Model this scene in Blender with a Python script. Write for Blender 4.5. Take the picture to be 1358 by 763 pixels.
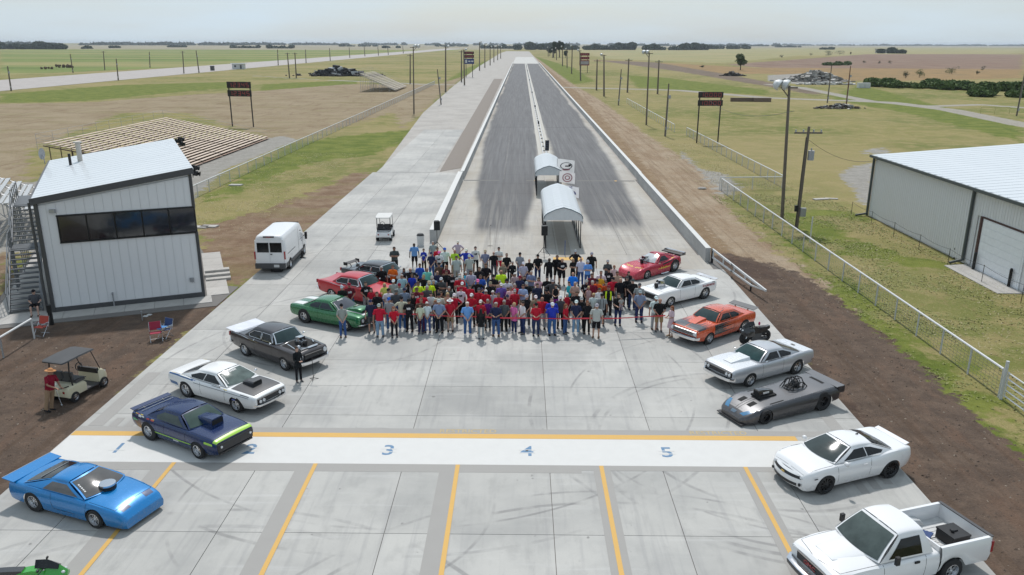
import bpy, math, random
import numpy as np
from mathutils import Vector, Matrix
for _o in list(bpy.data.objects): bpy.data.objects.remove(_o)
SC = bpy.context.scene
COL = SC.collection
PI = math.pi
rad = math.radians

# ---------------------------------------------------------------- camera
FPX, CX, CY, CAM_H = 1056.2, 679.0, 381.5, 14.5
TH = math.atan((CY - 57.5) / FPX)
YAW = math.atan(12.0 / FPX * math.cos(TH))
RHO = rad(0.15)
_c, _s = math.cos(YAW), math.sin(YAW)
FW = Vector((-_s * math.cos(TH), _c * math.cos(TH), -math.sin(TH)))
R0 = Vector((_c, _s, 0)); U0 = R0.cross(FW)
RT = R0 * math.cos(RHO) + U0 * math.sin(RHO)
UP = U0 * math.cos(RHO) - R0 * math.sin(RHO)

def gp(px, py, z=0.0):
    """photo pixel -> world point on the horizontal level z"""
    d = FW + RT * ((px - CX) / FPX) - UP * ((py - CY) / FPX)
    t = (CAM_H - z) / -d.z
    return (d.x * t, d.y * t)

cd = bpy.data.cameras.new('camera'); cam = bpy.data.objects.new('camera', cd); COL.objects.link(cam)
cam.matrix_world = Matrix(((RT.x, UP.x, -FW.x, 0), (RT.y, UP.y, -FW.y, 0), (RT.z, UP.z, -FW.z, CAM_H), (0, 0, 0, 1)))
cd.sensor_width = 36; cd.lens = 28.0; cd.clip_start = 0.5; cd.clip_end = 40000
SC.camera = cam
SC.render.resolution_x = 1024; SC.render.resolution_y = 575

# ---------------------------------------------------------------- light
SUN_EL, SUN_AZ = rad(57), rad(-4)          # azimuth from +Y, clockwise positive
world = bpy.data.worlds.new('World'); SC.world = world; world.use_nodes = True
wn = world.node_tree; wn.nodes.clear()
def _w(t): return wn.nodes.new(t)
sky = _w('ShaderNodeTexSky'); sky.sky_type = 'NISHITA'; sky.sun_disc = False
sky.sun_elevation = SUN_EL; sky.sun_rotation = SUN_AZ; sky.air_density = 1.0; sky.dust_density = 1.5
tc = _w('ShaderNodeTexCoord'); mp = _w('ShaderNodeMapping'); mp.inputs['Scale'].default_value = (1.0, 1.0, 7.0)
nz = _w('ShaderNodeTexNoise'); nz.inputs['Scale'].default_value = 2.6; nz.inputs['Detail'].default_value = 7; nz.inputs['Roughness'].default_value = 0.5
rp = _w('ShaderNodeValToRGB'); rp.color_ramp.elements[0].position = 0.30; rp.color_ramp.elements[1].position = 0.72
rp.color_ramp.elements[0].color = (0.45,)*3 + (1,); rp.color_ramp.elements[1].color = (0.97,)*3 + (1,)
mx = _w('ShaderNodeMix'); mx.data_type = 'RGBA'; mx.inputs[7].default_value = (6.35, 7.55, 8.45, 1)
bg = _w('ShaderNodeBackground'); bg.inputs['Strength'].default_value = 0.09
wo = _w('ShaderNodeOutputWorld'); L = wn.links.new
L(tc.outputs['Generated'], mp.inputs['Vector']); L(mp.outputs[0], nz.inputs['Vector']); L(nz.outputs['Fac'], rp.inputs['Fac'])
L(rp.outputs['Color'], mx.inputs[0]); L(sky.outputs[0], mx.inputs[6]); L(mx.outputs[2], bg.inputs['Color']); L(bg.outputs[0], wo.inputs['Surface'])
sd_ = bpy.data.lights.new('sun', 'SUN'); sun = bpy.data.objects.new('sun', sd_); COL.objects.link(sun)
sd_.energy = 2.75; sd_.angle = rad(3.0); sd_.color = (1.0, 0.965, 0.935)
_sd = Vector((math.sin(SUN_AZ) * math.cos(SUN_EL), math.cos(SUN_AZ) * math.cos(SUN_EL), math.sin(SUN_EL)))
sun.rotation_euler = _sd.to_track_quat('Z', 'Y').to_euler()
sun.location = (0, 0, 60)
SC.view_settings.view_transform = 'Standard'; SC.view_settings.look = 'None'
SC.view_settings.exposure = 0.18; SC.view_settings.gamma = 1.0
SC.cycles.max_bounces = 6; SC.cycles.volume_bounces = 0; SC.cycles.transparent_max_bounces = 12
SC.cycles.use_denoising = True

# ---------------------------------------------------------------- helpers
ALB = 0.70
def srgb(r, g, b, k=ALB):
    f = lambda c: ((c/255)/12.92 if c/255 <= .04045 else (((c/255)+.055)/1.055)**2.4) * k
    return (f(r), f(g), f(b))

class NT:
    """tiny wrapper round a node tree"""
    def __init__(s, name):
        s.m = bpy.data.materials.new(name); s.m.use_nodes = True; s.t = s.m.node_tree; s.t.nodes.clear()
        s.out = s.n('ShaderNodeOutputMaterial'); s.b = s.n('ShaderNodeBsdfPrincipled'); s.l(s.b.outputs[0], s.out.inputs[0])
        s.geo = None
    def n(s, t, **k):
        x = s.t.nodes.new(t)
        for a, v in k.items(): setattr(x, a, v)
        return x
    def l(s, a, b): s.t.links.new(a, b)
    def put(s, sock, v):
        if isinstance(v, (int, float)): sock.default_value = v
        elif isinstance(v, (tuple, list)): sock.default_value = (tuple(v) + (1,))[:len(sock.default_value)]
        else: s.l(v, sock)
    def pos(s):
        if s.geo is None: s.geo = s.n('ShaderNodeNewGeometry')
        return s.geo.outputs['Position']
    def xyz(s, v=None):
        x = s.n('ShaderNodeSeparateXYZ'); s.l(v or s.pos(), x.inputs[0]); return x.outputs
    def math(s, op, a, b=0.0, c=0.0, clamp=False):
        x = s.n('ShaderNodeMath', operation=op, use_clamp=clamp)
        s.put(x.inputs[0], a); s.put(x.inputs[1], b)
        if op in ('MULTIPLY_ADD', 'SMOOTH_MIN', 'WRAP', 'COMPARE'): s.put(x.inputs[2], c)
        return x.outputs[0]
    def ramp01(s, v, a, b):
        x = s.n('ShaderNodeMapRange', clamp=True, interpolation_type='SMOOTHSTEP')
        s.put(x.inputs[0], v); s.put(x.inputs[1], a); s.put(x.inputs[2], b); return x.outputs[0]
    def noise(s, scale, detail=4, rough=0.55, stretch=None, vec=None, dist=0.0):
        x = s.n('ShaderNodeTexNoise'); x.inputs['Scale'].default_value = scale; x.inputs['Detail'].default_value = detail
        x.inputs['Roughness'].default_value = rough; x.inputs['Distortion'].default_value = dist
        v = vec or s.pos()
        if stretch:
            m = s.n('ShaderNodeMapping'); m.inputs['Scale'].default_value = stretch; s.l(v, m.inputs[0]); v = m.outputs[0]
        s.l(v, x.inputs['Vector']); return x.outputs['Fac']
    def mix(s, f, a, b, mode='MIX'):
        x = s.n('ShaderNodeMix', data_type='RGBA', blend_type=mode)
        s.put(x.inputs[0], f); s.put(x.inputs[6], a); s.put(x.inputs[7], b); return x.outputs[2]
    def attr(s, name):
        return s.n('ShaderNodeAttribute', attribute_name=name).outputs['Fac']
    def bump(s, h, strength=0.3, dist=0.02):
        x = s.n('ShaderNodeBump'); x.inputs['Strength'].default_value = strength; x.inputs['Distance'].default_value = dist
        s.put(x.inputs['Height'], h); s.l(x.outputs[0], s.b.inputs['Normal'])
    def set(s, color=None, rough=None, metal=None, coat=None, spec=None, coatr=None):
        B = s.b.inputs
        if color is not None: s.put(B['Base Color'], color)
        if rough is not None: s.put(B['Roughness'], rough)
        if metal is not None: s.put(B['Metallic'], metal)
        if coat is not None: s.put(B['Coat Weight'], coat)
        if coatr is not None: s.put(B['Coat Roughness'], coatr)
        if spec is not None: s.put(B['Specular IOR Level'], spec)
        return s.m

MATS = {}
def mat(name, color=(0.5, .5, .5), rough=0.6, metal=0.0, var=0.06, scale=3.0, coat=0.0, spec=0.5, bump=0.0, bscale=30):
    """plain procedural material: colour with a little uneven wear"""
    if name in MATS: return MATS[name]
    t = NT(name)
    tc = t.n('ShaderNodeTexCoord').outputs['Object']
    nf = t.noise(scale, 5, .6, vec=tc)
    c = Vector(color)
    t.set(t.mix(nf, tuple(c * (1 - var * 2)), tuple(c * (1 + var * 2))), t.math('MULTIPLY_ADD', nf, 0.2, max(0, rough - .1)), metal, coat, spec)
    if bump: t.bump(t.noise(bscale, 3, vec=tc), bump)
    MATS[name] = t.m
    return t.m

def paintm(name, color, metal=0.0, rough=0.28, coat=0.8, flake=0.05):
    if name in MATS: return MATS[name]
    t = NT(name); tc = t.n('ShaderNodeTexCoord').outputs['Object']
    nf = t.noise(1.7, 4, vec=tc); dust = t.noise(9, 6, .7, vec=tc)
    c = Vector(color)
    col = t.mix(nf, tuple(c * (1 - flake)), tuple(c * (1 + flake)))
    z = t.xyz(tc)[2]
    low = t.math('MULTIPLY', t.ramp01(z, 0.55, 0.12), t.ramp01(dust, .35, .7))
    col = t.mix(t.math('MULTIPLY', low, 0.35), col, (0.22, 0.19, 0.16))
    t.set(col, t.math('MULTIPLY_ADD', dust, 0.14, rough - .05), metal, coat, 0.5, 0.04)
    MATS[name] = t.m
    return t.m

def objcolm(name, rough=0.85, var=.12, scale=6, spec=.3):
    """takes its colour from the object's own colour"""
    if name in MATS: return MATS[name]
    t = NT(name); oi = t.n('ShaderNodeObjectInfo'); tc = t.n('ShaderNodeTexCoord').outputs['Object']
    nf = t.noise(scale, 3, vec=tc)
    g = t.math('MULTIPLY_ADD', nf, 2 * var, 1 - var)
    x = t.n('ShaderNodeVectorMath', operation='SCALE'); t.l(oi.outputs['Color'], x.inputs[0]); t.l(g, x.inputs['Scale'])
    t.set(x.outputs[0], rough, 0, 0, spec)
    MATS[name] = t.m
    return t.m

class MB:
    def __init__(s): s.v = []; s.f = []; s.m = []
    def add(s, vs, fs, mi=0, M=None):
        o = len(s.v)
        if M is not None: vs = [M @ Vector(v) for v in vs]
        s.v += [tuple(v) for v in vs]; s.f += [tuple(i + o for i in f) for f in fs]; s.m += [mi] * len(fs)
        return s
    def box(s, cx, cy, cz, sx, sy, sz, rz=0.0, mi=0, M=None):
        a, b, c = sx / 2, sy / 2, sz / 2
        vs = [(x, y, z) for z in (-c, c) for y in (-b, b) for x in (-a, a)]
        T = Matrix.Translation((cx, cy, cz)) @ Matrix.Rotation(rz, 4, 'Z')
        if M is not None: T = M @ T
        return s.add(vs, [(0, 2, 3, 1), (4, 5, 7, 6), (0, 1, 5, 4), (2, 6, 7, 3), (0, 4, 6, 2), (1, 3, 7, 5)], mi, T)
    def beam(s, p, q, w, h, mi=0):
        """box section from p to q, w sideways, h upwards"""
        p, q = Vector(p), Vector(q); d = (q - p).normalized()
        side = d.cross(Vector((0, 0, 1)))
        if side.length < 1e-4: side = Vector((1, 0, 0))
        side.normalize(); up = side.cross(d)
        vs = [e + side * (sx * w / 2) + up * (sz * h / 2) for e in (p, q) for sz in (-1, 1) for sx in (-1, 1)]
        return s.add(vs, [(0, 2, 3, 1), (4, 5, 7, 6), (0, 1, 5, 4), (2, 6, 7, 3), (0, 4, 6, 2), (1, 3, 7, 5)], mi)
    def tube(s, pts, r, n=8, mi=0, cap=True, sq=(1, 1)):
        pts = [Vector(p) for p in pts]; k = len(pts)
        rs = r if isinstance(r, (list, tuple)) else [r] * k
        o = len(s.v); ref = None
        for i, p in enumerate(pts):
            d = (pts[min(i + 1, k - 1)] - pts[max(i - 1, 0)])
            d = d.normalized() if d.length > 1e-9 else Vector((0, 0, 1))
            if ref is None:
                ref = Vector((1, 0, 0)) if abs(d.x) < .9 else Vector((0, 1, 0))
            a = (ref - d * ref.dot(d)).normalized(); b = d.cross(a); ref = a
            for j in range(n):
                t = 2 * PI * j / n
                s.v.append(tuple(p + a * (math.cos(t) * rs[i] * sq[0]) + b * (math.sin(t) * rs[i] * sq[1])))
        for i in range(k - 1):
            for j in range(n):
                s.f.append((o + i * n + j, o + i * n + (j + 1) % n, o + (i + 1) * n + (j + 1) % n, o + (i + 1) * n + j)); s.m.append(mi)
        if cap:
            s.f.append(tuple(o + j for j in range(n))[::-1]); s.m.append(mi)
            s.f.append(tuple(o + (k - 1) * n + j for j in range(n))); s.m.append(mi)
        return s
    def rings(s, rings, mi=0, cap=True):
        """rings: list of equal-length closed loops of points"""
        o = len(s.v); n = len(rings[0])
        for r in rings: s.v += [tuple(p) for p in r]
        for i in range(len(rings) - 1):
            for j in range(n):
                s.f.append((o + i * n + j, o + i * n + (j + 1) % n, o + (i + 1) * n + (j + 1) % n, o + (i + 1) * n + j)); s.m.append(mi)
        if cap:
            s.f.append(tuple(range(o, o + n))[::-1]); s.m.append(mi)
            e = o + (len(rings) - 1) * n; s.f.append(tuple(range(e, e + n))); s.m.append(mi)
        return s
    def ell(s, cx, cy, z, rx, ry, n=10, sup=1.0):
        return [(cx + rx * math.cos(2 * PI * j / n), cy + ry * math.sin(2 * PI * j / n), z) for j in range(n)]
    def ball(s, c, r, nu=8, nv=6, mi=0, M=None):
        if isinstance(r, (int, float)): r = (r, r, r)
        vs = [(c[0], c[1], c[2] - r[2])]
        for i in range(1, nv):
            t = -PI / 2 + PI * i / nv
            for j in range(nu):
                a = 2 * PI * j / nu
                vs.append((c[0] + r[0] * math.cos(t) * math.cos(a), c[1] + r[1] * math.cos(t) * math.sin(a), c[2] + r[2] * math.sin(t)))
        vs.append((c[0], c[1], c[2] + r[2])); fs = []
        for j in range(nu): fs.append((0, 1 + (j + 1) % nu, 1 + j))
        for i in range(nv - 2):
            for j in range(nu):
                a = 1 + i * nu; fs.append((a + j, a + (j + 1) % nu, a + nu + (j + 1) % nu, a + nu + j))
        e = len(vs) - 1; a = 1 + (nv - 2) * nu
        for j in range(nu): fs.append((a + j, a + (j + 1) % nu, e))
        return s.add(vs, fs, mi, M)
    def prism(s, poly, z0, z1, mi=0, M=None):
        n = len(poly)
        vs = [(x, y, z0) for x, y in poly] + [(x, y, z1) for x, y in poly]
        fs = [tuple(range(n))[::-1], tuple(range(n, 2 * n))] + [(i, (i + 1) % n, n + (i + 1) % n, n + i) for i in range(n)]
        return s.add(vs, fs, mi, M)
    def grid(s, rows, mi=0):
        o = len(s.v); nu = len(rows[0])
        for r in rows: s.v += [tuple(p) for p in r]
        for i in range(len(rows) - 1):
            for j in range(nu - 1):
                s.f.append((o + i * nu + j, o + i * nu + j + 1, o + (i + 1) * nu + j + 1, o + (i + 1) * nu + j)); s.m.append(mi)
        return s
    def mesh(s, name, mats, smooth=None):
        me = bpy.data.meshes.new(name); me.from_pydata(s.v, [], s.f)
        if not isinstance(mats, (list, tuple)): mats = [mats]
        for m in mats: me.materials.append(m)
        if len(mats) > 1: me.polygons.foreach_set('material_index', s.m)
        if smooth:
            me.polygons.foreach_set('use_smooth', [True] * len(me.polygons)); me.set_sharp_from_angle(angle=rad(smooth))
        me.update(); return me
    def build(s, name, mats, parent=None, smooth=None, loc=None, label=None):
        o = bpy.data.objects.new(name, s.mesh(name, mats, smooth)); COL.objects.link(o)
        if parent is not None: o.parent = parent
        if loc is not None: o.location = loc
        if label: o['label'] = label
        return o

def tag(o, label=None, cat=None, group=None, kind=None):
    if label: o['label'] = label
    if cat: o['category'] = cat
    if group: o['group'] = group
    if kind: o['kind'] = kind
    return o
def root(name, loc=(0, 0, 0), rz=0.0, label=None, cat=None, group=None, kind=None, parent=None):
    o = bpy.data.objects.new(name, None); COL.objects.link(o); o.empty_display_size = .3
    o.location = loc; o.rotation_euler = (0, 0, rz)
    if parent is not None: o.parent = parent
    return tag(o, label, cat, group, kind)
KIDS = {}
def dup(o, parent=None):
    """a thing with copies of its parts and sub-parts"""
    c = o.copy(); COL.objects.link(c); c.parent = parent
    for ch in [x for x in COL.objects if x.parent == o] if o not in KIDS else KIDS[o]: dup(ch, c)
    return c
def remember(o):
    """list an object's children once so that copying stays fast"""
    ks = [x for x in COL.objects if x.parent == o]; KIDS[o] = ks
    for k in ks: remember(k)
def link_mesh(name, me, parent, loc=(0, 0, 0), rz=0.0, scale=None, color=None):
    o = bpy.data.objects.new(name, me); COL.objects.link(o); o.parent = parent; o.location = loc; o.rotation_euler = (0, 0, rz)
    if scale: o.scale = scale
    if color: o.color = (*color, 1)
    return o
def text(body, size, parent, loc, rot, m, name='lettering', extrude=0.004, align='CENTER', sx=1.0, label=None):
    cu = bpy.data.curves.new(name, 'FONT'); cu.body = body; cu.size = size; cu.extrude = extrude; cu.align_x = align; cu.align_y = 'CENTER'; cu.offset = .012 * size
    cu.materials.append(m); cu.resolution_u = 3
    tmp = bpy.data.objects.new(name, cu); COL.objects.link(tmp); me_ = bpy.data.meshes.new_from_object(tmp.evaluated_get(bpy.context.evaluated_depsgraph_get())); bpy.data.objects.remove(tmp)
    o = bpy.data.objects.new(name, me_); COL.objects.link(o); o.location = loc; o.rotation_euler = rot; o.scale = (sx, 1, 1)
    if parent is not None: o.parent = parent
    return o

# ================================================================= THE GROUND
def sdf_poly(P, poly):
    poly = np.array(poly, float); n = len(poly)
    d = np.full(len(P), 1e18); inside = np.zeros(len(P), bool)
    for i in range(n):
        a, b = poly[i], poly[(i + 1) % n]; e = b - a; w = P - a
        t = np.clip((w @ e) / max(e @ e, 1e-9), 0, 1); q = w - t[:, None] * e
        d = np.minimum(d, (q ** 2).sum(1))
        c = ((a[1] <= P[:, 1]) != (b[1] <= P[:, 1]))
        with np.errstate(divide='ignore', invalid='ignore'):
            xi = a[0] + (P[:, 1] - a[1]) * e[0] / e[1]
        inside ^= c & (P[:, 0] < xi)
    d = np.sqrt(d); return np.where(inside, d, -d)
def sdf_line(P, pts, w):
    pts = np.array(pts, float); d = np.full(len(P), 1e18)
    for a, b in zip(pts[:-1], pts[1:]):
        e = b - a; q0 = P - a; t = np.clip((q0 @ e) / (e @ e), 0, 1); q = q0 - t[:, None] * e
        d = np.minimum(d, (q ** 2).sum(1))
    return w / 2 - np.sqrt(d)
G = lambda *pts: [gp(x, y) for x, y in pts]
# zones of bare soil, gravel, lush grass and far fields: (attribute, polygon or (line, width), ragged amplitude, colour a, colour b, noise scale)
ZONES = [
 ('lush_grass', [('P', G((60,545),(0,0))[:0] or G((1040,284),(1080,278),(1150,284),(1153,296),(1100,290),(1120,310),(1200,340),(1262,350),(1262,362),(1210,360),(1120,340),(1062,310))),
                 ('P', G((960,380),(1000,400),(1100,470),(1180,540),(1260,600),(1358,690),(1358,560),(1180,425),(1060,325),(990,270),(1010,290),(1080,350))),
                 ('P', G((380,195),(440,182),(560,170),(540,185),(500,205),(420,215),(330,245),(290,268),(262,265))),
                 ('P', G((520,150),(620,90),(660,75),(668,80),(600,130))), ('P', G((0,125),(0,137),(120,134),(260,120),(330,116),(330,108),(160,113))),
                 ('P', G((345,112),(345,122),(470,113),(480,106))), ('P', G((830,100),(845,116),(1018,127),(1018,120),(880,103))),
                 ('P', G((1140,112),(1358,170),(1358,190),(1200,150),(1100,132))), ('P', G((700,72),(720,100),(760,112),(790,108),(760,90)))], 2.5, (132,138,66), (104,118,48), .35),
 ('far_pasture', [('P', G((0,66),(0,100),(160,93),(330,84),(500,72),(640,66),(500,65),(200,65)))], 6, (138,150,84), (112,130,70), .02),
 ('far_fields', [('P', G((-400,59.2),(1358,60.5),(1500,61),(1500,64.4),(1000,64.2),(690,64),(690,66),(400,66.5),(0,65.2),(-400,65)))], 10, (176,166,140), (158,150,124), .004),
 ('stubble', [('P', G((760,66),(735,64.5),(1358,64),(1358,73),(1060,74),(960,84),(900,82),(800,78)))], 12, (178,165,122), (160,158,112), .012),
 ('ploughed', [('P', G((960,86),(1150,72),(1358,72),(1358,94),(1180,92),(1010,90)))], 8, (158,134,116), (146,126,110), .03),
 ('dry_reed', [('P', G((1000,90),(1180,91),(1358,92),(1358,104),(1170,108),(1080,106),(1018,98),(960,99),(800,82),(780,79),(850,82)))], 6, (172,142,100), (150,128,92), .08),
 ('creek_bed', [('P', G((790,80),(870,83),(960,98),(1090,122),(1085,127),(1000,112),(900,95)))], 3, (140,122,108), (120,108,92), .1),
 ('tan_lot', [('P', G((-80,145),(0,138),(120,136),(250,126),(340,121),(460,112),(580,112),(632,96),(655,80),(630,92),(600,115),(560,150),(535,172),(520,150),(470,165),(380,188),(330,176),(250,150),(160,150),(40,200),(30,330),(0,345),(-80,345)))], 2.5, (172,156,128), (158,140,112), .12),
 ('grey_gravel', [('P', G((250,222),(345,185),(376,180),(395,186),(300,225),(258,262),(235,300),(60,300),(60,335),(-60,335),(-40,250),(50,240))),
                  ('P', G((1112,232),(1128,222),(1160,215),(1160,275),(1140,270),(1135,255))), ('P', G((1140,200),(1175,194),(1180,205),(1150,206))),
                  ('P', G((1018,100),(1100,96),(1120,108),(1060,112),(1018,108))), ('P', G((930,225),(960,230),(985,250),(960,262),(935,255),(900,215),(905,200)))], 1.0, (176,172,164), (160,156,148), .8),
 ('bare_brown', [('P', G((268,300),(330,285),(400,262),(470,228),(492,230),(480,250),(420,300),(372,345),(345,362),(300,388),(270,335))),
                 ('P', G((-60,345),(10,338),(15,372),(-60,420)))], 1.6, (134,108,86), (158,136,112), .6),
 ('dirt_road', [('P', G((960,400),(945,335),(880,258),(795,172),(714,84),(703,71),(716,80),(760,112),(800,135),(860,180),(915,215),(950,250),(985,295),(1040,340),(1090,370),(1130,420),(1000,420)))], 1.3, (184,166,142), (168,146,120), .25),
 ('brown_edge', [('P', [(12.6, 45), (12.6, 620), (14.5, 620), (17.5, 250), (16.2, 130), (15.0, 75), (15.6, 52)])], .8, (150,126,98), (166,144,116), .35),
 ('gravel_road', [('L', G((745,116),(900,120),(1018,130),(1180,136),(1260,146),(1358,166),(1420,176)), 5.5), ('L', G((1018,112),(1060,116),(1150,134),(1180,137)), 4.5),
                  ('L', G((1240,141),(1300,139),(1358,143),(1420,144)), 4), ('L', G((340,101),(420,106),(500,109),(560,112),(612,113)), 4.5), ('L', G((330,88),(400,84),(480,80)), 3)], .5, (182,176,164), (170,164,152), .4),
 ('dark_soil', [('P', G((-80,392),(0,392),(60,380),(290,395),(304,397),(292,410),(204,478),(90,612),(25,700),(-50,780),(-200,780))),
                ('P', G((930,342),(960,334),(1005,345),(1060,362),(1100,388),(1180,450),(1260,520),(1358,606),(1500,700),(1500,900),(1220,900),(1180,640),(1080,500),(985,400),(955,378)))], 0.7, (116,99,86), (97,83,73), .9),
 ('mud_patch', [('P', G((1000,420),(1040,430),(1100,500),(1150,560),(1170,600),(1130,570),(1060,470))), ('P', G((945,338),(1010,350),(1050,375),(1000,370),(960,352)))], .8, (100,82,71), (88,73,64), 1.2),
]
def axis(segs):
    out = [segs[0][0]]
    for a, b, st in segs:
        k = max(1, int(round((b - a) / st)))
        out += [a + (b - a) * (i + 1) / k for i in range(k)]
    return np.array(out)
xs = axis([(-9000,-3000,1500),(-3000,-1000,250),(-1000,-260,37),(-260,-60,4),(-60,45,0.9),(45,180,3),(180,700,20),(700,3000,200),(3000,9000,1500)])
ys = axis([(-60,8,8),(8,110,.9),(110,330,2.2),(330,700,7),(700,1600,30),(1600,3000,100),(3000,14000,1000)])
XX, YY = np.meshgrid(xs, ys); P = np.stack([XX.ravel(), YY.ravel()], 1)
nx, ny = len(xs), len(ys)
ii = np.arange(nx * ny).reshape(ny, nx)
quads = np.stack([ii[:-1, :-1], ii[:-1, 1:], ii[1:, 1:], ii[1:, :-1]], -1).reshape(-1, 4)
me = bpy.data.meshes.new('ground'); co = np.zeros((len(P), 3)); co[:, :2] = P
me.from_pydata(co.tolist(), [], quads.tolist())
t = NT('ground_soil_and_grass')
far = t.ramp01(t.xyz()[1], 60, 400)
n1 = t.noise(.035, 5, .6); n2 = t.noise(.33, 5, .62); n3 = t.noise(2.6, 4, .7); n4 = t.noise(14, 3, .7)
gr = t.mix(t.ramp01(n1, .40, .60), srgb(116,126,60), srgb(160,150,96))
gr = t.mix(t.math('MULTIPLY', t.ramp01(n2, .46, .60), .7), gr, srgb(176,160,112))
gr = t.mix(t.math('MULTIPLY', t.ramp01(n3, .46, .66), .6), gr, srgb(106,112,56))
tuft = t.noise(5.5, 5, .75, stretch=(1, .6, 1)); gr = t.mix(t.math('MULTIPLY', t.ramp01(tuft, .52, .66), .5), gr, srgb(188,174,128))
gr = t.mix(t.math('MULTIPLY', t.ramp01(t.noise(1.1, 5, .7, stretch=(1, .5, 1)), .52, .66), .5), gr, srgb(150,132,92))
gr = t.mix(t.math('MULTIPLY', t.ramp01(t.noise(.006, 4, .6, stretch=(1, 2.2, 1)), .42, .6), .55), gr, srgb(172,156,112))
col = gr
for nm, shapes, amp, ca, cb, nsc in ZONES:
    sd = np.full(len(P), -1e9)
    for sh in shapes: sd = np.maximum(sd, sdf_poly(P, sh[1]) if sh[0] == 'P' else sdf_line(P, sh[1], sh[2]))
    a = me.attributes.new('z_' + nm, 'FLOAT', 'POINT'); a.data.foreach_set('value', np.clip(sd, -60, 60).astype(np.float32))
    k = t.noise(.9 / max(amp, .5), 6, .68)
    f = t.math('ADD', t.attr('z_' + nm), t.math('MULTIPLY', t.math('SUBTRACT', k, .5), amp * 4.5))
    f = t.ramp01(f, -amp * .18, amp * .3)
    cz = t.mix(t.ramp01(t.noise(nsc, 6, .65), .35, .65), srgb(*ca), srgb(*cb))
    if nm == 'ploughed':
        w = t.noise(.02, 2, .5, stretch=(14, .8, 1)); cz = t.mix(t.math('MULTIPLY', t.ramp01(w, .45, .6), .6), cz, srgb(130,100,84))
    if nm in ('dirt_road', 'brown_edge'):
        w = t.noise(.9, 4, .6, stretch=(1.5, .09, 1)); cz = t.mix(t.math('MULTIPLY', t.ramp01(w, .46, .68), .6), cz, srgb(142,116,90))
    if nm in ('dark_soil',):
        w = t.noise(.8, 5, .6, stretch=(1.3, .35, 1)); cz = t.mix(t.math('MULTIPLY', t.ramp01(w, .45, .72), .7), cz, srgb(122,98,82))
        w = t.noise(26, 2, .5); cz = t.mix(t.math('MULTIPLY', t.ramp01(w, .68, .78), .45), cz, srgb(165,148,130))
    if nm in ('dirt_road', 'brown_edge', 'tan_lot', 'bare_brown', 'grey_gravel', 'gravel_road'):
        w = t.noise(7, 4, .7); cz = t.mix(t.math('MULTIPLY', t.ramp01(w, .54, .66), .45), cz, srgb(122,102,82)); w = t.noise(19, 2, .5); cz = t.mix(t.math('MULTIPLY', t.ramp01(w, .64, .72), .5), cz, srgb(206,196,178))
    if nm in ('dirt_road', 'dark_soil'):
        w = t.noise(.55, 3, .5, stretch=(3.4, .07, 1), dist=.3); cz = t.mix(t.math('MULTIPLY', t.ramp01(w, .53, .60), .45), cz, srgb(96,78,64) if nm == 'dark_soil' else srgb(146,124,100))
    if nm in ('tan_lot', 'bare_brown'):
        w = t.noise(.12, 5, .6, stretch=(.5, 2.2, 1)); cz = t.mix(t.math('MULTIPLY', t.ramp01(w, .5, .66), .45), cz, srgb(138,128,84))
        w = t.noise(.5, 6, .62, stretch=(1, .25, 1), dist=.6); cz = t.mix(t.math('MULTIPLY', t.ramp01(w, .52, .66), .45), cz, srgb(132,108,86))
    if nm == 'far_pasture':
        w = t.noise(.004, 3, .6, stretch=(.25, 3, 1)); cz = t.mix(t.ramp01(w, .42, .6), cz, srgb(162,156,104))
    col = t.mix(f, col, cz)
g = t.math('MULTIPLY_ADD', n4, 1.0, .50)
g2 = t.math('MULTIPLY_ADD', n3, .7, .65)
col = t.mix(1.0, col, (0, 0, 0), 'ADD')
x = t.n('ShaderNodeVectorMath', operation='SCALE'); t.l(col, x.inputs[0]); t.l(t.math('MULTIPLY', g, g2), x.inputs['Scale'])
t.set(x.outputs[0], .95, 0, 0, .15)
t.bump(t.math('ADD', t.math('MULTIPLY', n3, .6), n4), .55, .09)
me.materials.append(t.m)
ground = bpy.data.objects.new('ground', me); COL.objects.link(ground); tag(ground, kind='structure')

# ================================================================= CONCRETE
def marks(t, col, rings, strength=.5):
    X = t.xyz()
    for (cx, cy, r, w) in rings:
        dx = t.math('SUBTRACT', X[0], cx); dy = t.math('SUBTRACT', X[1], cy)
        d = t.math('SQRT', t.math('ADD', t.math('MULTIPLY', dx, dx), t.math('MULTIPLY', dy, dy)))
        e = t.math('ABSOLUTE', t.math('SUBTRACT', d, r))
        f = t.math('MULTIPLY', t.ramp01(e, w, w * .45), t.ramp01(t.noise(.35, 4, .7), .42, .66))
        col = t.mix(t.math('MULTIPLY', f, strength), col, srgb(128,126,126))
    return col
RINGS = [(9.5, 27, 6.5, .09), (9.5, 27, 6.9, .12), (9.3, 27.4, 4.8, .1), (11, 30, 9.0, .07), (11, 30, 10.6, .1), (-9, 12, 9.5, .12), (-9, 12, 10.4, .1), (-4, 33, 13, .09), (-4, 33, 11.6, .07),
         (3, 12, 11, .1), (3, 12, 11.7, .08), (-13, 52, 6, .12), (-12, 52, 4.4, .1), (-9.5, 40, 6, .1), (6, 47, 7, .09), (-6, 23, 5.2, .07)]
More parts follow.
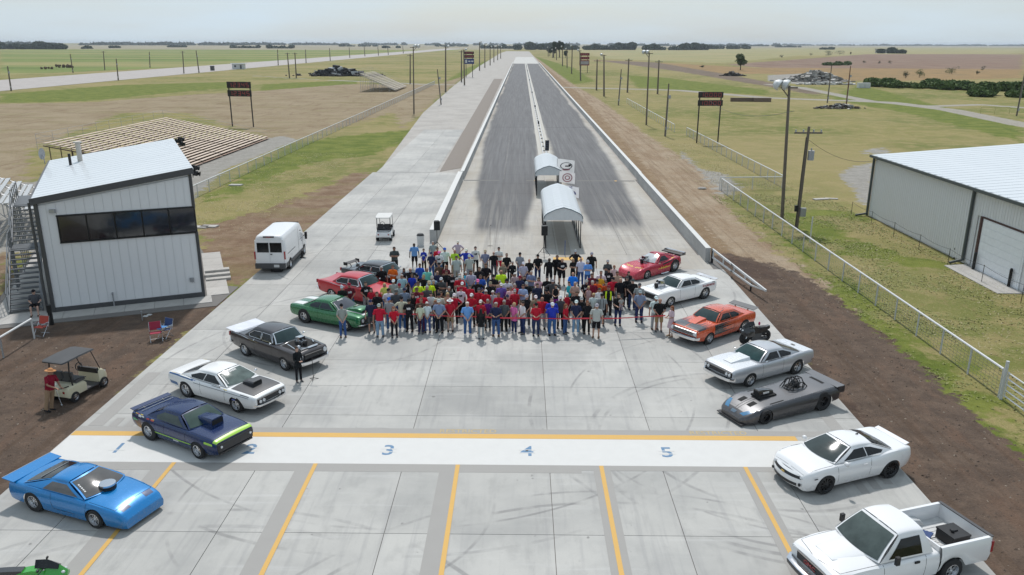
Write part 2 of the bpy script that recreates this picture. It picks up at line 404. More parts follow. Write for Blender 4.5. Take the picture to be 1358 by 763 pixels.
def concrete(name, base=(207,205,199), dark=(184,183,179), rings=None, rubber=False, rnd=.15):
    t = NT(name); oi = t.n('ShaderNodeObjectInfo')
    a = t.noise(.22, 5, .6); b = t.noise(1.4, 5, .65, stretch=(1, .55, 1)); c = t.noise(18, 3, .6)
    col = t.mix(t.ramp01(a, .35, .68), srgb(*base), srgb(*dark))
    col = t.mix(t.math('MULTIPLY', t.ramp01(b, .5, .72), .35), col, srgb(dark[0] - 18, dark[1] - 18, dark[2] - 18))
    st = t.noise(1.2, 5, .6, stretch=(3.2, .18, 1)); col = t.mix(t.math('MULTIPLY', t.ramp01(st, .50, .70), .35), col, srgb(166,165,164))
    st = t.noise(.9, 5, .6, stretch=(.2, 3.0, 1)); col = t.mix(t.math('MULTIPLY', t.ramp01(st, .54, .72), .28), col, srgb(224,223,220))
    sp = t.noise(3.1, 2, .4); col = t.mix(t.math('MULTIPLY', t.ramp01(sp, .74, .80), .6), col, srgb(120,118,116))
    if rings: col = marks(t, col, rings)
    rough = .82
    if rubber:
        X = t.xyz(); wob = t.math('MULTIPLY', t.math('SUBTRACT', t.noise(.09, 4, .6, stretch=(1, .35, 1)), .5), 2.4)
        tan = t.ramp01(t.noise(.3, 4, .6, stretch=(1.2, .12, 1)), .42, .66); col = t.mix(t.math('MULTIPLY', tan, .5), col, srgb(188,178,160))
        grow = t.math('SUBTRACT', 1.0, t.math('POWER', 2.718, t.math('MULTIPLY', t.math('SUBTRACT', X[1], 60.), -.028)))
        for xc, h0, h1, ya in ((-1.55, 1.95, 2.6, 60), (7.95, 2.0, 2.35, 62)):
            h = t.math('MULTIPLY_ADD', grow, h1, h0)
            e = t.math('ADD', t.math('SUBTRACT', h, t.math('ABSOLUTE', t.math('SUBTRACT', X[0], xc))), wob)
            f = t.math('MULTIPLY', t.ramp01(e, -.25, .55), t.ramp01(t.math('ADD', X[1], t.math('MULTIPLY', t.noise(1.2, 3, .6, stretch=(1.6, .25, 1)), 2.5)), ya + 1, ya + 6))
            f = t.math('MULTIPLY', f, t.ramp01(X[1], 614, 606))
            s1 = t.noise(2.2, 5, .65, stretch=(1.6, .03, 1)); s2 = t.noise(.5, 4, .6, stretch=(2.0, .05, 1))
            rc = t.mix(t.ramp01(s1, .30, .74), srgb(102,102,104), srgb(130,130,131))
            rc = t.mix(t.math('MULTIPLY', t.ramp01(X[1], 115, 66), .45), rc, srgb(90,90,92))
            rc = t.mix(t.math('MULTIPLY', t.ramp01(s2, .4, .66), .35), rc, srgb(90,90,92))
            col = t.mix(t.math('MULTIPLY', f, .95), col, rc)
        # thin haze of rubber carried back to the start line
        for xc in (-1.8, 9.0):
            e = t.math('SUBTRACT', 2.0, t.math('ABSOLUTE', t.math('SUBTRACT', X[0], xc)))
            s3 = t.noise(1.5, 4, .6, stretch=(2.2, .05, 1))
            f = t.math('MULTIPLY', t.math('MULTIPLY', t.ramp01(e, -.5, 1.), t.ramp01(s3, .42, .62)), t.math('MULTIPLY', t.ramp01(X[1], 50, 60), t.ramp01(X[1], 90, 64)))
            col = t.mix(t.math('MULTIPLY', f, .6), col, srgb(160,156,150))
    g = t.math('ADD', t.math('MULTIPLY_ADD', oi.outputs['Random'], rnd, 1 - rnd * .6), t.math('MULTIPLY_ADD', c, .12, -.06))
    x = t.n('ShaderNodeVectorMath', operation='SCALE'); t.l(col, x.inputs[0]); t.l(g, x.inputs['Scale'])
    t.set(x.outputs[0], rough, 0, 0, .3); t.bump(c, .15, .01)
    return t.m
m_pad = concrete('apron_concrete', rings=RINGS)
m_track = concrete('track_concrete', base=(204,200,192), dark=(190,184,174), rubber=True, rnd=.05)
m_old = concrete('old_runway_concrete', base=(196,190,182), dark=(180,174,166), rnd=.04)
m_walk = concrete('walk_concrete', base=(204,200,194), dark=(190,186,180), rnd=.08)
m_joint = mat('joint_filler', srgb(128,124,120), .95)

def slab_field(parent, xsl, ysl, z0, z1, m, gap=.022, skip=None):
    cache = {}
    for i in range(len(xsl) - 1):
        for j in range(len(ysl) - 1):
            w, h = xsl[i + 1] - xsl[i] - gap, ysl[j + 1] - ysl[j] - gap
            cx, cy = (xsl[i] + xsl[i + 1]) / 2, (ysl[j] + ysl[j + 1]) / 2
            if skip and skip(cx, cy): continue
            k = (round(w, 3), round(h, 3))
            if k not in cache: cache[k] = MB().box(0, 0, (z0 + z1) / 2, w, h, z1 - z0).mesh('slab', m)
            link_mesh('slab', cache[k], parent, (cx, cy, 0))
pad = MB().prism([(-17.3, 6), (13.6, 6), (13.6, 62), (12.9, 55.2), (12.9, 88.2), (-6.6, 88.2), (-17.1, 92.5), (-17.3, 88)], -.25, .035).build('concrete_apron', m_joint); tag(pad, kind='structure')
XS = [-17.3, -14.45, -9.32, -4.15, 1.08, 5.08, 9.3, 13.6]; YS = [6, 9.0, 13.0, 17.1, 21.18, 25.35, 29.3, 32.2, 35.15, 39.2, 43.3, 47.4, 51.5]
slab_field(pad, XS, YS, .0, .06, m_pad)
slab_field(pad, [-17.3, -14.45, -10.6, -6.62], [51.5, 56, 60.5, 65, 69.5, 74, 78.5, 83, 87.5, 92.6], 0, .06, m_pad)
slab_field(pad, [-6.62, -4.15, 1.08, 5.08, 9.3, 12.95], [51.5, 55.2], 0, .06, m_track)
slab_field(pad, [-6.4, -1.9, 2.6, 7.6, 12.65], [55.2 + 6 * i for i in range(16)], 0, .06, m_track)
trk = MB().box((-6.4 + 12.65) / 2, (145.3 + 614) / 2, .03, 19.05, 614 - 145.3, .06).build('drag_strip', m_track); tag(trk, kind='structure')
jm = MB()
for i in range(27):
    jm.box(3.1, 157 + i * 6, .062, 18.9, .06, .004)
for x in (-1.9, 2.6, 7.6): jm.box(x, (151.3 + 400) / 2, .062, .05, 248, .0045)
o = jm.build('joint', m_joint, trk); o['kind'] = 'stuff'
rw = MB().prism(G((500,231.5),(561,150),(600,115.5),(634,89),(664,70.5),(672,68))[:6] + [(14.0, 1540), (14.0, 700), (13.6, 614), (13.2, 88.3), (-6.6, 88.3)], -.2, .03).build('old_runway', m_old); tag(rw, kind='structure')
slab_field(rw, [-16.9, -13.2, -10.0], [92.8 + 6 * i for i in range(9)], .0, .05, m_pad)
# shutdown end: brighter new concrete beyond the rubbered part
o = MB().box(3.1, 760, .05, 19, 290, .05).build('shutdown_area', concrete('shutdown_concrete', (222,220,214), (206,204,198), rnd=.02)); tag(o, kind='structure')
gs = MB().prism(G((583,228.5),(611,223.5),(666.5,105),(655,105)), .0, .055).build('gravel_strip', mat('dark_gravel', srgb(150,140,130), .95, var=.2, scale=6, bump=.8, bscale=9)); tag(gs, kind='structure')
r2 = MB().box(-183, 1200, .04, 46, 2100, .08).build('second_runway', concrete('second_runway_concrete', (198,190,184), (186,178,172), rnd=.02)); tag(r2, kind='structure')
for _x, _y in ():
    pass
# painted markings --------------------------------------------------------
m_white = mat('white_road_paint', srgb(232,231,227), .7, var=.04, scale=2)
m_yel = mat('yellow_road_paint', srgb(232,184,96), .7, var=.05, scale=2)
m_grey = mat('grey_block_out_paint', srgb(176,173,168), .8, var=.05, scale=1.5)
m_num = mat('blue_stencil_paint', srgb(116,152,186), .8, var=.06)
m_ylt = mat('pale_yellow_lettering', srgb(206,184,140), .8)
mk = root('painted_marking', (0, 0, 0), kind='structure'); Z = .060
def sheet(name, x0, x1, y0, y1, lvl, m, parent=mk): return MB().box((x0 + x1) / 2, (y0 + y1) / 2, Z + .004 * lvl - .0015, x1 - x0, y1 - y0, .003).build(name, m, parent)
sheet('white_zone', -17.25, 12.6, 25.40, 27.38, 1, m_white)
sheet('grey_band', -17.25, 2.2, 24.86, 25.40, 1, m_grey); sheet('grey_band', 2.2, 13.2, 25.05, 25.40, 1, m_grey)
sheet('grey_band', -17.25, 13.2, 27.74, 28.16, 1, m_grey)
sheet('yellow_line', -17.25, 10.6, 27.38, 27.74, 2, m_yel)
for x in (-12.4, -7.3, -2.2, 2.93, 8.06, -17.1 + 29.9):
    if x < 9:
        sheet('lane_line', x - .075, x + .075, 10, 25.38, 3, m_yel)
        sheet('grey_band', x - .62, x + .02, 10, 24.86, 1.4, m_grey) if x < 2 else sheet('grey_band', x - .3, x + .3, 10, 25.05, 1.4, m_grey)
for i in range(5):
    x = -16.0 + i * .62; sheet('grey_patch', x - .16, x + .16, 28.16, 28.9 + .25 * (i % 2), 1.6, m_grey)
sheet('grey_band', -17.0, -16.4, 28.2, 33.5, 1.5, m_grey)
for i in range(6):
    x = 10.1 + i * .52; sheet('grey_patch', x - .15, x + .15, 23.7 + .3 * (i % 3), 25.05, 1.6, m_grey)
sheet('grey_band', 12.2, 12.7, 28.3, 36, 1.5, m_grey)
sheet('grey_band', 2.75, 3.65, 49.5, 88, .9, mat('worn_tan_strip', srgb(172,164,152), .85, var=.1, scale=1.5))
sheet('yellow_patch', 2.3, 4.4, 53.6, 54.4, 1.6, m_yel)
for i, (x, d) in enumerate(((-14.91, '1'), (-9.98, '2'), (-4.85, '3'), (.29, '4'), (5.45, '5'))):
    o = text(d, 1.05, mk, (x, 26.38, Z + .0065), (0, 0, 0), m_num, 'stencil_number', .001, sx=.95)
    for yy in ((26.25,) if d == '1' else (26.5, 26.28)): MB().box(x, yy, Z + .0085, .6, .045, .002).build('stencil_bridge', m_white, mk)
text('RESTRICTED', .42, mk, (-2.0, 27.95, Z + .0065), (0, 0, 0), m_ylt, 'lettering', .001, sx=.95)
text('RESTRICTED', .42, mk, (7.7, 27.95, Z + .0065), (0, 0, 0), m_ylt, 'lettering', .001, sx=.95)
m_dk = mat('dark_sealed_groove', srgb(128,126,122), .9)
for a, b in ((-6.3, -2.4), (.6, 2.6), (6.2, 12.5)): sheet('trench_cover', a, b, 86.9, 87.5, 1, m_dk)
for x in (1.6, 10.4): sheet('yellow_patch', x - .12, x + .12, 86.95, 87.45, 2, m_yel)

# walks round the tower ---------------------------------------------------
wk = MB().prism([(-28.6, 38.8), (-17.45, 43.25), (-17.45, 47.0), (-18.3, 47.2), (-23.2, 56.0), (-25.5, 60), (-37, 60), (-31, 45)], -.1, .03).build('pavement', m_joint); tag(wk, kind='structure')
ca, sa = math.cos(rad(22.8)), math.sin(rad(22.8))
def tw(u, v): return (-26.09 + u * ca - v * sa, 41.93 + u * sa + v * ca)     # tower frame: u along the front wall, v into depth
for i in range(7):
    a0, a1 = -2.55 + i * 1.55, -2.55 + (i + 1) * 1.55 - .02
    MB().prism([tw(a0, -1.35 ), tw(a1, -1.35), tw(a1, .0), tw(a0, .0)], 0, .06).build('slab', m_walk, wk)
for i in range(9):
    MB().prism([tw(-3.0, i * 1.8), tw(-.1, i * 1.8), tw(-.1, i * 1.8 + 1.78), tw(-3.0, i * 1.8 + 1.78)], 0, .062).build('slab', m_walk, wk)
for i in range(6):
    MB().prism([tw(8.05, i * 1.8), tw(9.3, i * 1.8), tw(9.3, i * 1.8 + 1.78), tw(8.05, i * 1.8 + 1.78)], 0, .064).build('slab', m_walk, wk)
for i in range(3): MB().prism([tw(8.1, 3.2 + i * .55), tw(9.6, 3.2 + i * .55), tw(9.6, 3.7 + i * .55), tw(8.1, 3.7 + i * .55)], 0, .16 + i * .14).build('step', m_walk, wk)

# ================================================================= BARRIER WALLS
m_wall = concrete('barrier_concrete', (206,206,204), (188,188,186), rnd=.06)
m_walltop = mat('barrier_white_top', srgb(228,228,224), .6)
def barrier(name, x, y0, y1, h, side, label, step, thick=.38):
    r = root(name, (x, y0, 0), 0, label, 'barrier wall'); y = 0; cache = {}
    while y < y1 - y0 - .1:
        l = min(step if y < 120 else step * 6, y1 - y0 - y); k = round(l, 2)
        if k not in cache:
            cache[k] = (MB().box(0, l / 2, h / 2 - .01, thick, l - .02, h - .02).mesh('barrier_segment', m_wall), MB().box(0, l / 2, h - .01, thick + .02, l - .02, .03).mesh('barrier_cap', m_walltop))
        s_ = link_mesh('barrier_segment', cache[k][0], r, (0, y, 0)); link_mesh('barrier_cap', cache[k][1], s_)
        y += l
    return r
barrier('barrier_wall', -6.62, 58.6, 87.2, 1.05, -1, 'grey concrete barrier beside the return lane, ending at the left loudspeaker', 5.7, .5)
barrier('barrier_wall', -6.5, 88.0, 612, .95, -1, 'long white concrete barrier on the left of the drag strip beside the gravel strip', 6)
barrier('barrier_wall', 12.95, 53.4, 87.0, 1.05, 1, 'grey concrete barrier on the right of the start, ending at the white gate arm', 5.6, .35)
barrier('barrier_wall', 13.1, 87.7, 612, .95, 1, 'long white concrete barrier on the right of the drag strip beside the dirt track', 6)
m_galv = mat('galvanised_steel', srgb(190,192,196), .45, .6, var=.06)
m_wpaint = mat('white_painted_steel', srgb(230,231,230), .5)
m_black = mat('black_plastic', srgb(30,30,32), .5)
m_blacks = mat('black_steel', srgb(42,42,44), .45, .3)
# median guard
r = root('median_guardrail', (3.2, 92, 0), 0, 'low double white guardrail down the middle of the drag strip', 'guardrail')
MB().box(0, 258, .06, 1.7, 510, .05).build('median_strip', mat('median_light_concrete', srgb(208,204,194), .8), r)
for s_ in (-.22, .22):
    MB().box(s_, 258, .26, .1, 510, .16).build('rail', m_wpaint, r)
mbp = MB()
for i in range(100): mbp.box(0, 5 + i * 5, .16, .3, .1, .18)
o = mbp.build('post', m_galv, r); o['kind'] = 'stuff'
for yy, lb in ((150, 'nearest'), (190, 'second nearest'), (245, 'middle'), (330, 'second farthest'), (440, 'farthest')):
    b = MB().box(0, 0, .45, .3, .35, .5).box(0, -.2, .5, .2, .05, .12).build('timing_block', m_black, None, loc=(3.2, yy, 0)); tag(b, lb + ' of the five small black timing boxes on the median guardrail', 'timing box', 'timing boxes along the median')

# ---------------------------------------------------------------- air
hz = MB().box(0, 6800, 14, 22000, 15400, 30).build('haze', None); tag(hz, kind='stuff'); hz.location = (0, 0, 0)
hm = bpy.data.materials.new('pale_air'); hm.use_nodes = True; ht = hm.node_tree; ht.nodes.clear()
ho = ht.nodes.new('ShaderNodeOutputMaterial'); hv = ht.nodes.new('ShaderNodeVolumePrincipled'); hv.inputs['Density'].default_value = 7.5e-5; hv.inputs['Color'].default_value = (.80, .88, .97, 1); hv.inputs['Anisotropy'].default_value = .2
ht.links.new(hv.outputs[0], ho.inputs['Volume']); hz.data.materials.clear(); hz.data.materials.append(hm)

# ================================================================= TIMING TOWER
UD = Vector((math.cos(rad(22.8)), math.sin(rad(22.8)), 0)); VD = Vector((-math.sin(rad(26.5)), math.cos(rad(26.5)), 0)); T0 = Vector((-26.09, 41.93, 0))
def tp(u, v, z=0.0): return tuple(T0 + UD * u + VD * v + Vector((0, 0, z)))
m_panel = mat('light_grey_wall_panel', srgb(247,247,248,.74), .5, var=.015, scale=.6, coat=.1)
m_trim = mat('dark_grey_trim', srgb(84,84,86), .5)
m_roofw = mat('white_metal_roof', srgb(238,243,246), .38, var=.015, scale=.5, coat=.2)
m_glass = mat('dark_tinted_glass', (.012, .013, .016), .06, var=0, coat=.5, spec=.7)
W_, D_ = 7.9, 16.0; ZL, ZR = 6.35, 7.52
ztop = lambda u: ZL + (ZR - ZL) * u / W_
def quadbox(pts, thick, nrm):
    """a slab with outline pts (3D, planar) and a thickness along nrm"""
    n = len(pts); nv = Vector(nrm).normalized() * thick
    vs = [Vector(p) for p in pts] + [Vector(p) - nv for p in pts]
    return vs, [tuple(range(n)), tuple(range(n, 2 * n))[::-1]] + [(i, i + n, (i + 1) % n + n, (i + 1) % n) for i in range(n)]
tower = root('timing_tower', tp(0, 0), 0, 'two-storey light grey metal timing tower with a dark ribbon window and sloping white roof', 'building')
tower.location = (0, 0, 0)
FN = Vector((math.sin(rad(22.8)), -math.cos(rad(22.8)), 0))   # outward normal of the front
core = MB(); core.add([tp(.06, .06, 0), tp(W_ - .06, .06, 0), tp(W_ - .06, D_ - .06, 0), tp(.06, D_ - .06, 0), tp(.06, .06, ZL - .1), tp(W_ - .06, .06, ZR - .1), tp(W_ - .06, D_ - .06, ZR - .1), tp(.06, D_ - .06, ZL - .1)],
     [(3, 2, 1, 0), (4, 5, 6, 7), (0, 1, 5, 4), (1, 2, 6, 5), (2, 3, 7, 6), (3, 0, 4, 7)])
core.build('wall', m_panel, tower)
WU0, WZ0, WZ1 = .92, 4.0, 5.42
npan = 17; pw = W_ / npan
def wpanel(u0, u1, za0, za1, zb0, zb1):
    g_ = .004
    for (a, b) in ((u0 + g_, u1 - g_),):
        vs, fs = quadbox([tp(a, -.03, za0), tp(b, -.03, za1), tp(b, -.03, zb1), tp(a, -.03, zb0)], .05, FN)
        m_ = MB().add(vs, fs)
        c_ = a + .02; vs, fs = quadbox([tp(c_, -.036, za0), tp(c_ + .03, -.036, za0), tp(c_ + .03, -.036, zb0), tp(c_, -.036, zb0)], .012, FN)
        m_.add(vs, fs); m_.build('wall_panel', m_panel, tower)
for i in range(npan):
    u0, u1 = i * pw, (i + 1) * pw
    if u1 < WU0 + .1: wpanel(u0, u1, .3, .3, ztop(u0) - .3, ztop(u1) - .3)
    else:
        wpanel(u0, u1, .3, .3, WZ0 - .08, WZ0 - .08); wpanel(u0, u1, WZ1 + .08, WZ1 + .08, ztop(u0) - .3, ztop(u1) - .3)
for i in range(34):   # right side wall panels
    v0 = i * D_ / 34
    vs, fs = quadbox([tp(W_ + .02, v0 + .01, .3), tp(W_ + .02, v0 + D_ / 34 - .01, .3), tp(W_ + .02, v0 + D_ / 34 - .01, ZR - .3), tp(W_ + .02, v0 + .01, ZR - .3)], .05, UD)
    MB().add(vs, fs).build('wall_panel', m_panel, tower)
tb = MB()
tb.beam(tp(-.05, -.06, .15), tp(W_ + .05, -.06, .17), .08, .32).beam(tp(.0, -.07, .0), tp(0, -.07, ZL - .1), .2, .08).beam(tp(W_ - .03, -.07, 0), tp(W_ - .03, -.07, WZ0), .16, .08).beam(tp(W_ - .03, -.07, WZ1), tp(W_ - .03, -.07, ZR - .1), .16, .08)
tb.build('corner_trim', m_trim, tower)
fa = MB(); fa.beam(tp(-.22, -.16, ZL - .03), tp(W_ + .16, -.16, ZR + .03), .1, .34)
fa.beam(tp(-.22, -.1, ZL - .02), tp(-.22, D_ + .1, ZL - .02), .1, .28).beam(tp(W_ + .16, -.1, ZR + .0), tp(W_ + .16, D_ + .1, ZR + .0), .08, .22)
fa.build('fascia', m_trim, tower)
MB().beam(tp(-.3, -.0, 0), tp(-.3, 0, ZL - .1), .1, .1).build('downspout', m_trim, tower)
win = MB()
vs, fs = quadbox([tp(WU0 - .05, -.02, WZ0 - .07), tp(W_ + .03, -.02, WZ0 - .07), tp(W_ + .03, -.02, WZ1 + .07), tp(WU0 - .05, -.02, WZ1 + .07)], .06, FN); win.add(vs, fs)
for zz in (WZ0 - .04, WZ1 + .04): win.beam(tp(WU0 - .05, -.07, zz), tp(W_ + .04, -.07, zz), .08, .07)
for k in range(6):
    u = WU0 + (W_ - WU0) * k / 5; win.beam(tp(u, -.07, WZ0), tp(u, -.07, WZ1), .05, .06)
wf = win.build('window', m_blacks, tower)
for k in range(5):
    a = WU0 + (W_ - WU0) * k / 5 + .04; b = WU0 + (W_ - WU0) * (k + 1) / 5 - .04
    vs, fs = quadbox([tp(a, -.05, WZ0 + .02), tp(b, -.05, WZ0 + .02), tp(b, -.05, WZ1 - .02), tp(a, -.05, WZ1 - .02)], .02, FN); MB().add(vs, fs).build('pane', m_glass, wf)
nr = 18
for i in range(nr):
    a, b = -.2 + i * (D_ + .4) / nr, -.2 + (i + 1) * (D_ + .4) / nr - .012
    vs, fs = quadbox([tp(-.24, a, ZL + .10), tp(W_ + .18, a, ZR + .16), tp(W_ + .18, b, ZR + .16), tp(-.24, b, ZL + .10)], .06, (0, 0, 1))
    m_ = MB().add(vs, fs); m_.beam(tp(-.24, a + .03, ZL + .10), tp(W_ + .18, a + .03, ZR + .16), .04, .014)
    m_.build('roof_panel', m_roofw, tower)
p = tp(1.9, 12.6, 0); z0 = ztop(1.9)
MB().tube([(p[0], p[1], z0), (p[0], p[1], z0 + 1.35)], .16, 10).tube([(p[0], p[1], z0 + 1.35), (p[0], p[1], z0 + 1.45)], .26, 10).build('roof_vent', mat('cream_pipe', srgb(214,208,198), .6), tower, smooth=40)
p = tp(1.35, 11.4, 0); MB().tube([(p[0], p[1], z0), (p[0], p[1], z0 + .8)], .09, 8).build('roof_vent', m_blacks, tower, smooth=40, label='short black vent pipe')
MB().box(0, 0, 0, .3, .12, .2).build('wall_light', m_galv, tower, loc=tp(.75, -.12, 5.75))
MB().box(0, 0, 0, .2, .1, .25).build('wall_socket', m_galv, tower, loc=tp(7.3, -.12, 1.15))
MB().tube([tp(3.05, -.12, 0), tp(3.05, -.12, .85)], .04, 6).tube([tp(3.05, -.12, .85), tp(3.05, -.3, .8)], .05, 6).build('hose_bib', m_galv, tower)
def hornstack(u, v, z, label):
    r = root('loudspeaker_array', tp(u, v, z), rad(24), label, 'loudspeaker'); r.scale = (.7, .7, .7)
    b = MB(); b.beam((-.5, 0, 0), (.25, 0, 0), .06, .06).beam((0, 0, -.5), (0, 0, .5), .07, .07); b.build('bracket', m_blacks, r)
    for k, (x, zz, rz) in enumerate(((.2, .35, .4), (.25, -.15, -.2), (-.1, .15, 1.0))):
        c = MB(); c.box(0, 0, 0, .34, .4, .38).tube([(.15, 0, 0), (.38, 0, 0)], [.08, .22], 10); c.build('horn', m_black, r, loc=(x, 0, zz)).rotation_euler = (0, .2, rz)
hornstack(W_ + .45, D_ - 1.0, 7.5, 'black loudspeaker cluster at the far corner of the tower roof')
hornstack(W_ + .35, 3.2, 7.0, 'black loudspeaker cluster near the front corner of the tower roof')
r = root('satellite_dish', tp(-.4, D_ - 1.2, 6.4), 0, 'small grey satellite dish at the back left corner of the tower roof', 'dish')
MB().tube([(0, 0, 0), (0, 0, .5), (-.15, 0, .7)], .03, 6).build('arm', m_galv, r)
MB().rings([[(-.2 - .1 * (q / .4) ** 2 * -1, q * math.cos(2 * PI * j / 12), .7 + q * math.sin(2 * PI * j / 12)) for j in range(12)] for q in (.03, .2, .4)]).build('reflector', m_galv, r, smooth=60)

# stairs at the tower's left side
st = root('metal_staircase', (0, 0, 0), 0, 'grey galvanised steel staircase climbing the left side of the tower', 'staircase')
m_stair = mat('dull_galvanised_stair', srgb(150,153,157), .55, .4)
m_tread = mat('grey_steel_tread', srgb(104,108,112), .5, .3, var=.1)
U0s, U1s = -2.15, -.62
def flight(v0, z0, n, dv=.36, dz=.2):
    for i in range(n):
        v, z = v0 + i * dv, z0 + (i + 1) * dz
        vs, fs = quadbox([tp(U0s, v, z), tp(U1s, v, z), tp(U1s, v + .33, z), tp(U0s, v + .33, z)], .05, (0, 0, 1)); MB().add(vs, fs).build('tread', m_tread, st)
    b = MB()
    for u in (U0s - .04, U1s + .04):
        b.beam(tp(u, v0 - .1, z0 + .05), tp(u, v0 + n * dv, z0 + n * dz + .02), .05, .26)
    b.build('stringer', m_stair, st)
    rl = MB()
    for u in (U0s - .06, U1s + .06):
        for hh in (.95, .5): rl.tube([tp(u, v0, z0 + .2 + hh), tp(u, v0 + n * dv, z0 + n * dz + hh)], .03, 6)
        for k in range(0, n + 1, 3): rl.tube([tp(u, v0 + k * dv, z0 + k * dz), tp(u, v0 + k * dv, z0 + k * dz + 1.0)], .028, 6)
    rl.build('railing', m_stair, st)
flight(.5, .06, 13)
vs, fs = quadbox([tp(U0s, 5.18, 2.68), tp(U1s, 5.18, 2.68), tp(U1s, 6.6, 2.68), tp(U0s, 6.6, 2.68)], .08, (0, 0, 1)); MB().add(vs, fs).build('landing', m_tread, st)
flight(6.6, 2.68, 9)
vs, fs = quadbox([tp(U0s, 9.84, 4.5), tp(U1s, 9.84, 4.5), tp(U1s, 13.5, 4.5), tp(U0s, 13.5, 4.5)], .08, (0, 0, 1)); MB().add(vs, fs).build('landing', m_tread, st)
rl = MB()
for u in (U0s - .06, ):
    for a, b, z in ((5.2, 6.6, 2.68), (9.84, 13.5, 4.5)):
        for hh in (.5, .95): rl.tube([tp(u, a, z + hh), tp(u, b, z + hh)], .03, 6)
        for k in range(5): rl.tube([tp(u, a + (b - a) * k / 4, 0), tp(u, a + (b - a) * k / 4, z + 1)], .035, 6)
rl.build('railing', m_stair, st)
# dark post by the stairs
q = gp(69, 431); tag(MB().box(0, 0, .55, .16, .16, 1.1).box(0, 0, 1.11, .18, .18, .03).build('bollard', m_blacks, None, loc=(q[0], q[1], 0)), 'short black post at the foot of the tower beside the red folding chair', 'post')
q = gp(189, 425); tag(MB().tube([(0, 0, 0), (0, 0, .5)], .03, 6).ball((0, 0, .5), .05).build('pipe_stub', m_galv, None, loc=(q[0], q[1], 0)), 'thin grey pipe standing in the dark soil in front of the tower', 'pipe')
for k, (px, py) in enumerate(((193, 420), (198, 418))):
    q = gp(px, py); tag(MB().prism([(-.12, -.07), (.1, -.09), (.14, .06), (-.08, .1)], .0, .04).build('litter_scrap', m_wpaint, None, loc=(q[0], q[1], 0)), '%s of two white litter scraps on the dark soil before the tower' % ('left one', 'right one')[k], 'litter', 'litter scraps before the tower')

# ================================================================= ALUMINIUM SMALL BLEACHER + BIG BLEACHERS
m_alu = mat('aluminium_plank', srgb(204,206,206), .45, .4)
m_plank = mat('cream_bench_plank', srgb(236,214,194), .8, var=.08, scale=1.2)
m_plankd = mat('tan_foot_plank', srgb(176,148,130), .85, var=.12, scale=1.2)
m_frame = mat('rusty_frame_steel', srgb(110,92,80), .8, var=.15)
r = root('raised_bleacher', (0, 0, 0), 0, 'small silver aluminium bleacher on scaffold legs behind the tower staircase', 'bleacher')
for k in range(5):
    u, z = -2.2 - k * .8, 2.3 + k * .32
    MB().beam(tp(u, 20, z), tp(u, 31, z), .32, .06).build('seat_plank', m_alu, r); MB().beam(tp(u + .4, 20, z - .3), tp(u + .4, 31, z - .3), .28, .05).build('foot_plank', m_alu, r)
b = MB()
for v in (20.2, 23.8, 27.4, 30.8):
    for k in (0, 2, 4): b.tube([tp(-2.2 - k * .8, v, 0), tp(-2.2 - k * .8, v, 2.3 + k * .32)], .045, 6)
    b.tube([tp(-1.9, v, 2.0), tp(-5.6, v, 3.5)], .04, 6); b.tube([tp(-2.2, v, 0), tp(-5.4, v, 3.3)], .03, 5); b.tube([tp(-5.4, v, 0), tp(-2.2, v, 2.2)], .03, 5)
b.build('scaffold_leg', m_galv, r)
b = MB()
for v in np.linspace(20, 31, 8): b.tube([tp(-6, v, 3.2), tp(-6, v, 5.2)], .04, 6)
for z in (3.7, 4.4, 5.2): b.tube([tp(-6, 20, z), tp(-6, 31, z)], .03, 6)
for v in np.arange(20.1, 31, .25): b.tube([tp(-6, v, 3.5), tp(-6, v, 5.2)], .008, 3, cap=False)
b.build('back_guard', m_galv, r)

def bleacher(name, x0, y0, y1, rows, dx, dz, z0, secs, label, pm, fm, gap=.35, back=True, gaps=0.0):
    r = root(name, (x0, y0, 0), 0, label, 'bleachers'); L_ = (y1 - y0)
    sl = L_ / secs; me1 = MB().box(0, sl / 2, 0, .42 if rows > 20 else .36, sl - gap, .07).mesh('seat_plank', pm); me2 = MB().box(0, sl / 2, 0, .34, sl - gap, .05).mesh('foot_plank', fm)
    rnd = random.Random(4)
    for k in range(rows):
        for s_ in range(secs):
            o = link_mesh('seat_plank', me1, r, (-k * dx, s_ * sl + gap / 2, z0 + k * dz + rnd.uniform(-.015, .015)))
            o = link_mesh('foot_plank', me2, r, (-k * dx + .36, s_ * sl + gap / 2, z0 - .22 + k * dz))
    b = MB(); nst = secs * 3
    for i in range(nst + 1):
        y = .1 + i * (L_ - .2) / nst
        b.beam((.3, y, z0 - .25), (-(rows - 1) * dx, y, z0 + (rows - 1) * dz - .25), .08, .12)
        for k in range(2, rows, 4): b.beam((-k * dx, y, 0), (-k * dx, y, z0 + k * dz - .2), .08, .08)
    o = b.build('support_frame', m_frame if fm is m_plankd else m_galv, r); o['kind'] = 'stuff'
    if back:
        b = MB(); xb, zb = -rows * dx, z0 + rows * dz
        for i in range(secs * 2 + 1):
            y = i * L_ / (secs * 2); b.tube([(xb, y, zb - .9), (xb, y, zb + 1.0)], .022, 4)
        for h in (0, .5, 1.0): b.tube([(xb, 0, zb + h), (xb, L_, zb + h)], .014, 4)
        for y in (0, L_):
            for h in (.5, 1.0): b.tube([(xb, y, zb + h), (.2, y, z0 + h)], .014, 4)
        b.build('guard_rail', m_galv, r)
    return r
bleacher('wooden_bleachers', -40.0, 92, 126, 24, .66, .125, .4, 5, 'wide wooden bleachers of many cream planks behind the timing tower', m_plank, m_plankd)
b2 = bleacher('steel_bleachers', -39.4, 253, 279, 15, .74, .33, .7, 3, 'tall white framed bleachers standing in the dirt lot beyond the first light pole', mat('pale_bench_plank', srgb(232,224,206), .8), mat('grey_foot_plank', srgb(190,176,158), .8))

